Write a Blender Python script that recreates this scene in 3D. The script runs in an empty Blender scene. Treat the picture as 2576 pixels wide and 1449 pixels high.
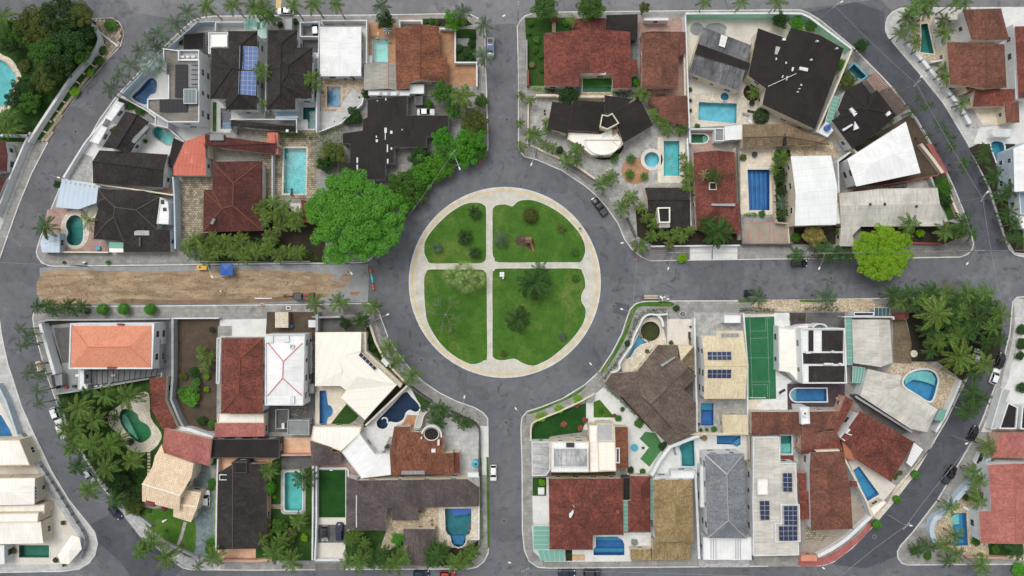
import bpy,bmesh,math,random
from mathutils import Vector,Matrix,geometry
random.seed(11)
R = math.radians
scene = bpy.context.scene
COL = scene.collection
# ------------------------------------------------------------------ camera,sky,sun,exposure
CAM_H = 172.0          # flying height of the drone above the road,metres
MPP = 0.1              # metres on the ground for one survey unit (2576 units across the view)
cam_d = bpy.data.cameras.new('camera')
cam = bpy.data.objects.new('camera',cam_d)
COL.objects.link(cam)
cam.location = (0,0,CAM_H)
cam.rotation_euler = (0,0,0)
cam_d.sensor_width = 36
cam_d.lens = 36 * CAM_H / (2576 * MPP)
cam_d.clip_end = 3000
scene.camera = cam
SUN_EL,SUN_AZ = R(62),R(-35)
world = bpy.data.worlds.new('World')
scene.world = world
world.use_nodes = True
wn = world.node_tree.nodes
wl = world.node_tree.links
sky = wn.new('ShaderNodeTexSky')
sky.sky_type = 'NISHITA'
sky.sun_disc = False
sky.sun_elevation = SUN_EL
sky.sun_rotation = SUN_AZ
sky.dust_density = 4
sky.air_density = 1.2
hs = wn.new('ShaderNodeHueSaturation')     # an overcast sky is nearly grey
hs.inputs['Saturation'].default_value = 0.22
wl.new(sky.outputs[0],hs.inputs['Color'])
wl.new(hs.outputs[0],wn['Background'].inputs['Color'])
wn['Background'].inputs['Strength'].default_value = 0.15
sun_d = bpy.data.lights.new('sun','SUN')
sun_d.energy = 0.95
sun_d.angle = R(28)
sun_d.color = (1,.97,.93)
sun = bpy.data.objects.new('sun',sun_d)
COL.objects.link(sun)
sun.rotation_euler = (R(90) - SUN_EL,0,R(180) - SUN_AZ)
vs = scene.view_settings
vs.view_transform = 'Standard'
vs.look = 'None'
vs.exposure = 0.06
vs.gamma = 1
vs.use_curve_mapping = False
scene.cycles.max_bounces = 5
scene.cycles.transparent_max_bounces = 8
scene.cycles.caustics_reflective = False
scene.cycles.caustics_refractive = False
# ------------------------------------------------------------------ survey coordinates -> metres
_o = [0.0,0.0,0.25]
def T(i,j):            # survey sheet i,j (four sheets across,four down),quarter-unit readings
 _o[:] = [644.0 * i,362.25 * j,0.25]
def F():                # whole-survey readings
 _o[:] = [0.0,0.0,1.0]
def xy(u,v,h=0.0):    # a point seen at height h
 k = MPP * (CAM_H - h) / CAM_H
 return ((_o[0] + u * _o[2] - 1288) * k,-(_o[1] + v * _o[2] - 724.5) * k)
def pt(u,v,h=0.0):
 x,y = xy(u,v,h)
 return Vector((x,y,h))
def rect(u0,v0,u1,v1):
 return [(u0,v0),(u1,v0),(u1,v1),(u0,v1)]
def ell(cu,cv,ru,rv=None,n=28,a0=0,a1=360):
 rv = rv or ru
 full = abs(a1 - a0) >= 360
 m = n if full else n - 1
 return [(cu + ru * math.cos(R(a0 + (a1 - a0) * k / m)),cv + rv * math.sin(R(a0 + (a1 - a0) * k / m))) for k in range(n)]
def smooth(p,n=4,closed=True):
 out = []
 L = len(p)
 rng = range(L) if closed else range(L - 1)
 for i in rng:
  a,b,c,d = (p[(i + k) % L] if closed else p[min(max(i + k,0),L - 1)] for k in (-1,0,1,2))
  for s in range(n):
   t = s / n
   out.append(tuple(.5 * (2 * b[q] + (c[q] - a[q]) * t + (2 * a[q] - 5 * b[q] + 4 * c[q] - d[q]) * t * t + (3 * b[q] - a[q] - 3 * c[q] + d[q]) * t ** 3) for q in (0,1)))
 if not closed:
  out.append(tuple(p[-1]))
 return out
def rrect(u0,v0,u1,v1,r,n=5):
 out = []
 for cx,cy,a in ((u1 - r,v0 + r,-90),(u1 - r,v1 - r,0),(u0 + r,v1 - r,90),(u0 + r,v0 + r,180)):
  out += [(cx + r * math.cos(R(a + 90 * k / n)),cy + r * math.sin(R(a + 90 * k / n))) for k in range(n + 1)]
 return out
def area(p):
 return .5 * sum(p[i - 1][0] * p[i][1] - p[i][0] * p[i - 1][1] for i in range(len(p)))
def inside(q,p):
 c = False
 for i in range(len(p)):
  (x0,y0),(x1,y1) = p[i - 1][:2],p[i][:2]
  if (y0 > q[1]) != (y1 > q[1]) and q[0] < (x1 - x0) * (q[1] - y0) / (y1 - y0) + x0:
   c = not c
 return c
def offset(p,d):       # ccw polygon in metres,d > 0 grows,limited mitre
 n = len(p)
 out = []
 for i in range(n):
  a,b,c = Vector(p[i - 1][:2]),Vector(p[i][:2]),Vector(p[(i + 1) % n][:2])
  e1,e2 = (b - a),(c - b)
  if e1.length < 1e-6 or e2.length < 1e-6:
   out.append((b.x,b.y)); continue
  e1.normalize(); e2.normalize()
  n1,n2 = Vector((e1.y,-e1.x)),Vector((e2.y,-e2.x))
  m = n1 + n2
  if m.length < .3:
   m = n1
  m.normalize()
  k = min(1 / max(m.dot(n1),.35),2.2)
  out.append((b.x + m.x * d * k,b.y + m.y * d * k))
 return out
def ccw(p):
 return list(p) if area(p) > 0 else list(reversed(p))
# ------------------------------------------------------------------ materials
def lin(c):
 if isinstance(c,str):
  c = c.lstrip('#')
  c = [int(c[k:k + 2],16) / 255 for k in (0,2,4)]
 return tuple(x / 12.92 if x <= .04045 else ((x + .055) / 1.055) ** 2.4 for x in c) + (1,)
MATS = {}
class NT:
 def __init__(s,name):
  s.m = bpy.data.materials.new(name)
  s.m.use_nodes = True
  s.n = s.m.node_tree.nodes
  s.l = s.m.node_tree.links
  s.b = s.n['Principled BSDF']
 def new(s,t,**kw):
  x = s.n.new(t)
  for k,v in kw.items():
   if k in x.inputs.keys() if not hasattr(x,k) else False:
    x.inputs[k].default_value = v
   else:
    setattr(x,k,v)
  return x
 def put(s,sock,v):
  if hasattr(v,'links') or isinstance(v,bpy.types.NodeSocket):
   s.l.new(v,sock)
  else:
   sock.default_value = v
 def math(s,op,a,b=0.0,c=0.0,clamp=False):
  x = s.n.new('ShaderNodeMath'); x.operation = op; x.use_clamp = clamp
  s.put(x.inputs[0],a); s.put(x.inputs[1],b); s.put(x.inputs[2],c)
  return x.outputs[0]
 def mix(s,f,a,b,mode='MIX'):
  x = s.n.new('ShaderNodeMix'); x.data_type = 'RGBA'; x.blend_type = mode
  s.put(x.inputs[0],f); s.put(x.inputs[6],a); s.put(x.inputs[7],b)
  return x.outputs[2]
 def noise(s,vec,scale,detail=3,rough=.55,dist=0):
  x = s.n.new('ShaderNodeTexNoise')
  s.l.new(vec,x.inputs['Vector'])
  x.inputs['Scale'].default_value = scale; x.inputs['Detail'].default_value = detail
  x.inputs['Roughness'].default_value = rough; x.inputs['Distortion'].default_value = dist
  return x.outputs[0]
 def ramp(s,f,lo,hi):
  x = s.n.new('ShaderNodeMapRange'); x.clamp = True
  s.put(x.inputs[0],f); x.inputs[1].default_value = lo; x.inputs[2].default_value = hi
  return x.outputs[0]
 def scale(s,vec,v):
  x = s.n.new('ShaderNodeVectorMath'); x.operation = 'MULTIPLY'
  s.l.new(vec,x.inputs[0]); x.inputs[1].default_value = v
  return x.outputs[0]
 def coords(s,uv=False):
  x = s.n.new('ShaderNodeTexCoord')
  return x.outputs['UV' if uv else 'Object']
 def bump(s,h,dist=.05,strength=.6):
  x = s.n.new('ShaderNodeBump'); x.inputs['Distance'].default_value = dist; x.inputs['Strength'].default_value = strength
  s.l.new(h,x.inputs['Height']); s.l.new(x.outputs[0],s.b.inputs['Normal'])
def mk_plain(key,c1,c2=None,stain=None,scale=.35,fine=4.0,rough=.85,bump=.02,amt=.5,spec=.3):
 t = NT(key); c1 = lin(c1); c2 = lin(c2) if c2 else tuple(x * .8 for x in c1[:3]) + (1,)
 v = t.coords()
 col = t.mix(t.ramp(t.noise(v,scale,4),.35,.65),c1,c2)
 f = t.noise(v,fine,2)
 col = t.mix(t.math('MULTIPLY',t.ramp(f,.3,.75),.35),col,tuple(x * .6 for x in c1[:3]) + (1,))
 if stain:
  g = t.math('MULTIPLY',t.ramp(t.noise(v,scale * 1.7,6,.7,.6),.52,.7),amt)
  col = t.mix(g,col,lin(stain))
 t.l.new(col,t.b.inputs['Base Color']); t.b.inputs['Roughness'].default_value = rough
 t.b.inputs['Specular IOR Level'].default_value = spec
 if bump:
  t.bump(f,bump)
 MATS[key] = t.m
def mk_roof(key,c1,c2,dark,tw=.3,th=.46,dirt=.55,relief=.06,streak=.45,light=None,corr=False,jm=.55):
 t = NT(key); c1,c2,dark = lin(c1),lin(c2),lin(dark)
 uv = t.coords(True)
 sp = t.n.new('ShaderNodeSeparateXYZ'); t.l.new(uv,sp.inputs[0])
 us,vs_ = t.math('DIVIDE',sp.outputs[0],tw),t.math('DIVIDE',sp.outputs[1],th)
 cx = t.n.new('ShaderNodeCombineXYZ')
 t.l.new(t.math('FLOOR',us),cx.inputs[0]); t.l.new(t.math('FLOOR',vs_),cx.inputs[1])
 wnz = t.n.new('ShaderNodeTexWhiteNoise'); wnz.noise_dimensions = '3D'; t.l.new(cx.outputs[0],wnz.inputs['Vector'])
 col = t.mix(t.math('MULTIPLY',wnz.outputs[0],1.0 if not corr else .3),c1,c2)
 big = t.noise(t.scale(uv,(.22,.13,1)),1.0,5,.62)
 st = t.noise(t.scale(uv,(2.2,.28,1)),1.0,4,.6)
 col = t.mix(t.math('MULTIPLY',t.ramp(big,.42,.66),dirt),col,dark)
 col = t.mix(t.math('MULTIPLY',t.ramp(st,.45,.75),streak),col,dark)
 if light:
  col = t.mix(t.math('MULTIPLY',t.ramp(t.noise(t.scale(uv,(.5,.3,1)),1.0,6,.7),.55,.72),.6),col,lin(light))
 # rows of tiles: round barrels across,overlapping courses down the slope
 s = t.math('SINE',t.math('MULTIPLY',us,6.2832))
 prof = t.math('MULTIPLY_ADD',s,.5,.5)
 fr = t.math('FRACT',vs_)
 if corr:
  fr = t.math('GREATER_THAN',fr,.06)
  h = t.math('ADD',prof,t.math('MULTIPLY',fr,.4))
 else:
  h = t.math('ADD',prof,t.math('MULTIPLY',fr,.8))
 joint = t.math('SUBTRACT',1.0,t.math('MULTIPLY',t.ramp(h,.0,.55),1.0))
 col = t.mix(t.math('MULTIPLY',joint,jm),col,tuple(x * .35 for x in dark[:3]) + (1,))  # shadow in tile hollows and under course laps, painted into the colour
 t.l.new(col,t.b.inputs['Base Color'])
 t.b.inputs['Roughness'].default_value = .85; t.b.inputs['Specular IOR Level'].default_value = .25
 t.bump(h,relief,.7)
 MATS[key] = t.m
def mk_cells(key,c1,c2,joint,size=.9,jw=.05,stain=None,crazy=True,rough=.8,amt=.5,ratio=.6):
 t = NT(key); c1,c2 = lin(c1),lin(c2)
 v = t.coords()
 if crazy:
  a = t.n.new('ShaderNodeTexVoronoi'); a.feature = 'F1'; a.inputs['Scale'].default_value = 1 / size
  b = t.n.new('ShaderNodeTexVoronoi'); b.feature = 'DISTANCE_TO_EDGE'; b.inputs['Scale'].default_value = 1 / size
  w = t.n.new('ShaderNodeVectorMath'); w.operation = 'ADD'
  nz = t.n.new('ShaderNodeTexNoise'); nz.inputs['Scale'].default_value = 1.2 / size; t.l.new(v,nz.inputs['Vector'])
  t.l.new(v,w.inputs[0]); t.l.new(t.scale(nz.outputs['Color'],(size * .6,) * 3),w.inputs[1])
  t.l.new(w.outputs[0],a.inputs['Vector']); t.l.new(w.outputs[0],b.inputs['Vector'])
  sep = t.n.new('ShaderNodeSeparateColor'); t.l.new(a.outputs['Color'],sep.inputs[0])
  rnd = sep.outputs[0]; edge = t.ramp(b.outputs['Distance'],jw * .5,jw * 1.6)
 else:
  a = t.n.new('ShaderNodeTexBrick'); t.l.new(v,a.inputs['Vector'])
  a.inputs['Scale'].default_value = 1; a.inputs['Brick Width'].default_value = size; a.inputs['Row Height'].default_value = size * ratio
  a.inputs['Mortar Size'].default_value = jw * .5; a.inputs['Color1'].default_value = (0,0,0,1); a.inputs['Color2'].default_value = (1,1,1,1)
  a.inputs['Mortar'].default_value = (.5,.5,.5,1)
  sep = t.n.new('ShaderNodeSeparateColor'); t.l.new(a.outputs['Color'],sep.inputs[0])
  rnd = sep.outputs[0]; edge = t.math('SUBTRACT',1.0,a.outputs['Fac'])
 col = t.mix(rnd,c1,c2)
 col = t.mix(t.math('MULTIPLY',t.ramp(t.noise(v,.5,4),.4,.7),.35),col,tuple(x * .55 for x in c1[:3]) + (1,))
 if stain:
  col = t.mix(t.math('MULTIPLY',t.ramp(t.noise(v,.33,6,.7),.5,.68),amt),col,lin(stain))
 col = t.mix(edge,lin(joint),col)
 t.l.new(col,t.b.inputs['Base Color']); t.b.inputs['Roughness'].default_value = rough
 t.b.inputs['Specular IOR Level'].default_value = .25
 t.bump(edge,.02)
 MATS[key] = t.m
def mk_leaf(key,c1,c2,c3,trans=.3):
 vr = (.7,.62) if 'palm' in key else (.14,.96) if key in ('l_lime','l_bright') else (.4,.82)
 t = NT(key)
 g = t.n.new('ShaderNodeNewGeometry'); oi = t.n.new('ShaderNodeObjectInfo')
 col = t.mix(g.outputs['Random Per Island'],lin(c1),lin(c2))
 col = t.mix(t.ramp(t.noise(t.coords(),.9,3),.4,.65),col,lin(c3))
 hv = t.n.new('ShaderNodeHueSaturation')
 t.l.new(t.math('MULTIPLY_ADD',oi.outputs['Random'],.022,.487),hv.inputs['Hue'])
 t.l.new(t.math('MULTIPLY_ADD',oi.outputs['Random'],*vr),hv.inputs['Value'])
 t.l.new(col,hv.inputs['Color'])
 d = t.n.new('ShaderNodeBsdfDiffuse'); tr = t.n.new('ShaderNodeBsdfTranslucent'); gl = t.n.new('ShaderNodeBsdfGlossy')
 gl.inputs['Roughness'].default_value = .45; gl.inputs['Color'].default_value = (.5,.5,.5,1)
 t.l.new(hv.outputs[0],d.inputs[0]); t.l.new(hv.outputs[0],tr.inputs[0])
 m1 = t.n.new('ShaderNodeMixShader'); m1.inputs[0].default_value = trans
 t.l.new(d.outputs[0],m1.inputs[1]); t.l.new(tr.outputs[0],m1.inputs[2])
 m2 = t.n.new('ShaderNodeMixShader'); m2.inputs[0].default_value = .03
 t.l.new(m1.outputs[0],m2.inputs[1]); t.l.new(gl.outputs[0],m2.inputs[2])
 t.l.new(m2.outputs[0],t.n['Material Output'].inputs[0])
 MATS[key] = t.m
def mk_paint(key,c,rough=.4,metal=0,coat=0,noise=True,spec=.5):
 t = NT(key); c = lin(c)
 if noise:
  t.l.new(t.mix(t.math('MULTIPLY',t.ramp(t.noise(t.coords(),.8,5),.35,.75),.35),c,tuple(x * .72 for x in c[:3]) + (1,)),t.b.inputs['Base Color'])
 else:
  t.b.inputs['Base Color'].default_value = c
 t.b.inputs['Roughness'].default_value = rough; t.b.inputs['Metallic'].default_value = metal
 t.b.inputs['Coat Weight'].default_value = coat; t.b.inputs['Specular IOR Level'].default_value = spec
 MATS[key] = t.m
def mk_water(key,c):
 t = NT(key); v = t.coords()
 a = t.n.new('ShaderNodeBsdfTransparent'); a.inputs[0].default_value = lin(c)
 b = t.n.new('ShaderNodeBsdfGlossy'); b.inputs['Roughness'].default_value = .06
 bp = t.n.new('ShaderNodeBump'); bp.inputs['Distance'].default_value = .03; bp.inputs['Strength'].default_value = .5
 t.l.new(t.noise(v,2.5,3),bp.inputs['Height']); t.l.new(bp.outputs[0],b.inputs['Normal'])
 fr = t.n.new('ShaderNodeFresnel'); fr.inputs[0].default_value = 1.33
 m = t.n.new('ShaderNodeMixShader'); t.l.new(fr.outputs[0],m.inputs[0])
 t.l.new(a.outputs[0],m.inputs[1]); t.l.new(b.outputs[0],m.inputs[2])
 t.l.new(m.outputs[0],t.n['Material Output'].inputs[0])
 MATS[key] = t.m
def mk_glass(key,c,rough=.08):
 t = NT(key)
 a = t.n.new('ShaderNodeBsdfTransparent'); a.inputs[0].default_value = lin(c)
 b = t.n.new('ShaderNodeBsdfPrincipled'); b.inputs['Base Color'].default_value = lin(c); b.inputs['Roughness'].default_value = rough
 m = t.n.new('ShaderNodeMixShader'); m.inputs[0].default_value = .6
 t.l.new(a.outputs[0],m.inputs[1]); t.l.new(b.outputs[0],m.inputs[2])
 t.l.new(m.outputs[0],t.n['Material Output'].inputs[0])
 MATS[key] = t.m
def mk_asphalt(key,c1,c2,seam):
 t = NT(key); v = t.coords(); c1,c2,seam = lin(c1),lin(c2),lin(seam)
 col = t.mix(t.ramp(t.noise(v,.045,6,.65,.6),.36,.64),c1,c2)
 col = t.mix(t.math('MULTIPLY',t.ramp(t.noise(v,.5,6,.75),.42,.66),.7),col,tuple(x * .8 for x in c1[:3]) + (1,))
 col = t.mix(t.math('MULTIPLY',t.ramp(t.noise(v,7,2),.35,.7),.3),col,tuple(x * .7 for x in c1[:3]) + (1,))
 col = t.mix(t.math('MULTIPLY',t.ramp(t.noise(v,.2,7,.75,1.5),.55,.64),.85),col,seam)
 col = t.mix(t.math('MULTIPLY',t.ramp(t.noise(v,.16,5,.7,.8),.6,.72),.4),col,tuple(min(1,x * 1.5) for x in c2[:3]) + (1,))
 br = t.n.new('ShaderNodeTexVoronoi'); br.feature = 'F1'; br.distance = 'CHEBYCHEV'; br.inputs['Scale'].default_value = .11; t.l.new(v,br.inputs['Vector'])
 sp = t.n.new('ShaderNodeSeparateColor'); t.l.new(br.outputs['Color'],sp.inputs[0])
 col = t.mix(t.math('MULTIPLY',t.ramp(sp.outputs[0],.72,.74),.28),col,seam)
 t.l.new(col,t.b.inputs['Base Color'])
 t.b.inputs['Roughness'].default_value = .75; t.b.inputs['Specular IOR Level'].default_value = .3
 t.bump(t.noise(v,9,2),.015)
 MATS[key] = t.m
def mk_grass(key,c1,c2,c3):
 t = NT(key); v = t.coords(); c1,c2,c3 = lin(c1),lin(c2),lin(c3)
 col = t.mix(t.ramp(t.noise(v,.3,6,.65),.38,.62),c1,c2)
 col = t.mix(t.math('MULTIPLY',t.ramp(t.noise(v,.11,6,.68,.8),.5,.68),.85),col,c3)
 col = t.mix(t.math('MULTIPLY',t.ramp(t.noise(v,.17,6,.7,.5),.6,.74),.6),col,tuple(x * 1.15 for x in c3[:3]) + (1,))
 col = t.mix(t.math('MULTIPLY',t.ramp(t.noise(v,1.6,5,.75),.45,.66),.5),col,tuple(x * .55 for x in c1[:3]) + (1,))
 f = t.noise(v,7,3,.7)
 col = t.mix(t.math('MULTIPLY',t.ramp(f,.4,.7),.5),col,tuple(x * .45 for x in c1[:3]) + (1,))
 t.l.new(col,t.b.inputs['Base Color']); t.b.inputs['Roughness'].default_value = .95; t.b.inputs['Specular IOR Level'].default_value = .1
 t.bump(f,.08)
 MATS[key] = t.m
mk_asphalt('road','#616368','#747679','#4a4b4f')
mk_asphalt('road_dark','#505259','#5c5e65','#3b3c41')
mk_asphalt('road_light','#77777a','#838384','#5c5c5f')
mk_asphalt('road_mid','#646569','#727276','#4d4d50')
mk_cells('conc','#8f8d89','#a09e99','#6d6b68',1.3,.04,'#5f5c58',False,amt=.6,ratio=.8)
mk_cells('conc_l','#b7b7b4','#c6c6c3','#8e8e8b',1.2,.04,'#8e8b86',False,amt=.45,ratio=1)
mk_cells('conc_d','#767471','#878582','#4d4b49',.9,.05,'#4b4844',False,amt=.7)
mk_cells('mosaic','#a9a9a7','#cfcfcc','#8a8a88',.5,.05,'#77746f',False,amt=.4)
mk_cells('slabs','#8c8274','#a3998a','#4d463c',.9,.08,'#5f5a49',False)
mk_cells('stone','#b9a68a','#d3c6ae','#8c7d66',.75,.05,'#8d7c62')
mk_cells('stone_l','#cfc6b4','#e2dac9','#a89e8c',.6,.04,'#b09f86',amt=.4)
mk_cells('stone_m','#8f8470','#bfb49c','#4f483c',.7,.09,'#4d463b',False,amt=.75,ratio=.75)
mk_cells('stone_g','#a3a29d','#b9b8b3','#8b8a86',.9,.03,'#7b7871')
mk_cells('pebble','#7a6a55','#97866c','#4a4034',.45,.07,'#4a4136',False)
mk_cells('white_tile','#d6d8d6','#e3e4e1','#bfc0bd',1.0,.03,'#b9b5aa',False,amt=.35,ratio=1)
mk_cells('cream_tile','#d8cdb8','#e5dccb','#bcae96',.9,.03,'#bba98c',False,amt=.4,ratio=1)
mk_cells('terra_tile','#a87f60','#b88f6f','#8c6a50',.6,.03,'#8a6950',False,amt=.45,ratio=1)
mk_cells('pink_tile','#a68a80','#b59a8f','#84695f',.7,.03,'#7c655b',False,amt=.5,ratio=1)
mk_cells('red_pav','#a8605c','#b87470','#7f4a46',.5,.04,'#824c47',False,amt=.4)
mk_cells('salmon','#d8ad8c','#e2bb9c','#bd926f',.8,.03,'#b88f72',False,amt=.3,ratio=1)
mk_cells('dark_tile','#4a3f44','#574a4f','#352d31',.8,.03,'#3a3034',False,amt=.4,ratio=1)
mk_cells('slate_pav','#6d7c80','#83918f','#5c696b',1.2,.03,'#56635f',amt=.6)
mk_plain('plaza','#cfcbc0','#bdb8aa','#9a958a',.5,3,amt=.45)
mk_plain('cream_con','#dcd7cc','#d0c9bc','#b3aa9b',.3,3,amt=.35)
mk_plain('white_con','#dcdcd8','#cfcfcb','#a9a7a0',.3,3,amt=.35)
mk_plain('grey_con','#9a9c9c','#898b8b','#6b6b68',.4,3,amt=.6)
mk_plain('dk_con','#6b6a68','#5b5957','#444240',.4,3,amt=.6)
t = NT('dirt'); v = t.coords(); vv_ = t.scale(v,(.12,.5,1))
c_ = t.mix(t.ramp(t.noise(vv_,1,6,.65,.4),.38,.62),lin('#ab9576'),lin('#85705a'))
c_ = t.mix(t.math('MULTIPLY',t.ramp(t.noise(t.scale(v,(.25,.6,1)),1.3,6,.7),.5,.7),.7),c_,lin('#6a5a4a'))
c_ = t.mix(t.math('MULTIPLY',t.ramp(t.noise(t.scale(v,(.1,.3,1)),2,5,.7),.56,.7),.7),c_,lin('#b5aa9a'))
c_ = t.mix(t.math('MULTIPLY',t.ramp(t.noise(v,.35,4,.6),.55,.75),.5),c_,lin('#9c744c'))
t.l.new(c_,t.b.inputs['Base Color']); t.b.inputs['Roughness'].default_value = .95; t.bump(t.noise(v,2.5,5,.7),.12); MATS['dirt'] = t.m
mk_plain('dirt_d','#8b7660','#75634f','#5a4b3d',.3,2.5,.95,.05,amt=.7)
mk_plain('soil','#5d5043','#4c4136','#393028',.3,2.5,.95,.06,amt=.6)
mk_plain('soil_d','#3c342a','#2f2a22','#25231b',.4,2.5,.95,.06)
mk_plain('wood','#7d4a3a','#6b3d30','#563026',.6,3)
mk_plain('sand_court','#a89d90','#978c80','#81776c',.25,3,amt=.6)
mk_grass('grass','#436928','#52792f','#758343')
mk_grass('grass_d','#2f4d22','#3c5c2a','#4b5a2d')
mk_grass('turf','#23481f','#2b5526','#2c5023')
mk_grass('court','#35704c','#3a7852','#387350')
mk_grass('turf_l','#4a7d4c','#548755','#507a4e')
# roofs
mk_roof('tR','#905346','#683b32','#3c2725',dirt=.6)
mk_roof('tRb','#8d5d4a','#67443a','#42302b',dirt=.6)
mk_roof('tBrick','#986349','#6f4636','#432d28',dirt=.6)
mk_roof('tDk','#6a3d36','#4c2d29','#2f1e1d',dirt=.6)
mk_roof('tO','#dc967a','#cd876b','#b57257',dirt=.25,streak=.12,relief=.03)
mk_roof('tP','#c07c72','#a2645b','#7a4a45',dirt=.45)
mk_roof('tK','#3e3a38','#2f2b2a','#1b1918',dirt=.55,relief=.05,light='#4f4a47')
mk_roof('tBr','#7d6e64','#62564d','#423a34',dirt=.6)
mk_roof('tGr','#6d6361','#574f4e','#3a3433',dirt=.6)
mk_roof('tTan','#b09a72','#8f7a55','#54442f',dirt=.45,streak=.55)
mk_roof('tTan2','#958469','#766550','#4a3e33',dirt=.55)
mk_roof('tCr','#e4d7b9','#d2c3a0','#a2916f',dirt=.3,streak=.4)
mk_roof('tPeach','#ead6ba','#d9c09f','#a98d72',tw=.5,th=.6,dirt=.25,streak=.3)
mk_roof('tSl','#8d9296','#74797e','#53585c',dirt=.5)
mk_roof('cG','#a8a59b','#989589','#6a665d',.3,1.8,.45,.04,.5,corr=True)
mk_roof('cGd','#88837b','#77726a','#514d47',.3,1.8,.5,.05,.5,corr=True)
mk_roof('cGw','#d0ccc2','#bcb8ad','#85817a',.35,1.5,.45,.04,.5,corr=True)
mk_roof('cDk','#77787a','#55565a','#262629',.3,1.6,.6,.04,.8,'#b4b5b5',True)
mk_roof('cW','#e6e8e6','#dcdedc','#b9bab6',.35,1.6,.25,.03,.25,corr=True)
mk_roof('cK','#322e2c','#282524','#1a1818',.3,1.8,.5,.04,.4,'#3b3735',corr=True)
mk_roof('cWst','#c3c4c2','#aeb0ae','#5f6062',.3,1.2,.7,.04,.8,'#dcdedc',corr=True)
mk_roof('cRed','#c87362','#bd6a59','#8f4a3c',.9,3,.2,.03,.2,'#e0b0a4',True)
mk_roof('cCr','#ece8dc','#e6e1d3','#d8d2c2',.35,2,.12,.03,.08,corr=True)
mk_roof('cBl','#bfcdd8','#b6c4cf','#9aa7b0',1.2,9,.25,.02,.15,corr=True)
mk_roof('cBrn','#85746a','#75655c','#57493f',.3,1.6,.4,.04,.4,corr=True)
mk_roof('W','#e9eae9','#e1e2e1','#b4b3ae',.8,3.1,.3,.02,.35,corr=True,jm=.13)
mk_roof('Wc','#f1ede4','#e9e3d7','#c3baab',.8,3.1,.3,.02,.35,corr=True,jm=.12)
mk_roof('B','#2e2a28','#252221','#181616',.3,1.6,.5,.03,.4,'#3a3533',corr=True)
mk_plain('G','#8f9190','#7d7f7e','#5d5e5c',.3,3,.85,.01,.6)
mk_plain('Gl','#b5b7b6','#a5a7a6','#82837f',.3,3,.85,.01,.5)
# walls and paint
mk_plain('wW','#dfe1e1','#d2d5d6','#a9aaa7',.4,2,.8,.0,.4)
mk_plain('wC','#ddd3bf','#d0c4ad','#a99b82',.4,2,.8,.0,.4)
mk_plain('wG','#a7aaab','#979a9b','#747572',.4,2,.8,.0,.6)
mk_plain('wD','#5c5a58','#4d4b49','#3a3836',.4,2,.8,.0,.6)
mk_plain('wP','#c9a594','#ba9585','#8f7264',.4,2,.8,.0,.5)
mk_plain('wGr','#a8dec8','#9bd3bc','#7fb89f',.4,2,.8,.0,.4)
mk_plain('wBl','#bccbd6','#afbfca','#90a0aa',.4,2,.8,.0,.4)
mk_plain('wR','#95524a','#84463f','#633630',.4,2,.8,.0,.5)
mk_plain('wO','#b7795c','#a96d51','#85553f',.4,2,.8,.0,.4)
mk_plain('kerb','#dddbd6','#cbc9c3','#98958f',.5,3,.85,.01,.5)
mk_plain('timber','#8a6f5a','#6f5745','#4d3c30',.8,4,.85,.01)
mk_plain('bark','#6f6459','#584e45','#40382f',.8,5,.9,.03)
mk_plain('bark_l','#9b9184','#857b6f','#625a50',.8,5,.9,.03)
for k,c,r,m,co in (('white','#e6e7e8',.35,0,.3),('black','#17181a',.35,0,.4),('dkgrey','#3a3d42',.35,.2,.3),('silver','#b9bec2',.3,.5,.3),('beige','#c9bda7',.35,.1,.3),
     ('rubber','#1c1c1d',.8,0,0),('steel','#9fa3a6',.4,.6,0),('lampw','#d8d8d2',.4,0,0),('red','#a8302a',.4,0,.2),('orange','#d2622c',.5,0,.1),
     ('yellow','#d3a63a',.5,0,.1),('blue','#2f5ea6',.55,0,0),('teal','#3fb4c4',.5,0,0),('carglass','#16191d',.08,0,.3),('winpane','#2c3238',.1,0,.2),
     ('navy','#232b45',.2,.1,.3),('solar','#2b3350',.18,.1,.4),('solar_b','#5f78ac',.5,0,0),('solar_k','#1b1c21',.7,0,0),('green','#3f9a4e',.5,0,0),('skin','#8a5f48',.6,0,0),('denim','#2f3c55',.9,0,0),
     ('grey','#85888a',.6,0,0),('pinkc','#c98d88',.8,0,0),('charcoal','#2b2c2f',.6,0,0),('tan','#c8a27a',.7,0,0),('redline','#c76a62',.8,0,0),('aqua','#3f9fb8',.45,0,0),('shirt','#c8ccd2',.9,0,0)):
 mk_paint('p_' + k,c,r,m,co,k not in ('carglass','winpane','lampw'))
for k,c in (('turq','#d2f0ee'),('aqua','#d6f2f6'),('blue','#cfe4f0'),('green','#cfe6d8'),('deep','#b4c8d6'),('murky','#c4c9b0')):
 mk_water('water_' + k,c)
for k,c in (('turq','#8fdfdc'),('aqua','#a4e2ee'),('blue','#68a9d4'),('teal','#57a09c'),('green','#5fa580'),('dgreen','#79b858'),('navy','#45607c'),('royal','#5f90cc'),('murky','#7f8468'),('mid','#5fbad2'),('sky','#86c6e0'),('pale','#b9ece6')):
 mk_plain('basin_' + k,c,tuple((int(c[i:i + 2],16) / 255) * .86 for i in (1,3,5)),None,.5,1.7,.5,0)  # mottling stands for rippled light on the basin, painted into its colour
mk_glass('glass_g','#8fc4b4'); mk_glass('glass_b','#a9c4cf'); mk_glass('glass_d','#4d6f74')
mk_leaf('l_bright','#66a832','#3b771c','#4f9128',.3)
mk_leaf('l_lime','#8cbc28','#588f16','#7fae26',.3)
mk_leaf('l_mid','#5a8735','#3c6825','#4c782c')
mk_leaf('l_dark','#3f5e2c','#2b4720','#355226')
mk_leaf('l_olive','#5f6f33','#475a28','#6c753a')
mk_leaf('l_yel','#b5ad62','#98914c','#a8985a')
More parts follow.
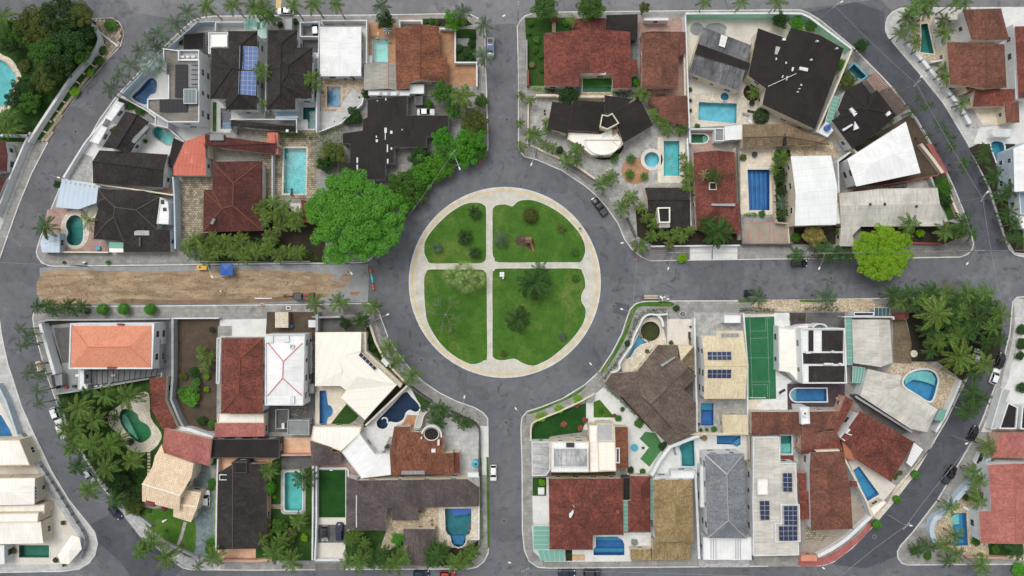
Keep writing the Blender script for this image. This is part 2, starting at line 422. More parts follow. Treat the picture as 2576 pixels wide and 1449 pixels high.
mk_leaf('l_grey','#b9c8bd','#97ab9d','#a8b9ad')
mk_leaf('l_palm','#688239','#456428','#567431',.2)
mk_leaf('l_palmd','#46652e','#2f4e1f','#3a5827',.2)
mk_leaf('l_palmy','#73893a','#476428','#5f7732',.2)
mk_leaf('l_palmg','#667a60','#4c6349','#5a6e54',.2)
mk_leaf('l_fan','#b4c488','#92ac64','#a3b874',.2)
mk_leaf('l_dry','#9c9a6a','#7f8454','#8f8c5f',.2)
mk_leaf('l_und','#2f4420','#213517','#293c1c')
mk_leaf('l_pink','#b8405f','#a03a4f','#6a7a3a',.2)
# ------------------------------------------------------------------ objects
def tag(o,label=None,cat=None,group=None,kind=None):
 if label: o['label'] = label
 if cat: o['category'] = cat
 if group: o['group'] = group
 if kind: o['kind'] = kind
 return o
def mesh(name,verts,faces,mat=None,uvs=None,smooth=False,mats=None,idx=None):
 me = bpy.data.meshes.new(name)
 me.from_pydata([tuple(v) for v in verts],[],faces)
 for m in (mats or ([mat] if mat else [])):
  me.materials.append(MATS[m] if isinstance(m,str) else m)
 if idx:
  for p,k in zip(me.polygons,idx): p.material_index = k
 if uvs:
  l = me.uv_layers.new(name='UVMap')
  l.data.foreach_set('uv',[c for f in uvs for q in f for c in q])
 if smooth:
  me.polygons.foreach_set('use_smooth',[True] * len(me.polygons))
 me.update()
 return me
def link(name,me,parent=None,loc=None):
 o = bpy.data.objects.new(name,me)
 COL.objects.link(o)
 if parent: o.parent = parent
 if loc: o.location = loc
 return o
def empty(name,loc,label=None,cat=None,group=None,rz=0):
 o = bpy.data.objects.new(name,None)
 COL.objects.link(o)
 o.location = loc; o.rotation_euler = (0,0,rz); o.empty_display_size = .3
 return tag(o,label,cat,group)
def prism_data(p,z0,z1):          # p ccw metres; z1 may be a list
 n = len(p); z1 = z1 if isinstance(z1,(list,tuple)) else [z1] * n
 v = [(x,y,z0) for x,y in p] + [(p[i][0],p[i][1],z1[i]) for i in range(n)]
 f = [tuple(range(n - 1,-1,-1)),tuple(range(n,2 * n))] + [(i,(i + 1) % n,n + (i + 1) % n,n + i) for i in range(n)]
 return v,f
class MB:                            # collects several shapes into one mesh
 def __init__(s): s.v,s.f = [],[]
 def add(s,v,f):
  k = len(s.v); s.v += [tuple(q) for q in v]; s.f += [tuple(i + k for i in q) for q in f]; return s
 def prism(s,p,z0,z1): return s.add(*prism_data(ccw(p),z0,z1))
 def box(s,c,d,rz=0):
  ca,sa = math.cos(rz),math.sin(rz)
  p = [(c[0] + x * d[0] / 2 * ca - y * d[1] / 2 * sa,c[1] + x * d[0] / 2 * sa + y * d[1] / 2 * ca) for x,y in ((-1,-1),(1,-1),(1,1),(-1,1))]
  return s.prism(p,c[2] - d[2] / 2,c[2] + d[2] / 2)
 def tube(s,pts,r,n=6):
  pts = [Vector(q) for q in pts]; rr = r if isinstance(r,(list,tuple)) else [r] * len(pts)
  v,f = [],[]
  for i,q in enumerate(pts):
   d = (pts[min(i + 1,len(pts) - 1)] - pts[max(i - 1,0)]).normalized()
   a = d.cross(Vector((0,0,1)) if abs(d.z) < .9 else Vector((1,0,0))).normalized(); b = d.cross(a)
   v += [q + (a * math.cos(6.2832 * k / n) + b * math.sin(6.2832 * k / n)) * rr[i] for k in range(n)]
  for i in range(len(pts) - 1):
   f += [(i * n + k,i * n + (k + 1) % n,(i + 1) * n + (k + 1) % n,(i + 1) * n + k) for k in range(n)]
  f += [tuple(range(n - 1,-1,-1)),tuple(range((len(pts) - 1) * n,len(pts) * n))]
  return s.add(v,f)
 def cyl(s,c,r,h,n=16,r2=None):
  r2 = r if r2 is None else r2
  v = [(c[0] + r * math.cos(6.2832 * k / n),c[1] + r * math.sin(6.2832 * k / n),c[2]) for k in range(n)] + [(c[0] + r2 * math.cos(6.2832 * k / n),c[1] + r2 * math.sin(6.2832 * k / n),c[2] + h) for k in range(n)]
  return s.add(v,[tuple(range(n - 1,-1,-1)),tuple(range(n,2 * n))] + [(i,(i + 1) % n,n + (i + 1) % n,n + i) for i in range(n)])
 def build(s,name,mat,parent=None,smooth=False,loc=None,rel=None):
  v = s.v if rel is None else [(q[0] - rel[0],q[1] - rel[1],q[2] - rel[2]) for q in s.v]
  return link(name,mesh(name,v,s.f,mat,smooth=smooth),parent,loc)
def strip(line,w0,w1,closed=False):   # polygon band along a line (metres) between side offsets w0 and w1
 n = len(line); L,Rr = [],[]
 for i in range(n):
  b = Vector(line[i])
  a = Vector(line[i - 1]) if (i or closed) else None
  c = Vector(line[(i + 1) % n]) if (i < n - 1 or closed) else None
  ds = [d.normalized() for d in ((b - a) if a else None,(c - b) if c else None) if d is not None and d.length > 1e-6]
  if not ds: ds = [Vector((1,0))]
  nn = [Vector((-d.y,d.x)) for d in ds]
  m = sum(nn,Vector((0,0)))
  m = m.normalized() if m.length > .2 else nn[0]
  k = min(1 / max(m.dot(nn[0]),.4),2)
  L.append(b + m * w0 * k); Rr.append(b + m * w1 * k)
 return L,Rr
def wall_data(mb,line,w0,w1,z0,z1,closed=False):
 L,Q = strip(line,w0,w1,closed); n = len(line)
 zz = z1 if isinstance(z1,(list,tuple)) else [z1] * n
 v = []
 for i in range(n):
  v += [(L[i].x,L[i].y,z0),(Q[i].x,Q[i].y,z0),(Q[i].x,Q[i].y,zz[i]),(L[i].x,L[i].y,zz[i])]
 f = []
 for i in range(n if closed else n - 1):
  a,b = 4 * i,4 * ((i + 1) % n)
  f += [(a + k,a + (k + 1) % 4,b + (k + 1) % 4,b + k) for k in range(4)]
 if not closed:
  f += [(3,2,1,0),(4 * n - 4,4 * n - 3,4 * n - 2,4 * n - 1)]
 mb.add(v,f)
HOLES = []      # outlines of pools in metres; the ground sheets are cut open there
PENDING = []    # ground sheets waiting for the pools
def flush_sheets():
 done = []
 for name,p,z,mat,thick,kw,extra in PENDING:
  bb = (min(q[0] for q in p),max(q[0] for q in p),min(q[1] for q in p),max(q[1] for q in p))
  if z > .002 and name != 'pavement' or thick == .3 and z != .12:
   while any(abs(z - d[4]) < .0015 and bb[0] < d[1] and d[0] < bb[1] and bb[2] < d[3] and d[2] < bb[3] for d in done): z += .0016
   done.append(bb + (z,))
  hs_ = list(extra)
  for h in HOLES:
   k = sum(inside(q,p) for q in h)
   if k: hs_.append(h)
  o = link(name,cut_mesh(name,p,hs_,z,mat,thick))
  tag(o,**kw)
def cut_mesh(name,p,holes,z,mat,thick=0):
 co,ed,fc = [],[],[]
 for lp in [p] + holes:
  k = len(co); co += [Vector(q[:2]) for q in lp]
  fc.append(list(range(k,k + len(lp))))
 if holes:
  r = geometry.delaunay_2d_cdt(co,[],fc,1,1e-4)
  vv,ff = r[0],[f for f,og in zip(r[2],r[5]) if list(og) == [0]]
 else:
  vv,ff = co,[list(range(len(p)))]
 v = [(q[0],q[1],z) for q in vv]
 ff = [f if area([vv[i] for i in f]) > 0 else list(reversed(f)) for f in ff]
 if thick:
  for lp in [p]:
   k = len(v); n = len(lp)
   v += [(q[0],q[1],z) for q in lp] + [(q[0],q[1],z - thick) for q in lp]
   ff += [(k + i,k + (i + 1) % n,k + n + (i + 1) % n,k + n + i) if area(lp) < 0 else (k + (i + 1) % n,k + i,k + n + i,k + n + (i + 1) % n) for i in range(n)]
 return mesh(name,v,ff,mat)
YARD = .16
def sheet(name,p,mat,label,lv=0,z=None,thick=.3,raw=False):   # a paved or planted piece of ground
 q = p if raw else [xy(*a) for a in p]
 PENDING.append((name,ccw(q),(YARD + .006 * lv) if z is None else z,mat,thick,dict(label=label,kind='structure'),[]))
# ------------------------------------------------------------------ builders
ORD = 'first second third fourth fifth sixth seventh eighth ninth tenth eleventh twelfth thirteenth fourteenth fifteenth sixteenth seventeenth eighteenth nineteenth twentieth twenty-first twenty-second twenty-third twenty-fourth twenty-fifth twenty-sixth twenty-seventh'.split()
def newell(p):
 n = Vector((0,0,0))
 for i in range(len(p)):
  a,b = p[i - 1],p[i]
  n += Vector(((a.y - b.y) * (a.z + b.z),(a.z - b.z) * (a.x + b.x),(a.x - b.x) * (a.y + b.y)))
 return n.normalized()
class House:
 n_win = 0
 def __init__(s,label,cat='house',name=None):
  s.label,s.cat,s.name,s.root = label,cat,name or cat.replace(' ','_'),None
 def anchor(s,p):
  if s.root is None:
   c = sum((Vector((q[0],q[1],0)) for q in p),Vector((0,0,0))) / len(p)
   s.root = empty(s.name,c,s.label,s.cat); s.o = c
 def put(s,name,v,f,mat,parent=None,**kw):
  return link(name,mesh(name,[(q[0] - s.o.x,q[1] - s.o.y,q[2]) for q in v],f,mat,**kw),parent or s.root)
 # a roof given by surveyed corners (u,v,height) and its planes
 def roof(s,V,faces,mat,wall='wW',over=.45,ridge=None,fascia=None,thick=.16,wins=True,base=0):
  P = [pt(*q) for q in V]
  s.anchor(P)
  fs,uvs,parent_f = [],[],[]
  for f0_,f in enumerate(faces):
   n = newell([P[i] for i in f])
   if n.z < 0: f = list(reversed(f)); n = -n
   if n.z < .9995:
    dn = (Vector((0,0,-1)) + n * n.z).normalized()
   else:
    e = max(((P[f[i]] - P[f[i - 1]]) for i in range(len(f))),key=lambda q: q.length); dn = Vector((-e.y,e.x,0)).normalized()
   ct = n.cross(dn)
   tris = [tuple(f)] if len(f) == 3 else [tuple(f[i] for i in t) for t in geometry.tessellate_polygon([[Vector((P[i].x,P[i].y,0)) for i in f]])]
   for t in tris:
    if newell([P[i] for i in t]).z < 0: t = tuple(reversed(t))
    fs.append(t); parent_f.append(tuple(f))
    uvs.append([(P[i].dot(ct),P[i].dot(dn)) for i in t])
  k = len(P); cnt = {}
  for f in dict.fromkeys(parent_f):
   for i in range(len(f)): cnt.setdefault(frozenset((f[i - 1],f[i])),[]).append((f[i - 1],f[i],f))
  bd = {a: b for L in cnt.values() if len(L) == 1 for a,b,_ in L}
  vv = P + [q - Vector((0,0,thick)) for q in P]
  ff,ix = list(fs),[0] * len(fs)
  for f in fs: ff.append(tuple(i + k for i in reversed(f))); ix.append(1)
  for a,b in bd.items(): ff.append((b,a,a + k,b + k)); ix.append(1)
  for f in ff[len(fs):]: uvs.append([(0,0)] * len(f))
  me_mats = [mat,fascia or wall]
  r = s.put('roof',vv,ff,None,uvs=uvs,mats=me_mats,idx=ix)
  # ridge and hip caps
  if ridge:
   for e,L in cnt.items():
    if len(L) == 2:
     a,b,f0 = L[0]; f1 = L[1][2]
     n0,n1 = newell([P[i] for i in f0]),newell([P[i] for i in f1])
     c0 = sum((P[i] for i in f0),Vector()) / len(f0)
     if n0.dot(n1) < .995 and n1.dot(c0 - P[a]) < 0 and (P[a] - P[b]).length > .6:
      A,B = P[a] + Vector((0,0,.03)),P[b] + Vector((0,0,.03))
      mb = MB(); mb.tube([A,B],.15,6)
      s.put('ridge_cap',mb.v,mb.f,ridge,parent=r)
  # walls below
  if wall:
   seen = set()
   for st in list(bd):
    if st in seen: continue
    loop,c = [],st
    while c not in seen and c in bd:
     seen.add(c); loop.append(c); c = bd[c]
    if len(loop) < 3: continue
    pl = [P[i] for i in loop]
    if area(pl) < 0: continue
    q = offset([(p.x,p.y) for p in pl],-over) if over else [(p.x,p.y) for p in pl]
    s.walls(q,[p.z - thick * .6 for p in pl],wall,base,wins)
  return r
 def walls(s,q,tops,mat,base=0,wins=True):
  v,f = prism_data(q,base,list(tops))
  s.put('wall',v,f[:1] + f[2:],mat)
  if not wins: return
  n = len(q)
  for i in range(n):
   a,b = Vector(q[i]),Vector(q[(i + 1) % n]); d = b - a; L = d.length
   if L < 3.2: continue
   d.normalize(); nrm = Vector((d.y,-d.x)); m = (a + b) / 2
   if nrm.dot(-m.normalized()) < .35: continue
   top = min(tops[i],tops[(i + 1) % n])
   for z in ([base + 1.0] if top - base < 4.6 else [base + 1.0,base + 3.9]):
    if z + 1.3 > top: continue
    k = max(1,min(4,int(L / 3.8)))
    for j in range(k):
     c = a + d * L * (j + .5) / k + nrm * .02; w = 1.5 if (j + i) % 3 else 1.0
     rz = math.atan2(d.y,d.x)
     fr = MB(); fr.box((c.x,c.y,z + .6),(w,.1,1.2),rz)
     fo = s.put('window',fr.v,fr.f,'wW' if mat != 'wW' else 'p_grey')
     c2 = c + nrm * .04
     for sd in (-1,1):
      pn = MB(); c3 = c2 + d * sd * w * .235; pn.box((c3.x,c3.y,z + .6),(w * .42,.06,1.02),rz)
      s.put('pane',pn.v,pn.f,'p_winpane',parent=fo)
     House.n_win += 1
 def gable(s,A,B,C,D,R1,R2,e,r,mat,**kw):
  V = [A + (e,),R1 + (r,),B + (e,),C + (e,),R2 + (r,),D + (e,)]
  return s.roof(V,[(0,1,4,5),(1,2,3,4)],mat,**kw)
 def hip(s,A,B,C,D,R1,R2,e,r,mat,**kw):
  V = [A + (e,),B + (e,),C + (e,),D + (e,),R1 + (r,),R2 + (r,)]
  return s.roof(V,[(0,1,4),(1,2,5,4),(2,3,5),(3,0,4,5)],mat,**kw)
 def pyr(s,pts,R_,e,r,mat,**kw):
  n = len(pts)
  return s.roof([p + (e,) for p in pts] + [R_ + (r,)],[(i,(i + 1) % n,n) for i in range(n)],mat,**kw)
 def shed(s,pts,hs_,mat,**kw):
  hs_ = hs_ if isinstance(hs_,(list,tuple)) else [hs_] * len(pts)
  return s.roof([p + (h,) for p,h in zip(pts,hs_)],[tuple(range(len(pts)))],mat,**kw)
 def flat(s,pts,h,mat,wall='wW',par=.45,pw=.22,pmat=None,wins=True,base=0):
  q = ccw([xy(u,v,h) for u,v in pts])
  s.anchor([(a,b,0) for a,b in q])
  if par:
   inn = offset(q,-pw + .02)
   zr = h - par
  else:
   inn,zr = q,h
  e = max((Vector(inn[i]) - Vector(inn[i - 1]) for i in range(len(inn))),key=lambda a: a.length).normalized()
  n = len(inn)
  v,f = prism_data(inn,zr - .2,zr)
  uv = [[(Vector(v[i][:2]).dot(e),Vector(v[i][:2]).dot(Vector((-e.y,e.x)))) for i in ff] for ff in f]
  r = s.put('roof',v,f,None,uvs=uv,mats=[mat])
  if par:
   mb = MB(); line = [Vector(a) for a in q]
   wall_data(mb,line,0,pw,zr - .3,h,True)
   s.put('parapet',mb.v,mb.f,pmat or wall)
  if wall:
   s.walls(offset(q,-.02),[zr - .19] * n,wall,base,wins)
  return r
 def box(s,name,pts,h0,h1,mat,parent=None,raw=False):
  q = ccw([p if raw else xy(p[0],p[1],h1) for p in pts])
  s.anchor([(a,b,0) for a,b in q])
  v,f = prism_data(q,h0,h1)
  return s.put(name,v,f,mat,parent=parent)
 def ring(s,name,pts,h0,h1,w,mat,closed=True):
  line = [Vector(xy(u,v,h1)) for u,v in pts]
  if closed: line = [Vector(a) for a in ccw([tuple(a) for a in line])]
  s.anchor([(a.x,a.y,0) for a in line])
  mb = MB(); wall_data(mb,line,0 if closed else -w / 2,w if closed else w / 2,h0,h1,closed)
  return s.put(name,mb.v,mb.f,mat)
 def solar(s,quad,nx,ny,hh,mat='p_solar',frame='p_silver',gap=.06,name='solar_panel'):
  hh = hh if isinstance(hh,(list,tuple)) else [hh] * 4
  Q = [pt(u,v,h + .12) for (u,v),h in zip(quad,hh)]
  s.anchor(Q)
  fr = MB(); up = Vector((0,0,.05))
  bl = lambda a,b: (Q[0] * (1 - a) + Q[1] * a) * (1 - b) + (Q[3] * (1 - a) + Q[2] * a) * b
  fr.add([bl(0,0) - up,bl(1,0) - up,bl(1,1) - up,bl(0,1) - up,bl(0,0),bl(1,0),bl(1,1),bl(0,1)],[(3,2,1,0),(4,5,6,7),(0,1,5,4),(1,2,6,5),(2,3,7,6),(3,0,4,7)])
  arr = s.put('solar_array',fr.v,fr.f,frame)
  w,d = (Q[1] - Q[0]).length / nx,(Q[3] - Q[0]).length / ny
  for i in range(nx):
   for j in range(ny):
    a0,a1,b0,b1 = (i + gap / w) / nx,(i + 1 - gap / w) / nx,(j + gap / d) / ny,(j + 1 - gap / d) / ny
    c = [bl(a0,b0),bl(a1,b0),bl(a1,b1),bl(a0,b1)]
    s.put(name,[q + up * .2 for q in c] + [q + up * .7 for q in c],[(3,2,1,0),(4,5,6,7),(0,1,5,4),(1,2,6,5),(2,3,7,6),(3,0,4,7)],mat,parent=arr)
 def tank(s,u,v,h,r=.7,mat='p_blue',hh=1.0):
  x,y = xy(u,v,h)
  mb = MB(); mb.cyl((x,y,h - hh),r * .9,hh * .8,18,r); mb.cyl((x,y,h - hh * .2),r * 1.02,hh * .1,18); mb.cyl((x,y,h - hh * .1),r * .95,hh * .12,18,r * .3)
  t = s.put('water_tank',mb.v,mb.f,mat)
  mb = MB(); mb.cyl((x,y,h + .0),r * .3,.06,12)
  s.put('tank_lid',mb.v,mb.f,'p_charcoal',parent=t)
def bwall(label,pts,mat='wW',h=2.3,w=.22,closed=False,cap=None,name='boundary_wall',cat='wall'):
 line = [Vector(xy(u,v,h)) for u,v in pts]
 c = line[0]
 root = empty(name,(c.x,c.y,0),label,cat)
 mb = MB(); wall_data(mb,line,-w / 2,w / 2,0,h - .05,closed); mb.build('wall_panel',mat,root,rel=(c.x,c.y,0))
 mb = MB(); wall_data(mb,line,-w / 2 - .03,w / 2 + .03,h - .05,h,closed); mb.build('coping',cap or mat,root,rel=(c.x,c.y,0))
 return root
def pool(label,pts,basin='basin_turq',water='water_turq',cop='stone_l',cw=.35,depth=1.5,steps=(),level=-.1,zt=None):
 p = ccw([xy(u,v) for u,v in pts]); n = len(p)
 zt = YARD if zt is None else zt
 HOLES.append(offset(p,.06))
 c = Vector((sum(q[0] for q in p) / n,sum(q[1] for q in p) / n,0))
 root = empty('swimming_pool',c,label,'pool','swimming pools of the houses')
 rel = [(x - c.x,y - c.y) for x,y in p]
 v = [(x,y,zt) for x,y in rel] + [(x,y,-depth) for x,y in rel]
 link('basin',mesh('basin',v,[tuple(range(n,2 * n))] + [((i + 1) % n,i,n + i,n + (i + 1) % n) for i in range(n)],basin),root)
 link('water',mesh('water',[(x,y,zt + level) for x,y in rel],[tuple(range(n))],water),root)
 if cop:
  mb = MB(); wall_data(mb,[Vector(q) for q in rel],.02,-cw,zt - .1,zt + .05,True); mb.build('coping',cop,root)
 for sp,d,bm in steps:
  q = ccw([xy(u,v) for u,v in sp]); vv,ff = prism_data([(x - c.x,y - c.y) for x,y in q],-depth + .01,-d)
  link('step',mesh('step',vv,ff,bm),root)
 return root
# ---------------- plants
def leafcloud(lumps,n,size,seed,asp=.6,flat_=.5,low=-.25):
 rnd = random.Random(seed); v,f = [],[]
 tot = sum(l[3] ** 2 for l in lumps)
 for L in lumps:
  for _ in range(int(n * L[3] ** 2 / tot)):
   z = rnd.uniform(low,1); a = rnd.uniform(0,6.2832); s = math.sqrt(max(0,1 - z * z))
   d = Vector((s * math.cos(a),s * math.sin(a),z))
   p = Vector(L[:3]) + Vector((d.x,d.y,d.z * L[4])) * L[3] * rnd.uniform(.72,1.06)
   nn = (d * (1 - flat_) + Vector((0,0,flat_)) + Vector((rnd.uniform(-.9,.9),rnd.uniform(-.9,.9),rnd.uniform(-.3,.3)))).normalized()
   t = nn.cross(Vector((rnd.uniform(-1,1),rnd.uniform(-1,1),.2))).normalized(); b = nn.cross(t)
   q = size * rnd.uniform(.6,1.3); k = len(v)
   v += [p - t * q,p - b * q * asp + nn * q * .12,p + t * q,p + b * q * asp + nn * q * .12]
   f.append((k,k + 1,k + 2,k + 3))
 return v,f
def lumps_for(seed,n=9,spread=.58,r0=.3,r1=.5,hz=.8):
 rnd = random.Random(seed); out = [(0,0,0,.62,hz)]
 for k in range(n):
  a = 6.2832 * k / n * 1.0 + rnd.uniform(-.35,.35); d = spread * rnd.uniform(.65,1.12)
  out.append((d * math.cos(a),d * math.sin(a),rnd.uniform(-.16,.16) - d * .1,rnd.uniform(r0,r1),hz))
 return out
def lumps_dome(seed,n,r0=.14,r1=.27,dome=.42):
 rnd = random.Random(seed); out = [(0,0,-.1,.72,.45)]
 sx,sy,ph = rnd.uniform(.94,1.06),rnd.uniform(.94,1.06),rnd.uniform(0,6.28)
 for k in range(n):
  a = k * 2.39996 + rnd.uniform(-.4,.4); d = math.sqrt((k + .5) / n) * .86 * (1 + .06 * math.sin(3 * a + ph) + .06 * math.sin(5 * a)); q = rnd.uniform(r0,r1)
  out.append((d * math.cos(a) * sx,d * math.sin(a) * sy,dome * (1 - d * d) * rnd.uniform(.75,1.1) + rnd.uniform(-.1,.08),q,.9))
 return out
CROWNS = []
for k in range(5):
 v,f = leafcloud(lumps_dome(k + 3,22 + 2 * k),5600,.046,k + 50,.6,.3); CROWNS.append(mesh('crown',v,f,'l_mid'))
BUSH = []
for k in range(4):
 v,f = leafcloud(lumps_for(k + 23,6,.48,.3,.46,.85),1300,.1,k + 70,.55,.3); BUSH.append(mesh('foliage',v,f,'l_mid'))
BALL = mesh('foliage',*leafcloud([(0,0,0,.95,1.0)],1900,.075,9,.7,.2,-.6),'l_mid')
def omat(o,m):
 o.material_slots[0].link = 'OBJECT'; o.material_slots[0].material = MATS[m]
def tree(u,v,h,r,label,tone='l_mid',var=None,dense=None,cat='tree',group=None,zs=.8,bark='bark'):
 c = pt(u,v,h * .8); var = random.randrange(5) if var is None else var
 root = empty('tree',(c.x,c.y,.1),label,cat,group)
 zc = h - r * zs * .75
 zc = max(zc,h * .45)
 mb = MB(); mb.tube([(0,0,-.1),(.08,.05,zc * .5),(0,0,zc * .8)],[.045 * r + .1,.035 * r + .08,.025 * r + .05],8)
 for k in range(5):
  a = 1.2566 * k + var; mb.tube([(0,0,zc * .55),(.32 * r * math.cos(a),.32 * r * math.sin(a),zc * .85),(.62 * r * math.cos(a),.62 * r * math.sin(a),zc + .1 * r)],[.022 * r + .05,.015 * r + .04,.02],5)
 mb.build('trunk',bark,root,smooth=True)
 me = CROWNS[var] if dense is None else mesh('crown',*leafcloud(lumps_dome(var + 40,dense[2],*dense[3:]),dense[0],dense[1],var + 7,.6,.3),tone)
 o = link('crown',me,root,(0,0,zc)); o.scale = (r,r,r * zs); o.rotation_euler = (0,0,random.uniform(0,6.28)) if dense is None else (0,0,0)
 omat(o,tone)
 return root
def shrub(u,v,r,label,tone='l_mid',h=None,ball=False,name='shrub',cat='shrub',group=None):
 h = h or r * 1.3; c = pt(u,v,h * .6)
 root = empty(name,(c.x,c.y,.1),label,cat,group)
 mb = MB(); mb.tube([(0,0,0),(0,0,h * .6)],[.05 + r * .04,.03],5); mb.build('stem','bark',root)
 o = link('foliage',BALL if ball else random.choice(BUSH),root,(0,0,h * .5)); o.scale = (r,r,h * .55); o.rotation_euler = (0,0,random.uniform(0,6.28)); omat(o,tone)
 return root
def scatter_v(label,name,cat,pts_fn,n,size,tone,asp=.5,kind=None,stems=None,group=None,lean=.5,seed=1):
 rnd = random.Random(seed); v,f = [],[]
 for _ in range(n):
  p = pts_fn(rnd)
  nn = Vector((rnd.uniform(-lean,lean),rnd.uniform(-lean,lean),1)).normalized()
  t = nn.cross(Vector((rnd.uniform(-1,1),rnd.uniform(-1,1),.1))).normalized(); b = nn.cross(t); q = size * rnd.uniform(.6,1.3); k = len(v)
  v += [p - t * q,p - b * q * asp,p + t * q - Vector((0,0,q * .3)),p + b * q * asp]; f.append((k,k + 1,k + 2,k + 3))
 c = sum(v,Vector()) / len(v); c.z = 0
 me = mesh(name,[q - c for q in v],f,tone)
 o = link(name,me,None,c)
 return tag(o,label,cat,group,kind)
def hedge(label,pts,w=.8,h=1.4,tone='l_dark',dens=26,size=.16,name='hedge',cat='hedge'):
 L = [Vector(xy(u,v,h)) for u,v in pts]
 segs = [(L[i],L[i + 1],(L[i + 1] - L[i]).length) for i in range(len(L) - 1)]; tot = sum(s_[2] for s_ in segs)
 def fn(rnd):
  t = rnd.uniform(0,tot)
  for a,b,l in segs:
   if t <= l: break
   t -= l
  d = (b - a).normalized(); p = a + d * min(t,l); off = rnd.uniform(-.5,.5) * w; nrm = Vector((-d.y,d.x))
  z = h * (1 - .25 * abs(off / w) - rnd.random() ** 2 * .75) + math.sin(p.x * 2.1) * .06 * h + math.sin(p.y * 1.7) * .06 * h
  p = p + nrm * off * (1 + .25 * math.sin(p.x * 1.3 + p.y * 1.7))
  return Vector((p.x,p.y,z))
 return scatter_v(label,name,cat,fn,int(tot * w * dens) + 60,size,tone,seed=int(tot * 100))
def mass(label,poly,h,tone='l_mid',dens=14,size=.22,asp=.45,name='shrubbery',cat='shrubbery',kind='stuff',lump=1.6):
 p = [xy(u,v,h * .8) for u,v in poly]; x0,x1,y0,y1 = min(q[0] for q in p),max(q[0] for q in p),min(q[1] for q in p),max(q[1] for q in p)
 A = abs(area(p))
 def fn(rnd):
  for _ in range(200):
   x,y = rnd.uniform(x0,x1),rnd.uniform(y0,y1)
   if inside((x,y),p): break
  g = .5 + .25 * math.sin(x / lump * 2.2 + math.sin(y / lump * 1.7) * 2) + .25 * math.sin(y / lump * 2.4 + 1 + math.sin(x / lump * 1.9) * 1.8)
  return Vector((x,y,h * (.35 + .65 * g) * (1 - .55 * rnd.random() ** 2)))
 return scatter_v(label,name,cat,fn,int(A * dens) + 40,size,tone,asp,kind,seed=int(A * 10),lean=.8)
def frond_mesh(seed,n=24,lw=.042,ll=.17,droop=.85,rise=.36):
 rnd = random.Random(seed); v,f = [],[]
 C = lambda t: Vector((t * (1 - .12 * t),0,rise * t - droop * t * t * .75))
 for i in range(7):
  t = i / 6; q = C(t); w = .014 * (1 - .7 * t); v += [q + Vector((0,-w,0)),q + Vector((0,w,0)),q + Vector((0,0,w * 1.2))]
 for i in range(6):
  a,b = 3 * i,3 * i + 3; f += [(a,a + 2,b + 2,b),(a + 2,a + 1,b + 1,b + 2)]
 for sd in (-1,1):
  for i in range(n):
   t = .1 + .9 * (i + rnd.uniform(-.3,.3)) / n; t = min(max(t,.06),1); q = C(t)
   l = ll * (.35 + .9 * math.sin(math.pi * min(1,.12 + t * .83))) * rnd.uniform(.85,1.1)
   ang = R(68 - 40 * t + rnd.uniform(-9,9)); d = Vector((math.cos(ang),sd * math.sin(ang),-.28 + rnd.uniform(-.3,.12))).normalized()
   m = q + d * l * .55 + Vector((0,0,.03)); e = q + d * l + Vector((0,0,-.16 * l)); sv = Vector((-d.y,d.x,rnd.uniform(-.4,.4))).normalized() * lw * .5
   k = len(v); v += [q,m - sv,e,m + sv]; f.append((k,k + 1,k + 2,k + 3) if sd < 0 else (k + 3,k + 2,k + 1,k))
 return mesh('frond',v,f,'l_palm')
def fan_mesh(seed,n=20):
 rnd = random.Random(seed); v,f = [Vector((0,0,0)),Vector((.55,-.012,.16)),Vector((.55,.012,.16))],[(0,1,2)]
 for i in range(n):
  a = R(-150 + 300 * i / (n - 1)); b = R(-150 + 300 * (i + .5) / (n - 1)); L = .45 * rnd.uniform(.85,1.1) * (1 - .25 * abs(i / (n - 1) - .5))
  o = Vector((.58,0,.17)); k = len(v)
  for ang,rr,dz in ((a - .05,.25,.02),(a,1,-.12 - .1 * rnd.random()),(b,.3,-.03)):
   v.append(o + Vector((math.cos(ang) * L * rr,math.sin(ang) * L * rr,dz * 1.0)))
  v.append(o); f.append((k + 3,k,k + 1,k + 2))
 return mesh('fan_leaf',v,f,'l_fan')
FROND = {'feather': [frond_mesh(k) for k in range(4)],'thin': [frond_mesh(k + 9,18,.036,.19,.95,.3) for k in range(3)],'cycad': [frond_mesh(k + 20,30,.035,.2,.5,.5) for k in range(3)],
  'arch': [frond_mesh(k + 30,20,.055,.2,1.05,.5) for k in range(3)],'fan': [fan_mesh(k) for k in range(3)]}
TRUNKS = {}
def palm(u,v,h,r,label,tone='l_palm',n=15,kind='feather',group=None,trunk=.15,name='palm_tree',cat='palm',lean=None):
 r *= 1.14 if kind in ('feather','thin','fan') else 1
 c = pt(u,v,h); lean = random.uniform(-.06,.06) * h if lean is None else lean; la = random.uniform(0,6.28)
 bx,by = lean * math.cos(la),lean * math.sin(la)
 root = empty(name,(c.x + bx,c.y + by,.1),label,cat,group)
 mb = MB(); mb.tube([(0,0,-.1),(-bx * .35,-by * .35,h * .45),(-bx,-by,h - .1)],[trunk * 1.25,trunk * .9,trunk * .8],8)
 mb.cyl((-bx,-by,h - .35),trunk * .95,.4,8,trunk * .4)
 mb.build('trunk','bark_l',root,smooth=True)
 a0 = random.uniform(0,6.28)
 for k in range(n):
  o = link('fan_leaf' if kind == 'fan' else 'frond',random.choice(FROND[kind]),root,(-bx,-by,h))
  inner = k % 3 == 2
  o.rotation_euler = (random.uniform(-.15,.15),random.uniform(-.55,-.3) if inner else random.uniform(-.18,.22),a0 + k * 2.39996 + random.uniform(-.15,.15))
  sc = r * (random.uniform(.72,.9) if inner else random.uniform(.9,1.12)); o.scale = (sc,sc,sc); omat(o,tone)
 return root
